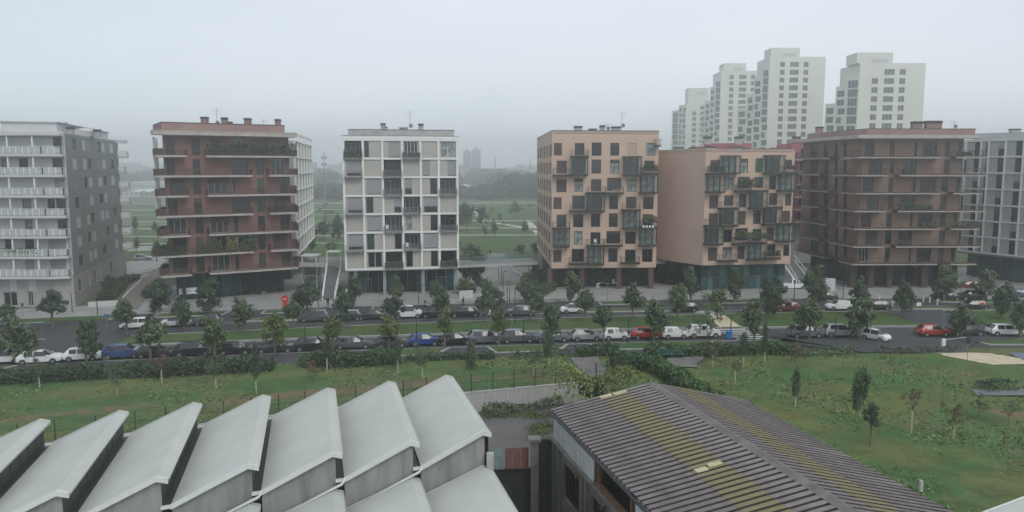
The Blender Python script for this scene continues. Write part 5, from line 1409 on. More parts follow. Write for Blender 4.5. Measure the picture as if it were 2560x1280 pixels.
# gate screen, pillar and wall between factory and barn
def line_pt(px, py, Y): return (xat(px, py, Y), Y)
YG = 49.0
M_tealc = mat('teal_corrugated', (.10, .22, .21), .75, .35, 3, .1, stretch=(2, 2, .4), color2=(.30, .40, .37))
M_redc = mat('red_corrugated', (.16, .07, .065), .8, .35, 3, .1, stretch=(2, 2, .4), color2=(.27, .14, .12))
x0, x1, x2 = xat(1216, 1125, YG), xat(1262, 1122, YG), xat(1322, 1117, YG); zt1, zb1 = zat(1262, 1122, YG), zat(1262, 1174, YG)
R = thing('corrugated_screen', 'peeling teal and dull red corrugated screen between the factory and the pillar', 'fence', (x0, YG, 0))
def corr(x0, x1, z0, z1, m, nm):
    n = int((x1 - x0) / .075); mb = MB()
    for k in range(n):
        a, b = x0 + (x1 - x0) * k / n, x0 + (x1 - x0) * (k + 1) / n; da, db = (.03 if k % 2 else 0), (0 if k % 2 else .03)
        mb.quad((a, da, z0), (b, db, z0), (b, db, z1), (a, da, z1))
    return mb.build(nm, m, R)
nt_ = 2; 
for i in range(nt_): corr((x1 - x0) * i / nt_ + .01, (x1 - x0) * (i + 1) / nt_ - .01, zb1, zt1 + i * .02, M_tealc, 'corrugated_sheet')
for i in range(3): corr((x1 - x0) + (x2 - x1) * i / 3 + .01, (x1 - x0) + (x2 - x1) * (i + 1) / 3 - .01, zb1 + .04, zt1 + .03 + i * .03, M_redc, 'corrugated_sheet')
MB().box(0, x2 - x0, .06, .12, zt1 - .12, zt1 - .04).build('screen_rail', M_rust, R)
M_dkc = mat('shade_dark_wall', (.025, .03, .025), .95, .35, .8, .3, color2=(.055, .055, .048))  # near-black colour stands in for the courtyard shade on these walls
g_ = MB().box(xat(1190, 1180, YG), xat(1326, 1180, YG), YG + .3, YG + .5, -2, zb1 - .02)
put(g_.build('yard_wall', M_dkc), 'wall under the corrugated screen, its dark colour standing for shade', 'wall')
xp0, xp1 = xat(1326, 1180, 48.7), xat(1346, 1180, 48.7)
R = thing('gate_pillar', 'concrete gate pillar with a flat cap beside the corrugated screen', 'pillar', (xp0, 48.4, 0))
MB().box(0, xp1 - xp0, 0, .6, -2, 3.95).build('shaft', M_oldwall2, R); MB().box(-.14, xp1 - xp0 + .14, -.12, .72, 3.95, 4.15).build('cap', M_oldwall2, R)
MB().tube([(.1, -.08, -1), (.1, -.08, 2.4), (.5, -.08, 2.5)], .05, 5).build('pipe', M_grey, R)
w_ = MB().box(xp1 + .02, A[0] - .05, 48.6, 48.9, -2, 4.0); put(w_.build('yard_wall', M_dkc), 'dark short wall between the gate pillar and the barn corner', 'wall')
# dark undergrowth in the courtyard
P = np.stack([rng.uniform(-.5, 6, 9000), rng.uniform(30, 48, 9000), -2 + np.abs(rng.normal(0, .35, 9000))], 1)
put(link('undergrowth', quads_mesh('undergrowth', leaf_quads(P, .25), M_leafd)), kind='stuff')
q_ = [at(random.uniform(1325, 1400), random.uniform(1060, 1108), -2) for _ in range(22)] + [at(random.uniform(1210, 1400), random.uniform(1036, 1044), -2) for _ in range(26)]
P = np.concatenate([np.stack([x + rng.normal(0, .35, 70), y + rng.normal(0, .4, 70), -2 + np.abs(rng.normal(0, .16, 70))], 1) for x, y in q_])
put(link('yard_weeds', quads_mesh('yard_weeds', leaf_quads(P, .16), M_leafy)), kind='stuff')
# corner of another white roof at the bottom right
pa, pb, pc = at(2455, 1284, 5), at(2620, 1222, 5), at(2640, 1330, 5)
R = thing('white_roof_building', 'corner of another white roof at the bottom right edge', 'building', (*pa, 0))
q = [(0, 0), (pb[0] - pa[0], pb[1] - pa[1]), (pb[0] - pa[0] + 4, pb[1] - pa[1] - 12), (3, -12)]
MB().prism(q[::-1], 4.8, 5.0).build('roof', M_membrane, R); MB().prism([(x * .97 + .2, y * .97 - .2) for x, y in q][::-1], 0, 4.8).build('wall', M_oldc, R)
MB().tube([(0, 0, 5.03), (q[1][0], q[1][1], 5.03)], .06, 5).build('roof_trim', M_trim, R)
# ================================================================== cars
M_carglass = mat('car_glass', (.018, .022, .026), .08, 0, spec=.8)
M_head = mat('headlight_glass', (.5, .52, .54), .15, 0, spec=.8); M_tail = mat('tail_light', (.25, .02, .02), .2, 0); M_plate = mat('plate_white', (.6, .6, .6), .5, 0)
M_rim = mat('wheel_rim', (.36, .37, .38), .35, 0, metal=.6); M_ctrim = mat('car_trim', (.025, .025, .027), .6, 0)
CT = dict(hatch=dict(L=4.0, W=.87, H=1.47, ZS=.93, hood=.95, ws=.72, rs=.42, deck=.0), suv=dict(L=4.4, W=.91, H=1.65, ZS=1.05, hood=1.05, ws=.68, rs=.42, deck=0),
          wagon=dict(L=4.6, W=.89, H=1.48, ZS=.92, hood=1.15, ws=.75, rs=.55, deck=0), sedan=dict(L=4.55, W=.88, H=1.43, ZS=.92, hood=1.1, ws=.8, rs=.75, deck=.5),
          small=dict(L=3.55, W=.81, H=1.48, ZS=.92, hood=.72, ws=.7, rs=.32, deck=0), van=dict(L=4.4, W=.90, H=1.86, ZS=1.08, hood=.8, ws=.7, rs=.08, deck=0), pickup=dict(L=4.6, W=.9, H=1.75, ZS=1.05, hood=.95, ws=.6, rs=.15, deck=1.6))
CM = {}
def car_meshes(t, pm, roofm=None):
    key = (t, pm.name, roofm.name if roofm else '')
    if key in CM: return CM[key]
    p = CT[t]; L, W, H, ZS = p['L'], p['W'], p['H'], p['ZS']; xr, xf = -L / 2, L / 2
    xb = xr + .14 + p['deck']; xc = xb + p['rs']; xh = xf - p['hood']; xw = xh - p['ws']; xm = (xc + xw) / 2 + .1
    st = [(xr, .40, .58, .60, W * .88, W * .7), (xr + .05, .26, .80, .82, W * .95, W * .8), (xr + .14, .22, ZS, ZS + .03, W * .98, W * .86)]
    if p['deck']: st.append((xb, .2, ZS, ZS + .03, W, W * .86))
    st += [(xc, .2, ZS + .01, H - .05, W, W * .66), (xc + .16, .2, ZS + .01, H - .02, W, W * .68), (xm - .05, .2, ZS, H, W, W * .70), (xm + .05, .2, ZS, H, W, W * .70),
           (xw - .0, .2, ZS - .01, H - .04, W, W * .68), (xh - .22, .2, ZS - .02, ZS + (H - ZS) * .28, W, W * .80), (xh, .2, ZS - .02, ZS + .03, W, W * .86), ((xh + xf) / 2, .2, ZS - .05, ZS - .01, W * .99, W * .82),
           (xf - .22, .2, ZS - .16, ZS - .11, W * .95, W * .74), (xf - .06, .24, ZS - .34, ZS - .3, W * .86, W * .62), (xf, .34, ZS - .42, ZS - .4, W * .76, W * .5)]
    ib = 3 if p['deck'] else 2; ic = ib + 1; iw = ic + 4; 
    body, gl = MB(), {'windscreen': MB(), 'rear_window': MB(), 'side_window': MB()}
    sec = []
    for (x, zb, zs, zr, w, wr) in st:
        half = [(w * .9, zb), (w, zb + .1), (w * 1.0, (zb + zs) / 2 + .05), (w * .975, zs), (wr, zr - .045 if zr > zs + .1 else zr - .01), (wr * .7, zr), (0, zr + .012)]
        sec.append([(x, y, z) for y, z in half] + [(x, -y, z) for y, z in half[-2::-1]])
    n = len(sec[0])
    for i in range(len(sec) - 1):
        for j in range(n - 1):
            jj = j if j < 6 else n - 2 - j          # mirrored strip index
            tgt = body
            if jj in (4, 5):
                if i in (iw, iw + 1): tgt = gl['windscreen']
                elif i == ib and t != 'van' or (i == ib and t == 'van'): tgt = gl['rear_window']
            if jj == 3 and (i in (ic + 1, ic + 3, iw) or (i == ic + 1)): tgt = gl['side_window'] if not (t == 'van' and i == ic + 1) else body
            a, b, c, d = sec[i][j], sec[i + 1][j], sec[i + 1][j + 1], sec[i][j + 1]
            m = 0
            if tgt is body:
                if jj in (4, 5) and ic <= i < iw and roofm: m = 1
                if jj == 0: m = 2
            tgt.quad(a, d, c, b, m)
    body.poly(sec[0]); body.poly(sec[-1][::-1])
    b_ = [pm, roofm or pm, M_ctrim]
    def weld(mb, name, mats):
        me = mb.mesh(name, mats, True); bm = bmesh.new(); bm.from_mesh(me); bmesh.ops.remove_doubles(bm, verts=bm.verts, dist=.002)
        for e in bm.edges:
            if len(e.link_faces) == 2 and e.calc_face_angle(0) > .7: e.smooth = False
        bm.to_mesh(me); bm.free(); return me
    out = [('body', weld(body, 'body', b_)), *[(k, weld(v, k, M_carglass)) for k, v in gl.items() if v.f]]
    r = .32 if t in ('suv', 'van', 'pickup') else .30
    def cyl(r0, y0, y1, m, r1=None, nn=18):
        mb = MB(); k = len(mb.v)
        for y in (y0, y1): mb.v += [(r0 * cos(2 * pi * q / nn), y, r0 * sin(2 * pi * q / nn)) for q in range(nn)]
        mb.f = [tuple(range(nn - 1, -1, -1)), tuple(range(nn, 2 * nn))] + [(q, (q + 1) % nn, nn + (q + 1) % nn, nn + q) for q in range(nn)]; mb.m = [0] * len(mb.f); return mb.mesh('wheel', m)
    wheels = dict(tyre=cyl(r, -.1, .1, M_rubber), rim=cyl(r * .62, -.112, .112, M_rim, nn=12), arch=cyl(r + .055, -.02, .02, M_ctrim))
    ax = (xr + .72, xf - .82)
    small = []
    hl = MB().box(-.14, .0, -.16, .16, -.055, .055).mesh('headlight', M_head); tl = MB().box(0, .1, -.1, .1, -.1, .1).mesh('tail_light', M_tail)
    mi = MB().box(-.06, .06, -.09, .09, -.06, .07).mesh('wing_mirror', pm); pl = MB().box(-.012, .012, -.25, .25, -.06, .06).mesh('number_plate', M_plate); bp = MB().box(-.05, .03, -W * .62, W * .62, -.1, .08).mesh('grille', M_ctrim)
    for s in (-1, 1):
        small += [('headlight', hl, (xf - .07, s * W * .66, ZS - .30)), ('tail_light', tl, (xr + .02, s * W * .78, ZS - .16)), ('wing_mirror', mi, (xh - .25, s * (W + .08), ZS + .05))]
    small += [('number_plate', pl, (xf + .012, 0, .42)), ('number_plate', pl, (xr - .012, 0, .56 if t != 'van' else .7)), ('grille', bp, (xf - .02, 0, .46 if t != 'suv' else .55))]
    CM[key] = (out, wheels, ax, r, W, small); return CM[key]
PC = dict(white=(.72, .74, .74), black=(.012, .013, .015), dark=(.03, .034, .038), grey=(.085, .095, .105), silver=(.30, .32, .33), slate=(.13, .15, .17), blue=(.02, .05, .28), navy=(.03, .075, .19), red=(.45, .035, .02), maroon=(.18, .02, .025), brown=(.075, .068, .06))
def car(px, py, t, c, label, left=False, yaw=None, cat='car', roof=None, grp=None, name='parked_car', dy=.95):
    x, y = at(px, py); pm = paint('car_' + c, PC[c]); rm = paint('car_' + roof, PC[roof]) if roof else None
    out, wh, ax, r, W, small = car_meshes(t, pm, rm)
    th = math.atan(dS(x)) + (pi if left else 0) if yaw is None else yaw
    R = thing(name, label, cat, (x, y + dy, .0), th, grp)
    for nm, me in out: link(nm, me, R)
    for a in ax:
        for s in (-1, 1):
            w = link('wheel', wh['arch'], R, (a, s * (W - .005), r)); link('tyre', wh['tyre'], w, (0, -s * .055, 0)); link('rim', wh['rim'], w, (0, -s * .04, 0))
    for nm, me, l in small: link(nm, me, R, l)
    return R
GN, GF = 'cars parked along the near kerb', 'cars parked along the far side of the avenue'
car(2, 912, 'hatch', 'white', 'white car cut off by the left edge, in the near parking row', grp=GN)
car(90, 912, 'wagon', 'white', 'white estate car near the left edge of the near parking row', grp=GN)
car(198, 905, 'hatch', 'white', 'white hatchback just left of the dark blue car in the near row', grp=GN)
car(300, 899, 'suv', 'navy', 'dark blue car near the left end of the near parking row', grp=GN)
car(378, 897, 'hatch', 'dark', 'dark car half hidden behind a tree, right of the dark blue car', grp=GN)
car(478, 893, 'suv', 'black', 'black car third right of the dark blue car in the near row', grp=GN) if False else car(478, 893, 'suv', 'black', 'black car two places right of the dark blue car in the near row', grp=GN)
car(583, 889, 'hatch', 'black', 'black hatchback three places right of the dark blue car in the near row', grp=GN)
car(684, 884, 'sedan', 'dark', 'dark green-black saloon behind the yellowish kerb tree, near row', grp=GN)
car(778, 880, 'suv', 'black', 'tall black off-roader below the stair ramp, near row', grp=GN)
car(880, 874, 'wagon', 'grey', 'dark grey estate car right of the tall black off-roader, near row', grp=GN)
car(978, 871, 'hatch', 'brown', 'brownish grey hatchback just left of the bright blue car', grp=GN)
car(1060, 866, 'hatch', 'blue', 'bright blue hatchback in the middle of the near parking row', grp=GN)
car(1137, 864, 'sedan', 'black', 'black saloon just right of the bright blue hatchback', grp=GN)
car(1212, 861, 'suv', 'slate', 'grey crossover two places right of the bright blue hatchback', grp=GN)
car(1295, 859, 'suv', 'grey', 'dark grey crossover three places right of the bright blue hatchback', grp=GN)
car(1380, 857, 'sedan', 'slate', 'grey saloon just left of the silver hatchback, partly behind a tree', grp=GN)
car(1467, 854, 'hatch', 'silver', 'silver hatchback between the grey saloon and the white cars', grp=GN)
car(1541, 852, 'small', 'white', 'small white car just left of the bright red one', grp=GN)
car(1618, 849, 'hatch', 'red', 'bright red hatchback between two small white cars', grp=GN)
car(1690, 849, 'small', 'white', 'small white car just right of the bright red one', grp=GN)
car(1762, 846, 'suv', 'white', 'white crossover last before the zebra crossing', grp=GN)
car(2020, 846, 'suv', 'slate', 'grey-blue crossover first right of the zebra crossing', grp=GN)
car(2105, 844, 'suv', 'silver', 'silver-grey crossover just left of the turning white car', grp=GN)
car(2342, 842, 'hatch', 'red', 'orange-red hatchback near the right end of the near row', grp=GN)
car(2424, 841, 'sedan', 'dark', 'dark saloon behind the orange-red hatchback', grp=GN)
car(2524, 841, 'wagon', 'white', 'white estate car at the right edge of the near row', grp=GN)
car(2200, 856, 'small', 'white', 'white small car turning out of the avenue into the driveway', yaw=radians(-52), name='car', dy=1.2)
car(332, 824, 'hatch', 'white', 'white hatchback at the left end of the far parking row', True, grp=GF)
car(431, 819, 'hatch', 'white', 'second white car from the left in the far parking row', True, grp=GF)
car(512, 815, 'hatch', 'grey', 'grey car right of the two white ones in the far row', True, grp=GF)
car(782, 806, 'suv', 'grey', 'dark grey car in the far row below the stair ramp', True, grp=GF)
car(868, 803, 'hatch', 'dark', 'dark car with a pale roof edge behind a median tree, far row', True, roof='silver', grp=GF)
car(926, 801, 'sedan', 'dark', 'dark saloon just left of the white van in the far row', True, grp=GF)
car(1018, 797, 'van', 'white', 'white delivery van in the far row below the white framed block', False, cat='van', grp=GF)
car(1082, 796, 'hatch', 'black', 'black hatchback just right of the white van', True, grp=GF)
car(1160, 794, 'wagon', 'black', 'black estate car below the right corner of the white framed block', True, grp=GF)
car(1299, 791, 'wagon', 'grey', 'dark grey estate car in front of the plaza', True, grp=GF)
car(1430, 785, 'small', 'white', 'small white car alone in front of the first tan block', True, grp=GF)
car(1714, 781, 'hatch', 'black', 'black car in the far row in front of the second tan block', True, grp=GF)
car(1970, 780, 'hatch', 'maroon', 'dark red car in the far row left of the brown block', True, grp=GF)
car(2103, 777, 'hatch', 'white', 'white hatchback in the far row below the brown block', True, grp=GF)
car(2198, 776, 'hatch', 'dark', 'dark car in the far row just right of the white hatchback under the brown block', True, grp=GF)
car(2440, 776, 'wagon', 'black', 'black estate car on the far side near the right junction', True, grp=GF)
car(2062, 752, 'sedan', 'dark', 'dark car on the forecourt left of the brown block', True)
car(1987, 724, 'pickup', 'white', 'white pickup parked by the stairs beside the brown block', False)
car(2370, 752, 'sedan', 'black', 'black saloon on the pavement under the right end of the brown block', True)
car(2436, 752, 'suv', 'black', 'black crossover behind the black saloon at the right end of the brown block', True)
car(2426, 724, 'hatch', 'maroon', 'dark red car on the ramp beside the grey grid building', True)
car(2550, 746, 'hatch', 'navy', 'dark blue car at the right edge by the grey grid building', True)
car(352, 652, 'hatch', 'silver', 'hazy silver car parked behind the grey block, seen through the left gap', False)
# scooters
def scooter(px, py, c, label):
    x, y = at(px, py); R = thing('motor_scooter', label, 'scooter', (x, y, 0), math.atan(dS(x)))
    pm = paint('car_' + c, PC[c]); mb = MB()
    mb.tube([(-.62, 0, .68), (-.3, 0, .74), (.05, 0, .62)], [.1, .15, .08], 8); mb.tube([(-.55, 0, .45), (-.1, 0, .32), (.3, 0, .3), (.42, 0, .75), (.36, 0, 1.0)], [.14, .14, .1, .12, .09], 8); mb.build('body', pm, R, smooth=True)
    MB().tube([(.34, -.3, 1.05), (.34, .3, 1.05)], .025, 5).build('handlebar', M_ctrim, R); MB().box(-.75, -.45, -.16, .16, .78, 1.05).build('top_box', M_ctrim, R)
    for a in (-.55, .6):
        w = MB(); nn = 12; w.tube([(a, -.05, .23), (a, .05, .23)], .23, nn); w.build('wheel', M_rubber, R)
scooter(1218, 791, 'white', 'white scooter parked left of the dark grey estate car in front of the plaza')
scooter(1072, 768, 'silver', 'scooter on the far pavement behind the black hatchback')

# ================================================================== trees
def crown_points(n, kind, seed):
    r = np.random.default_rng(seed)
    if kind in ('round', 'yellow', 'darkround'):
        k = 22; c = r.normal(size=(k, 3)); c /= np.linalg.norm(c, axis=1)[:, None]; c *= r.uniform(.2, .80, (k, 1)); rad = r.uniform(.18, .42, k)
        c[:, :2] *= np.clip(1.0 - .5 * (c[:, 2:3] + .15), .4, 1.05); c[:, 0] += .08 * r.normal()
    elif kind == 'column':
        k = 12; c = np.stack([r.uniform(-.35, .35, k), r.uniform(-.35, .35, k), np.linspace(-.75, .82, k)], 1); rad = .58 * np.sqrt(np.clip(1 - (c[:, 2] * .98) ** 2, .1, 1)); rad = rad * r.uniform(.7, 1.2, k)
    else:  # sparse
        k = 20; c = r.normal(size=(k, 3)) * .5; rad = r.uniform(.12, .34, k)
    ii = r.choice(k, n, p=rad ** 2 / (rad ** 2).sum()); d = r.normal(size=(n, 3)); d /= np.linalg.norm(d, axis=1)[:, None]
    rr = rad[ii] * (r.uniform(0, 1, n) ** .4); stray = r.uniform(0, 1, n) < .12; rr = np.where(stray, rr * 1.45, rr)
    P = c[ii] + d * rr[:, None] * np.array([1, 1, .85]); d = d + np.array([0, 0, .45]); return P, d
CR = {}
def crown(kind, v, m, n):
    k = (kind, v, m.name)
    if k not in CR:
        P, d = crown_points(n, kind, 100 + v * 7 + len(kind)); CR[k] = quads_mesh('crown', leaf_quads(P, .165 if kind != 'sparse' else .13, normals=d), m)
    return CR[k]
TK = {}
def trunk(v, m):
    if (v, m.name) not in TK:
        r = random.Random(v); mb = MB(); b = [(0, 0, 0), (r.uniform(-.02, .02), r.uniform(-.02, .02), .3), (r.uniform(-.04, .04), r.uniform(-.04, .04), .55), (r.uniform(-.05, .05), 0, .9)]
        mb.tube(b, [.115, .09, .065, .02], 7)
        for i in range(6):
            a = r.uniform(0, 6.28); z = r.uniform(.38, .68); L = r.uniform(.55, 1.0)
            mb.tube([(b[2][0] * z, b[2][1] * z, z), (cos(a) * L * .5, sin(a) * L * .5, z + .13), (cos(a) * L, sin(a) * L, z + .24)], [.04, .028, .01], 5)
        TK[(v, m.name)] = mb.mesh('trunk', m)
    return TK[(v, m.name)]
KM = dict(round=('round', M_leaf, 1700), yellow=('yellow', M_leafy, 1500), dark=('darkround', M_leafd, 1900), column=('column', M_leafd, 1300), rust=('sparse', M_leafr, 700), thin=('sparse', M_leaf, 700), park=('round', M_leaffar, 800))
tcount = 0
def tree(px, pyb, pyt, w, pyc, kind, label, grp=None, name=None, guard=False, cx=0):
    """px,pyb trunk foot; pyt crown top; w crown width in px; pyc crown underside"""
    global tcount; tcount += 1
    x, y = at(px, pyb); d = hypot(x, y); zt = zat(px, pyt, y); zc = max(.3, zat(px, pyc, y)); wd = w / F_PX * y * 1.04
    R = thing(name or {'column': 'columnar_tree', 'rust': 'young_tree', 'thin': 'young_tree', 'park': 'park_tree'}.get(kind, 'street_tree'), label, 'tree', (x, y, 0), 0, grp)
    kk, m, n = KM[kind]; h = zt - zc
    tm = M_bark
    t = link('trunk', trunk(tcount % 5, tm), R, scale=(wd * .42, wd * .42, zt * .93)); t.rotation_euler[2] = tcount * 1.3
    s = max(.75, min(1.6, wd * .42)); t.scale = (s, s, zt * .93) if kind not in ('column', 'rust', 'thin') else (.4, .4, zt * .9)
    var = .88 + .24 * ((tcount * 37) % 10) / 9
    c = link('crown', crown(kk, tcount % 8, m, n), R, (cx, 0, (zt + zc) / 2), tcount * 2.1, scale=(wd * .63 * var, wd * .61 / var, h * .64)); 
    if guard:
        MB().tube([(0, 0, 0), (0, 0, min(2.0, max(1.1, zc)))], .085, 6).build('trunk_guard', M_palebark, R)
    return R
GV, GM, GS, GY, GP = 'trees on the near kerb', 'trees on the far side of the median', 'trees on the far pavement', 'young trees on the meadow', 'trees in the park behind'
for a in [
    (45, 905, 790, 92, 893, 'dark', 'dark kerb tree at the left edge, in front of the white estate car'),
    (217, 912, 800, 62, 893, 'round', 'green kerb tree right of the white hatchback near the left'),
    (377, 907, 782, 70, 870, 'round', 'kerb tree in front of the dark car near the left end of the near row'),
    (537, 903, 789, 66, 866, 'yellow', 'yellow-green kerb tree between the two black cars of the near row'),
    (688, 884, 782, 62, 857, 'yellow', 'yellow-green kerb tree in front of the dark green-black saloon'),
    (832, 882, 791, 62, 850, 'yellow', 'kerb tree between the black off-roader and the dark grey estate car'),
    (973, 874, 778, 60, 837, 'yellow', 'kerb tree in front of the brownish grey hatchback'),
    (1112, 871, 775, 50, 831, 'yellow', 'slender kerb tree between the bright blue and black cars'),
    (1247, 866, 768, 46, 831, 'yellow', 'small yellowish kerb tree between two grey crossovers'),
    (1376, 861, 757, 58, 834, 'round', 'kerb tree in front of the grey saloon'),
    (1509, 856, 760, 54, 822, 'round', 'kerb tree between the silver and small white cars'),
    (1634, 853, 752, 66, 831, 'dark', 'broad dark kerb tree over the bonnet of the bright red hatchback'),
    (1767, 850, 755, 54, 826, 'thin', 'thin sparse kerb tree over the white crossover'),
    (1886, 852, 750, 64, 826, 'dark', 'full dark kerb tree beside the zebra crossing'),
    (2023, 850, 742, 62, 820, 'round', 'kerb tree in front of the grey-blue crossover'),
    (2150, 851, 750, 74, 823, 'dark', 'wide dark kerb tree between the silver-grey crossover and the turning car'),
    (2403, 848, 762, 62, 822, 'dark', 'dark kerb tree between the orange-red hatchback and the dark saloon'),
    (2548, 845, 752, 60, 820, 'dark', 'kerb tree cut by the right edge')]: tree(*a, grp=GV)
for a in [
    (133, 824, 727, 68, 784, 'dark', 'round dark tree alone at the left end of the avenue, before the grey block'),
    (318, 838, 750, 58, 808, 'dark', 'median tree over the first white car of the far row'),
    (460, 828, 738, 50, 806, 'dark', 'median tree between the white cars of the far row'),
    (599, 834, 748, 60, 808, 'dark', 'median tree in front of the right part of the red brick block'),
    (733, 823, 745, 44, 797, 'round', 'median tree left of the dark grey car of the far row'),
    (860, 823, 733, 42, 797, 'dark', 'median tree in front of the left corner of the white framed block'),
    (985, 815, 735, 48, 786, 'dark', 'median tree left of the white van'),
    (1105, 812, 714, 46, 778, 'dark', 'median tree right of the white van'),
    (1212, 807, 700, 44, 785, 'dark', 'tall median tree in front of the white scooter'),
    (1345, 808, 733, 44, 778, 'dark', 'median tree at the right side of the plaza'),
    (1462, 807, 720, 50, 778, 'round', 'median tree right of the lone small white car'),
    (1581, 806, 706, 56, 776, 'round', 'median tree in front of the middle of the first tan block'),
    (1693, 803, 703, 52, 772, 'round', 'median tree in front of the gap between the tan blocks'),
    (1793, 800, 712, 52, 780, 'round', 'median tree left of the median crossing path'),
    (1922, 796, 700, 44, 776, 'dark', 'median tree left of the dark red car'),
    (2036, 792, 664, 54, 750, 'dark', 'tall tree in front of the stairs by the brown block'),
    (2148, 794, 692, 52, 764, 'dark', 'median tree right of the white hatchback under the brown block'),
    (2254, 792, 703, 54, 774, 'dark', 'median tree at the tip before the right junction'),
    (2504, 798, 700, 54, 774, 'dark', 'median tree right of the junction near the right edge')]: tree(*a, grp=GM)
for a in [
    (20, 815, 762, 50, 800, 'dark', 'dark tree at the left edge before the grey block entrance'),
    (400, 783, 700, 52, 776, 'dark', 'pavement tree at the left corner of the red brick block'),
    (528, 788, 700, 56, 770, 'dark', 'pavement tree before the middle of the red brick block'),
    (768, 783, 698, 58, 762, 'dark', 'pavement tree at the foot of the stair ramp'),
    (884, 770, 688, 44, 760, 'dark', 'pavement tree before the left glass front of the white framed block'),
    (990, 766, 690, 40, 744, 'dark', 'pavement tree before the middle column of the white framed block'),
    (1092, 764, 700, 44, 742, 'dark', 'pavement tree before the right glass front of the white framed block'),
    (1320, 757, 694, 50, 745, 'dark', 'pavement tree at the left corner of the first tan block'),
    (1424, 760, 680, 48, 742, 'dark', 'pavement tree before the left glass front of the first tan block'),
    (1727, 760, 670, 50, 738, 'dark', 'pavement tree below the blank wall of the lower tan block'),
    (1836, 758, 672, 46, 738, 'dark', 'pavement tree before the teal glass ground floor'),
    (1935, 756, 690, 50, 740, 'dark', 'pavement tree at the right end of the teal glass ground floor'),
    (2360, 753, 665, 54, 735, 'dark', 'pavement tree before the right end of the brown block'),
    (2460, 752, 676, 56, 735, 'dark', 'pavement tree before the grey grid building'),
    (273, 740, 690, 34, 720, 'dark', 'small round tree beside the grey block side wall')]: tree(*a, grp=GS)
for a in [
    (1192, 720, 618, 46, 700, 'dark', 'tall dark tree beside the footbridge at the right side of the white framed block', 'trees beside the plaza'),
    (1165, 712, 632, 40, 690, 'dark', 'dark tree against the right edge of the white framed block, under the footbridge', 'trees beside the plaza'),
    (1160, 738, 688, 40, 728, 'yellow', 'yellowish bush tree beside the plaza, right of the white framed block', 'trees beside the plaza'),
    (1235, 775, 720, 50, 760, 'dark', 'dark tree in front of the plaza left of the lamp row', 'trees beside the plaza'),
    (1345, 715, 655, 40, 700, 'dark', 'dark tree left of the first tan block, under the end of the footbridge', 'trees beside the plaza'),
    (1322, 735, 680, 40, 722, 'dark', 'dark tree on the right bank of the plaza', 'trees beside the plaza')]: tree(*a[:7], grp=a[7])
for a in [
    (99, 970, 890, 40, 945, 'thin', 'young tree with pale trunk guard near the left edge of the lawn'),
    (293, 992, 905, 44, 958, 'thin', 'sparse young tree on the lawn left of the tallest white roof ridge'),
    (405, 960, 870, 34, 922, 'rust', 'reddish young tree before the hedge, left part of the lawn'),
    (540, 973, 890, 40, 940, 'thin', 'young tree with pale guard on the bright green part of the lawn'),
    (641, 986, 865, 28, 935, 'column', 'slim dark young tree on the lawn above the fourth white roof'),
    (783, 952, 898, 40, 938, 'rust', 'low reddish young tree before the hedge, below the stair ramp'),
    (818, 928, 846, 24, 895, 'column', 'slim dark tree with pale trunk in the hedge line, below the black off-roader'),
    (995, 931, 846, 22, 897, 'column', 'slim dark tree with pale trunk right of the dense hedge'),
    (1056, 948, 872, 36, 918, 'thin', 'thin young tree with pale trunk on the lawn below the bright blue car'),
    (1180, 924, 855, 34, 920, 'column', 'dark cone-shaped tree standing on the lawn before the driveway gap'),
    (1334, 940, 880, 34, 910, 'thin', 'sparse young tree on the lawn left of the bare path'),
    (1372, 912, 834, 28, 888, 'column', 'slim dark tree with pale trunk below the grey saloon'),
    (1782, 917, 850, 44, 888, 'rust', 'reddish young tree right of the green bench'),
    (1858, 916, 838, 26, 885, 'column', 'slim young tree in the hedge line below the blue bin'),
    (1911, 911, 813, 20, 880, 'column', 'tall narrow dark cypress-like tree below the zebra crossing'),
    (1990, 915, 855, 44, 895, 'rust', 'reddish bushy young tree right of the narrow dark tree'),
    (1837, 958, 900, 20, 925, 'thin', 'bare young tree with white guard above the barn roof end'),
    (1988, 1020, 925, 26, 984, 'column', 'dark columnar young tree in the middle of the right meadow'),
    (2158, 1010, 916, 38, 985, 'dark', 'taller of the pair of dark trees on the right meadow'),
    (2139, 1052, 938, 30, 1018, 'column', 'front one of the pair of dark trees on the right meadow, with a dark trunk'),
    (2175, 1117, 1012, 40, 1062, 'dark', 'small dark round tree with a long pale trunk in front of the dark pair'),
    (2277, 1086, 968, 34, 1010, 'rust', 'russet sparse young tree in the centre of the right meadow'),
    (2383, 1098, 1005, 42, 1062, 'rust', 'thin russet young tree right of the centre of the right meadow'),
    (2448, 1046, 990, 40, 1020, 'thin', 'young tree with a flat crown by the bare soil near the right edge'),
    (2520, 1065, 1000, 44, 1030, 'thin', 'young tree nearest the right edge of the meadow')]: tree(*a, grp=GY, guard=a[5] in ('thin', 'column', 'rust') and a[0] not in (2139, 783, 1990, 1180, 2448, 2520))
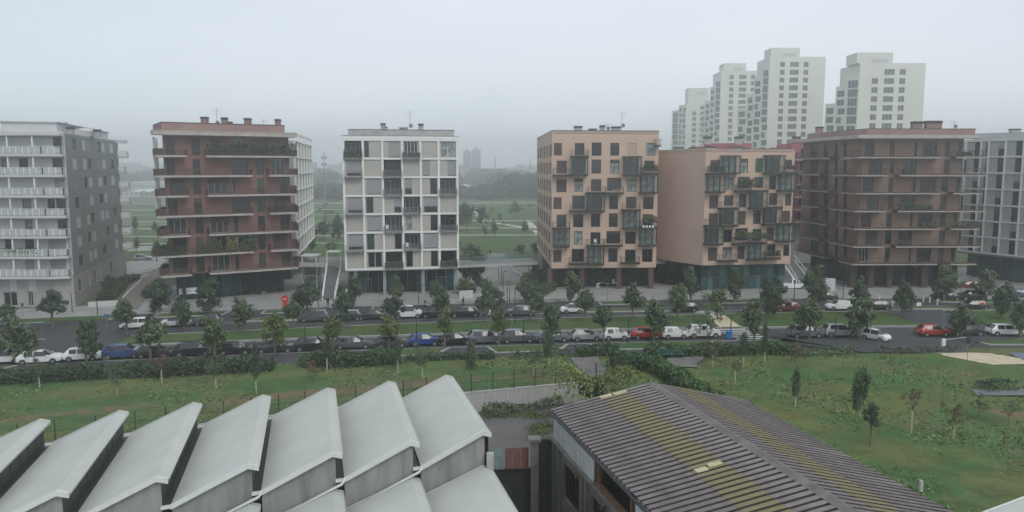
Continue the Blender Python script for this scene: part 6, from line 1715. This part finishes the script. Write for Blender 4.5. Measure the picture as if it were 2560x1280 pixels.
for i, a in enumerate([(1236, 590, 550, 16, 584, 'park tree right of the centre of the park lawns'), (1212, 592, 562, 12, 586, 'small park tree left of the taller one between the pale paths'), (1313, 590, 548, 16, 584, 'park tree beside the diagonal path'),
                        (1165, 575, 500, 44, 560, 'broad park tree against the white framed block'), (1205, 570, 510, 34, 558, 'reddish broad park tree right of the white framed block'), (1290, 545, 500, 26, 535, 'distant park tree near the tan block'),
                        (340, 588, 540, 20, 580, 'hazy park tree in the left gap'), (389, 590, 550, 16, 584, 'hazy park tree against the left side of the red brick block'), (341, 640, 595, 22, 620, 'small park tree above the parked silver car'),
                        (392, 655, 598, 26, 640, 'dark tree at the left side of the red brick block, behind it'), (810, 600, 545, 36, 592, 'park tree in the gap behind the stair ramp'), (845, 610, 530, 34, 596, 'park tree against the left edge of the white framed block'),
                        (780, 640, 585, 26, 622, 'tree right of the pale grid wing'), (1175, 640, 606, 36, 634, 'dark park bush tree left of the promenade'), (1340, 640, 606, 40, 634, 'dark park bush tree beyond the footbridge'), (1300, 636, 612, 28, 632, 'low dark bush tree beyond the footbridge, left one'),
                        (1990, 640, 560, 36, 625, 'green tree between the lower tan block and the brown block')]):
    tree(*a[:5], 'park' if i not in (15, 16) else 'dark', a[5], grp=GP, name='park_tree')

# ================================================================== hedges and bushes
def hedge(name, label, pts, w, h, m=M_leafh, dens=34, size=.3, cat='hedge', wob=.35, z0=0.0, core=True):
    P = []; segs = list(zip(pts, pts[1:]))
    for (a, b), (c, d) in segs:
        L = hypot(c - a, d - b); n = int(L * (w + 2 * h) * dens); t = rng.uniform(0, 1, n); u = rng.uniform(-1, 1, n); v = rng.uniform(0, 1, n) ** .8
        prof = 1 - wob * (.5 + .5 * np.sin(t * L * .9 + a) * np.sin(t * L * .37 + 1.3)) ; hh = h * prof
        s = np.where(rng.uniform(0, 1, n) < .5, np.sign(u) * (1 - .25 * rng.uniform(0, 1, n)), u); top = np.abs(s) < .75
        v = np.where(top, 1 - .2 * rng.uniform(0, 1, n), v)
        nx, ny = -(d - b) / L, (c - a) / L; ww = w / 2 * (1 - .25 * v * v)
        P.append(np.stack([a + (c - a) * t + nx * s * ww + rng.normal(0, .08, n), b + (d - b) * t + ny * s * ww + rng.normal(0, .08, n), z0 + v * hh + rng.normal(0, .06, n)], 1))
    P = np.concatenate(P); r = thing(name, label, cat, (pts[0][0], pts[0][1], 0)); P[:, 0] -= pts[0][0]; P[:, 1] -= pts[0][1]
    link('foliage', quads_mesh('foliage', leaf_quads(P, size), m), r)
    if core:
        mb = MB()
        for (a, b), (c, d) in segs:
            L = hypot(c - a, d - b); nx, ny = -(d - b) / L * w * .3, (c - a) / L * w * .3
            mb.prism([(a + nx - pts[0][0], b + ny - pts[0][1]), (a - nx - pts[0][0], b - ny - pts[0][1]), (c - nx - pts[0][0], d - ny - pts[0][1]), (c + nx - pts[0][0], d + ny - pts[0][1])][::-1], z0, z0 + h * .5)
        mb.build('branches', mat('hedge_wood', (.03, .035, .02), .9, .3), r)
    return r
HS = lambda xs, o: [(x, S(x) + o) for x in xs]
hedge('hedge', 'long dense dark hedge behind the near parking row, left part', HS([-75, -60, -45, -35, -26], -7.5), 2.8, 1.75, M_leafd)
hedge('hedge', 'dense green hedge in front of the dark grey and brownish cars', HS([-23.5, -18, -12.5], -6.8), 2.4, 1.9)
hedge('hedge', 'thin low hedge below the bright blue car', HS([-12, -6, -2], -6.3), 1.2, 1.1, dens=18)
hedge('hedge', 'ragged thin hedge along the lawn below the grey crossovers', HS([0, 4, 7], -6.3), 1.0, 1.0, dens=14, core=False)
hedge('hedge', 'bushy hedge end below the silver hatchback', HS([7.5, 10, 12.5], -6.3), 1.8, 1.5)
hedge('hedge', 'long clipped hedge below the white cars, up to the driveway', HS([15.5, 20, 26, 30.5, 34], -7.2), 2.0, 1.7)
d0, d1, d2 = at(1535, 930), at(1650, 930), at(1770, 985)
hedge('hedge', 'big leafy hedge clump beside the bare path', [(11.2, 80.5), (14.5, 82)], 3.6, 2.2, M_leafh, size=.34)
hedge('hedge', 'hedge running diagonally down behind the barn roof', [(14.8, 82), (16.6, 76), (18.6, 68.5), (20.3, 64)], 2.2, 1.7, M_leafh, size=.32)
hedge('hedge', 'low hedge strip right of the driveway entrance', [at(1985, 893), at(2140, 886)], 1.2, 1.0, M_leafd, dens=16, core=False)
hedge('hedge', 'thin dark hedge along the driveway edge, below the turning car', [at(2190, 884), at(2400, 884)], .8, .9, M_leafd, dens=16, core=False)
hedge('hedge', 'dark hedge beside the ramp at the grey block', [at(265, 750), at(300, 715), at(335, 700)], 3, 1.4, M_leafd, dens=20)
hedge('hedge', 'dark shrubs at the left corner of the red brick block', [at(372, 748), at(405, 735)], 3, 2.2, M_leafd, dens=26)
hedge('hedge', 'dark planting on the right bank of the plaza', [at(1325, 748), at(1360, 730), at(1370, 715)], 4, 1.8, M_leafd, dens=24)
hedge('hedge', 'shrubs behind the low wall beside the white framed block', [at(1152, 735), at(1185, 733)], 3, 1.8, M_leafd, dens=26)
hedge('hedge', 'dark shrubs behind the stair ramp railing', [at(845, 738), at(866, 738)], 3, 1.6, M_leafd, dens=26)
hedge('bush', 'yellow-green feathery bush left of the barn gable, behind the wall', [at(1405, 1012), at(1462, 1002)], 3.2, 4.0, M_leafb, dens=30, size=.26, cat='bush', wob=.5, core=False)
hedge('bush', 'yellow-green feathery bush just behind the barn gable', [at(1485, 992), at(1590, 985)], 3.0, 3.1, M_leafb, dens=30, size=.26, cat='bush', wob=.5, core=False)
hedge('bush', 'dark bush between the two feathery bushes', [at(1455, 990), at(1500, 985)], 2.6, 2.2, M_leafh, dens=26, cat='bush')
hedge('bush', 'row of low round bushes at the foot of the retaining wall', [at(1215, 1042, -2), at(1270, 1030, -2), at(1330, 1020, -2), at(1400, 1010, -2)], 2.2, 1.05, M_leaf, dens=26, cat='bush', z0=-2, wob=.75, core=False)
hedge('bush', 'dark low bush by the grey path near the right edge', [at(2450, 976), at(2530, 972)], 2, 1.0, M_leafd, dens=20, cat='bush', core=False)
# tufts of rough grass over lawn and meadow
def tufts(name, n, fx0, dens_fn, m, h0, size):
    P = []
    while len(P) < n:
        x, y = fx0()
        if dens_fn(x, y): P.append((x, y, 0))
    P = np.array(P); k = len(P); a = rng.uniform(0, 2 * pi, k); s = size * rng.uniform(.5, 1.4, k); h = h0 * rng.uniform(.4, 1.5, k)
    dx, dy = np.cos(a) * s * .5, np.sin(a) * s * .5; l = rng.normal(0, .12, (k, 2))
    z = .0
    V = np.stack([np.stack([P[:, 0] - dx, P[:, 1] - dy, P[:, 2] + z], 1), np.stack([P[:, 0] + dx, P[:, 1] + dy, P[:, 2] + z], 1), np.stack([P[:, 0] + dx * .6 + l[:, 0], P[:, 1] + dy * .6 + l[:, 1], h], 1), np.stack([P[:, 0] - dx * .9 + l[:, 0], P[:, 1] - dy * .9 + l[:, 1], h * .8], 1)], 1).reshape(-1, 3)
    put(link(name, quads_mesh(name, V, m)), kind='stuff')
M_tuft = leafmat('grass_tuft', (.12, .185, .065), (.155, .225, .08)); M_tuftd = leafmat('grass_tuft_dry', (.17, .175, .08), (.22, .21, .10))
def rl_():
    x = random.uniform(-70, 13); return x, random.uniform(Yf(x) + .3, S(x) + HEDGE_OFF)
def rr_():
    y = 20 + 67 * random.random() ** .8; x0 = xl(min(y, 76)) + (6.7 if y < 51 else 0); return random.uniform(x0, 75), y
nf = lambda x, y: mathutils.noise.noise((x * .12, y * .12, 3.3)) + .6 * mathutils.noise.noise((x * .5, y * .5, 1)) > .05 and soil_at(x, y) < .3
tufts('tall_grass', 9000, rl_, nf, M_tuft, .12, .2); tufts('tall_grass', 16000, rr_, lambda x, y: nf(x, y) and y < S(x) - 8, M_tuft, .13, .2)
tufts('dry_grass', 5000, rl_, lambda x, y: soil_at(x, y) < .8 and not nf(x, y), M_tuftd, .1, .18); tufts('dry_grass', 11000, rr_, lambda x, y: not nf(x, y) and y < S(x) - 8, M_tuftd, .1, .2)
def ry_(): return random.uniform(-3, 9), random.uniform(50, 74)
P = np.array([(random.uniform(-4, 8), 0, 0) for _ in range(2500)]); 

# ================================================================== street furniture
def lamp(px, pyb, pyt, label, arm=1.0, double=False, dark=True, grp='street lamps'):
    x, y = at(px, pyb); h = zat(px, pyt, y); R = thing('street_lamp', label, 'street lamp', (x, y, .1), 0, grp); m = M_dark if dark else M_grey
    MB().tube([(0, 0, 0), (0, 0, h - .1)], [.075, .05], 6).build('pole', m, R)
    for s in ((1, -1) if double else (1,)):
        if arm: MB().tube([(0, 0, h - .15), (arm * s, 0, h)], .035, 5).build('arm', m, R)
        MB().box(min(0, .55 * s) + arm * s, max(0, .55 * s) + arm * s, -.13, .13, h - .03, h + .05).build('lamp_head', m, R)
for a in [(244, 789, 743, 'lamp post in front of the white low wall at the left'), (181, 783, 734, 'lamp post at the foot of the grey block side wall'), (764, 880, 816, 'lamp post between the dark saloon and the tall black off-roader'),
          (797, 802, 744, 'lamp post at the foot of the stair ramp'), (1042, 874, 803, 'lamp post in front of the bright blue hatchback'), (1047, 762, 714, 'lamp post before the middle column of the white framed block'),
          (1309, 866, 800, 'lamp post in front of the dark grey crossover'), (1287, 812, 722, 'front lamp post of the plaza row, on the median'), (1570, 860, 795, 'lamp post left of the bright red hatchback'),
          (1827, 826, 786, 'lamp post by the median crossing path'), (2087, 854, 792, 'lamp post in front of the silver-grey crossover'), (1985, 748, 700, 'lamp post beside the white pickup'), (2107, 748, 705, 'lamp post left of the brown block columns')]:
    lamp(*a, arm=.5)
lamp(1519, 764, 708, 'pale double-headed lamp before the first tan block', arm=.9, double=True, dark=False)
lamp(2400, 748, 690, 'lamp post under the right end of the brown block', arm=.8, dark=False)
for i, (px, pyb, pyt) in enumerate([(1268, 778, 705), (1274, 760, 714), (1259, 728, 680), (1254, 716, 668), (1247, 705, 664), (1262, 652, 636), (1253, 648, 634)]):
    lamp(px, pyb, pyt, ['plaza lamp just left of the front one', 'short plaza lamp between the two tall front ones', 'middle plaza lamp right of the pair', 'middle plaza lamp, second of the pair', 'middle plaza lamp, leftmost of the row under the footbridge', 'distant lamp on the promenade beyond the footbridge, right one', 'distant lamp on the promenade beyond the footbridge, left one'][i], arm=0, grp='plaza lamps')
def sign(px, pyb, pyt, c, label, w=.55, h=.4, rnd=False):
    x, y = at(px, pyb); H = zat(px, pyt, y); R = thing('road_sign', label, 'sign', (x, y, .05), 0, 'road signs')
    MB().tube([(0, 0, 0), (0, 0, H - .05)], .035, 5).build('pole', M_grey, R)
    MB().box(-w / 2, w / 2, -.06, -.04, H - h, H).build('sign_plate', c, R)
M_sblue = mat('sign_blue', (.03, .12, .35), .5, 0); M_sred = mat('sign_red', (.5, .04, .03), .5, 0)
sign(268, 822, 786, M_sblue, 'blue road sign on the median tip at the left junction', .7, .35)
sign(2294, 806, 757, M_white, 'white road sign on the junction under the brown block', .65, .5); sign(2452, 800, 757, M_sred, 'red and white sign beyond the right junction', .6, .3); sign(2491, 792, 760, M_white, 'white directional sign right of the red one', .9, .3)
sign(2357, 828, 785, M_grey, 'thin sign pole behind the orange-red hatchback', .5, .2); sign(58, 790, 758, M_dark, 'dark sign pole before the grey block entrance', .4, .5); sign(2417, 905, 838, M_dark, 'dark pole sign beside the sand patch', .5, 1.0)
sign(872, 760, 722, M_white, 'white sign beside the stair ramp foot', .8, .6); sign(1798, 790, 762, M_grey, 'small sign at the far side of the median crossing', .4, .4)
x, y = at(713, 772); R = thing('advertising_totem', 'bright red round-topped advertising totem on the pavement before the dark shop front', 'totem', (x, y, .1))
MB().box(-.35, .35, -.12, .12, 0, 1.9).build('panel', mat('totem_red', (.62, .02, .03), .4, 0), R)
mb = MB(); mb.tube([(0, -.14, 1.45), (0, .14, 1.45)], .55, 20); mb.build('disc', mat('totem_red', (.6, .03, .03)), R); MB().box(-.32, .32, -.16, -.145, 1.38, 1.52).build('white_bar', M_white, R)
x, y = at(1822, 848); R = thing('recycling_bin', 'blue recycling bin on the near verge by the zebra crossing', 'bin', (x, y, .13))
MB().prism([(-.32, -.3), (.32, -.3), (.32, .3), (-.32, .3)], 0, .85).build('body', mat('bin_blue', (.01, .14, .42), .5, .05), R); MB().box(-.36, .36, -.34, .34, .855, .95).build('lid', mat('lid_blue', (.01, .18, .5), .5, .05), R)
for s in (-.27, .27): MB().tube([(s - .04, .28, .1), (s + .04, .28, .1)], .1, 8).build('wheel', M_rubber, R)
x, y = at(1675, 897); R = thing('park_bench', 'long green bench at the edge of the meadow under the clipped hedge', 'bench', (x, y, .1), .03); M_bg = mat('bench_green', (.03, .10, .085), .6, .1)
for i in range(3): MB().box(-1.55, 1.55, -.3 + i * .17, -.16 + i * .17, .45, .49).build('seat_slat', M_bg, R)
for i in range(3): MB().box(-1.55, 1.55, .22, .26, .58 + i * .15, .7 + i * .15).build('back_slat', M_bg, R)
for a in (-1.4, 0, 1.4): MB().box(a - .04, a + .04, -.3, .25, 0, .45).build('leg', M_bg, R); 
x, y = at(2358, 868); R = thing('parking_barrier', 'small white barrier post with a pale arm beside the driveway', 'barrier', (x, y, .1))
MB().box(-.2, .2, -.15, .15, 0, .95).build('cabinet', M_white, R); MB().tube([(0, 0, .85), (3.2, .4, 1.05)], .04, 5).build('arm', M_palepan, R)
x, y = at(2301, 1229); put(MB().tube([(0, 0, 0), (0, 0, .75), (.02, 0, .8)], .14, 10).build('trunk_guard', M_palepan, None, (x, y, 0)), 'short white trunk guard standing alone in the meadow by the barn eave', 'post')
for i, (px, pyb, pyt) in enumerate([(2107, 922, 893), (2134, 908, 888), (2166, 930, 905), (2200, 945, 921), (2236, 968, 940), (2320, 1010, 978)]):
    x, y = at(px, pyb); h = zat(px, pyt, y); put(MB().tube([(0, 0, 0), (.03, 0, h)], .04, 5).build('wooden_stake', M_bark, None, (x, y, 0)), ['stake in the meadow weeds, first on the left', 'stake just right of the first in the weeds', 'stake above the pair of dark trees', 'stake right above the taller dark tree', 'stake right of the pair of dark trees', 'stake above the russet young tree'][i], 'stake', 'stakes across the meadow')
for i, (px, pyb) in enumerate([(2198, 752), (2231, 768), (2308, 757), (2324, 759), (2343, 765)]):
    x, y = at(px, pyb); put(MB().tube([(0, 0, 0), (0, 0, 1.0)], .09, 8).build('bollard', M_white, None, (x, y, .13)), ['white bollard before the middle of the brown block', 'white bollard nearest the road before the brown block', 'left one of three white bollards by the brown block', 'middle one of three white bollards by the brown block', 'right one of three white bollards by the brown block'][i], 'bollard', 'white bollards')
# low walls, ramps and paths around the buildings
def lowwall(label, pts, h, w=.35, m=M_palepan, z0=0):
    r = thing('low_wall', label, 'wall', (*pts[0], z0))
    for (a, b), (c, d) in zip(pts, pts[1:]):
        L = hypot(c - a, d - b); nx, ny = -(d - b) / L * w / 2, (c - a) / L * w / 2
        MB().prism([(a + nx - pts[0][0], b + ny - pts[0][1]), (a - nx - pts[0][0], b - ny - pts[0][1]), (c - nx - pts[0][0], d - ny - pts[0][1]), (c + nx - pts[0][0], d + ny - pts[0][1])][::-1], 0, h).build('wall_section', m, r)
lowwall('white low wall at the foot of the grey block side', [at(221, 770), at(298, 766)], .95)
lowwall('pale zigzag kerb wall along the ramp beside the grey block', [at(308, 748), at(320, 733), at(350, 706), at(352, 696), at(372, 688)], .3)
lowwall('pale wall of the ramp behind the red brick block', [at(345, 693), at(372, 686), at(402, 672)], .7)
lowwall('pale garden wall right of the white framed block', [at(1148, 750), at(1182, 748)], 1.5)
lowwall('curved white wall on the right bank of the plaza', [at(1278, 680), at(1302, 694), at(1311, 706)], .7)
lowwall('pale concrete wall left of the brown block', [at(2062, 728), at(2086, 728)], 2.3, .5)
lowwall('white fence wall on the park side of the left gap', [at(320, 628), at(392, 626)], 1.2)
lowwall('low wall behind the stair ramp', [at(848, 752), at(872, 752)], 1.3)
P = [at(290, 775), at(345, 775), at(412, 672), at(372, 672), at(325, 715)]
struct('ramp_path', MB().poly([(x, y, .24) for x, y in P]), mat('brown_paving', (.20, .175, .15), .9, .15, .8))
struct('service_road', MB().poly([(x, y, .06) for x, y in [at(318, 700), at(352, 690), at(420, 652), at(395, 642), at(315, 655)]]), M_paving)
struct('promenade', MB().poly([(x, y, .12) for x, y in [at(1205, 700), at(1300, 700), at(1262, 634), at(1222, 634)]]), M_paving)
struct('forecourt', MB().poly([(x, y, .245) for x, y in [(-9, 121.5), (8, 123.8), (7, 165), (-9, 165)]]), mat('plaza_paving', (.29, .285, .265), .85, .16, .4))
# people
def person(px, py, h, label, top, pants, face=0, z0=.25, stride=.18):
    x, y = at(px, py, z0); R = thing('person', label, 'person', (x, y, z0), face); k = h / 1.75
    J = [(0, 0, .95), (0, 0, 1.2), (0, 0, 1.42), (0, 0, 1.52), (0, .02, 1.66), (.1, 0, .9), (.11, stride, .5), (.11, stride * .6, .08), (.11, stride * .6 + .12, .03), (-.1, 0, .9), (-.11, -stride * .5, .5), (-.11, -stride * 1.6, .1), (-.11, -stride * 1.5 + .12, .03),
         (.2, 0, 1.4), (.25, -.08, 1.15), (.25, .05, .92), (-.2, 0, 1.4), (-.25, .1, 1.15), (-.23, .22, .95)]
    E = [(0, 1), (1, 2), (2, 3), (3, 4), (0, 5), (5, 6), (6, 7), (7, 8), (0, 9), (9, 10), (10, 11), (11, 12), (2, 13), (13, 14), (14, 15), (2, 16), (16, 17), (17, 18)]
    rad = [.15, .15, .14, .055, .1, .1, .07, .05, .04, .1, .07, .05, .04, .065, .045, .032, .065, .045, .032]
    me = bpy.data.meshes.new('body'); me.from_pydata([(a * k, b * k, c * k) for a, b, c in J], E, []); o = link('body', me, R)
    sk = o.modifiers.new('skin', 'SKIN'); 
    for v, r in zip(me.skin_vertices[0].data, rad): v.radius = (r * k, r * k)
    me.skin_vertices[0].data[0].use_root = True
    ss = o.modifiers.new('sub', 'SUBSURF'); ss.levels = 1; ss.render_levels = 1
    m = bpy.data.materials.new('clothes'); m.use_nodes = True; t = m.node_tree; b = t.nodes['Principled BSDF']; b.inputs['Roughness'].default_value = .85
    tc = N(t, 'ShaderNodeTexCoord'); sx = N(t, 'ShaderNodeSeparateXYZ'); r = N(t, 'ShaderNodeValToRGB'); r.color_ramp.interpolation = 'CONSTANT'; dv = N(t, 'ShaderNodeMath', operation='DIVIDE'); dv.inputs[1].default_value = 1.75 * k
    t.links.new(tc.outputs['Object'], sx.inputs[0]); t.links.new(sx.outputs[2], dv.inputs[0]); t.links.new(dv.outputs[0], r.inputs[0]); t.links.new(r.outputs[0], b.inputs['Base Color'])
    r.color_ramp.elements[0].color = (.03, .03, .03, 1); r.color_ramp.elements[1].position = .05; r.color_ramp.elements[1].color = (*pants, 1)
    e = r.color_ramp.elements.new(.55); e.color = (*top, 1); e = r.color_ramp.elements.new(.85); e.color = (.45, .3, .22, 1)
    me.materials.append(m)
    hb = MB(); n = 10
    for i in range(5):
        for j in range(n):
            f_ = lambda i, j: (.112 * k * cos(2 * pi * j / n) * sin(pi * .55 * i / 5), (.02 - .02) * k + .118 * k * sin(2 * pi * j / n) * sin(pi * .55 * i / 5), (1.67 + .115 * cos(pi * .55 * i / 5)) * k)
            hb.quad(f_(i, j), f_(i + 1, j), f_(i + 1, j + 1), f_(i, j + 1))
    hb.build('hair', mat('hair_dark', (.03, .022, .018), .8, 0), R, smooth=True)
    return R
person(820, 768, 1.75, 'person in dark clothes walking at the foot of the stair ramp', (.03, .035, .05), (.03, .03, .04), 0)
person(1158, 768, 1.7, 'person in dark clothes on the pavement behind the black estate car', (.02, .02, .025), (.04, .045, .06), 1.2)
person(1226, 639, 1.7, 'distant person in dark clothes on the promenade beyond the footbridge', (.03, .03, .035), (.05, .04, .04), 0, .15)
HAZE = 0.0013
# ================================================================== park and far distance
struct('park_lawn', MB().poly([(-260, 165, -.01), (140, 165, -.01), (180, 470, -.01), (-420, 470, -.01)]), M_strip)
M_path = mat('pale_gravel', (.42, .41, .36), .9, .1, .3)
for y, x0, x1, w in ((214, -170, -25, 2.2), (238, -170, 30, 2.4), (267, -180, 9, 3.0), (290, -190, -45, 2), (303, -190, 40, 3.4), (345, -240, -30, 3), (384, -300, -60, 4.5), (452, -260, 60, 7), (410, 10, 60, 3), (425, -120, -60, 3)):
    struct('park_path', MB().quad((x0, y, .0), (x1, y + .04 * (x1 - x0), .0), (x1, y + w + .04 * (x1 - x0), .0), (x0, y + w, .0)), M_path)
for a, b in (((4.8, 306), (9.2, 225)), ((-22, 385), (-12, 305)), ((-8, 300), (10, 262))):
    struct('park_path', MB().quad((a[0], a[1], .006), (b[0], b[1], .006), (b[0] + 2.6, b[1], .006), (a[0] + 3.0, a[1], .006)), M_path)
struct('field', MB().poly([(-900, 470, -.005), (600, 470, -.005), (900, 1200, -.005), (-1400, 1200, -.005)]), mat('field_green', (.085, .10, .06), .95, .25, .012, color2=(.115, .12, .08)))
# small low bushes of the park read as one texture of planting
def forest(name, zones, m, size, per):
    P = []
    for x, y, r, h in zones:
        n = int(per * r * h); d = rng.normal(size=(n, 3)); d /= np.linalg.norm(d, axis=1)[:, None]; q = rng.uniform(.5, 1, (n, 1)) ** .5
        P.append(np.array([x, y, h * .55]) + d * q * np.array([r, r, h * .5]))
    put(link(name, quads_mesh(name, leaf_quads(np.concatenate(P), size), m)), kind='stuff')
Z = []
for i in range(150): x = random.uniform(-150, 90); Z.append((x, random.uniform(500, 560), random.uniform(5, 9), random.uniform(9, 17) * (1.1 if x > -10 else .62)))
forest('wood', Z, M_leaffar, 1.5, 5)
Z = [(random.uniform(-700, 500), random.uniform(680, 1000), random.uniform(9, 18), random.uniform(10, 19)) for i in range(260)]
forest('distant_wood', Z, M_leaffar, 3.2, 1.6)
Z = [(random.uniform(-1500, 900), random.uniform(1250, 1700), random.uniform(14, 30), random.uniform(13, 24)) for i in range(220)]
forest('horizon_wood', Z, M_leaffar, 6, .7)
Z = [(random.uniform(-160, 20), random.uniform(195, 440), random.uniform(.8, 1.8), random.uniform(1.2, 3.0)) for i in range(55)]
forest('park_shrubs', Z, M_leaffar, .5, 45)
# low buildings beyond the park
def shedb(px0, px1, pyb, pyt, dep, wall, roof, label, gable=0, nwin=0, name='warehouse'):
    x0, Y = at(px0, pyb); x1 = xat(px1, pyb, Y); h = zat(px0, pyt, Y); R = thing(name, label, 'building', (x0, Y, 0)); w = x1 - x0
    MB().box(0, w, 0, dep, 0, h * (.72 if gable else .93)).build('wall', wall, R); e = h * .72
    if gable:
        for k in range(gable):
            a, b = w * k / gable, w * (k + 1) / gable; mb = MB(); c = (a + b) / 2
            mb.quad((a - .3, -.5, e), (c, -.5, h), (c, dep, h), (a - .3, dep, e)); mb.quad((c, -.5, h), (b + .3, -.5, e), (b + .3, dep, e), (c, dep, h)); mb.build('roof', roof, R)
            MB().poly([(a, 0, e), (b, 0, e), (c, 0, h - .1)]).build('gable', wall, R)
    else: MB().box(-.6, w + .6, -.6, dep + .6, h * .935, h).build('roof', roof, R)
    me = MB().box(0, w / max(1, nwin) * .5, -.08, 0, 0, h * .22).mesh('window', M_mglass)
    for k in range(nwin): link('window', me, R, (w * (k + .25) / nwin, 0, h * .35))
    return R
M_whs = mat('warehouse_white', (.55, .56, .55), .8, .08, .05); M_whg = mat('warehouse_grey', (.33, .34, .34), .8, .1, .05); M_roofp = mat('pale_roof', (.6, .61, .6), .7, .06, .05); M_terr = mat('terracotta_roof', (.33, .17, .12), .85, .12, .1)
shedb(1152, 1219, 496, 478, 30, M_whs, M_roofp, 'long low white warehouse at the edge of the park, right of the white framed block', 0, 9)
shedb(1142, 1172, 477, 462, 30, M_whg, M_roofp, 'grey-roofed shed behind the long white warehouse', 1, 4)
shedb(1175, 1212, 478, 466, 24, M_whg, M_terr, 'low terracotta roofed house behind the long white warehouse', 1, 4, 'house')
shedb(1255, 1290, 462, 448, 20, M_whs, M_terr, 'faint house with a reddish roof among the distant trees', 1, 3, 'house')
shedb(300, 348, 492, 476, 60, M_whs, M_roofp, 'hazy white greenhouse shed in the left gap', 1, 4); shedb(349, 372, 494, 476, 40, M_whg, M_roofp, 'first of two small gabled sheds in the left gap', 1, 2); shedb(373, 398, 494, 477, 40, M_whg, M_roofp, 'second of two small gabled sheds in the left gap', 1, 2)
shedb(300, 400, 474, 456, 60, M_whs, M_roofp, 'long hazy white warehouse higher up in the left gap', 0, 10)
shedb(788, 826, 482, 462, 30, mat('ochre_wall', (.45, .33, .26), .8, .1, .1), M_terr, 'low ochre building in the gap left of the white framed block', 1, 3, 'house')
shedb(816, 862, 466, 438, 25, M_whs, M_whg, 'pale two-storey building in the gap left of the white framed block', 2, 5, 'house')
shedb(828, 862, 484, 470, 25, M_whg, M_roofp, 'white roofed shed right of the low ochre building', 0, 4)
# sky line blocks lost in haze
mb = MB()
for i in range(46):
    Y = random.uniform(1000, 1500); x = random.uniform(-1000, -380) if i < 26 else random.uniform(-420, -220) if i < 36 else random.uniform(-120, 60); w = random.uniform(18, 60); h = random.uniform(14, 30 if i < 36 else 22)
    mb.box(x, x + w, Y, Y + 20, 0, h); 
    if i % 3 == 0: mb.box(x + w * .3, x + w * .5, Y, Y + 12, h, h + 4)
put(mb.build('distant_skyline', M_whg), kind='stuff')
def far_tower(px0, px1, pyt, Y, label, nf=16):
    x0, x1 = xat(px0, 400, Y), xat(px1, 400, Y); h = zat(px0, pyt, Y); R = thing('distant_tower', label, 'building', (x0, Y, 0)); w = x1 - x0
    MB().box(0, w, 0, 16, 0, h).build('wall', M_whg, R); MB().box(w * .3, w * .6, 2, 12, h, h + 3).build('roof_box', M_whg, R)
    me = MB().box(0, w * .2, -.2, 0, 0, h / nf * .5).mesh('window', M_dglass)
    for r in range(2, nf):
        for k in range(3): link('window', me, R, (w * (.1 + k * .3), 0, h * r / nf))
far_tower(1158, 1177, 378, 1050, 'left one of two faint twin towers on the horizon'); far_tower(1180, 1201, 374, 1050, 'right one of two faint twin towers on the horizon')
def mast(px, pyb, pyt, Y, label, r=.5, heads=True):
    x = xat(px, pyb, Y); R = thing('radio_mast', label, 'mast', (x, Y, 0)); h = zat(px, pyt, Y)
    MB().tube([(0, 0, 0), (0, 0, h)], [r, r * .5], 6).build('pole', M_grey, R)
    if heads:
        for z in (.92, .8): MB().box(-1.3, 1.3, -1, 1, h * z - 1.4, h * z).build('antenna_panel', M_whg, R)
mast(811, 440, 380, 420, 'telecom mast in the gap left of the white framed block', .45)
mast(1238, 420, 392, 1100, 'faint chimney right of the twin towers on the horizon', 1.6, False); mast(1325, 420, 398, 1000, 'faint mast at the left edge of the first tan block', 1.2, True)

# haze: one closed box of even pale air round everything below the cloud deck
hz = MB().box(-1560, 1000, -80, 1760, -3, 80)
m = bpy.data.materials.new('haze_air'); m.use_nodes = True; t = m.node_tree; t.nodes.clear()
o = N(t, 'ShaderNodeOutputMaterial'); pv = N(t, 'ShaderNodeVolumePrincipled'); pv.inputs['Color'].default_value = (.97, 1.0, .995, 1); pv.inputs['Density'].default_value = HAZE; pv.inputs['Anisotropy'].default_value = .8
t.links.new(pv.outputs[0], o.inputs['Volume'])
put(hz.build('haze', m), kind='stuff')
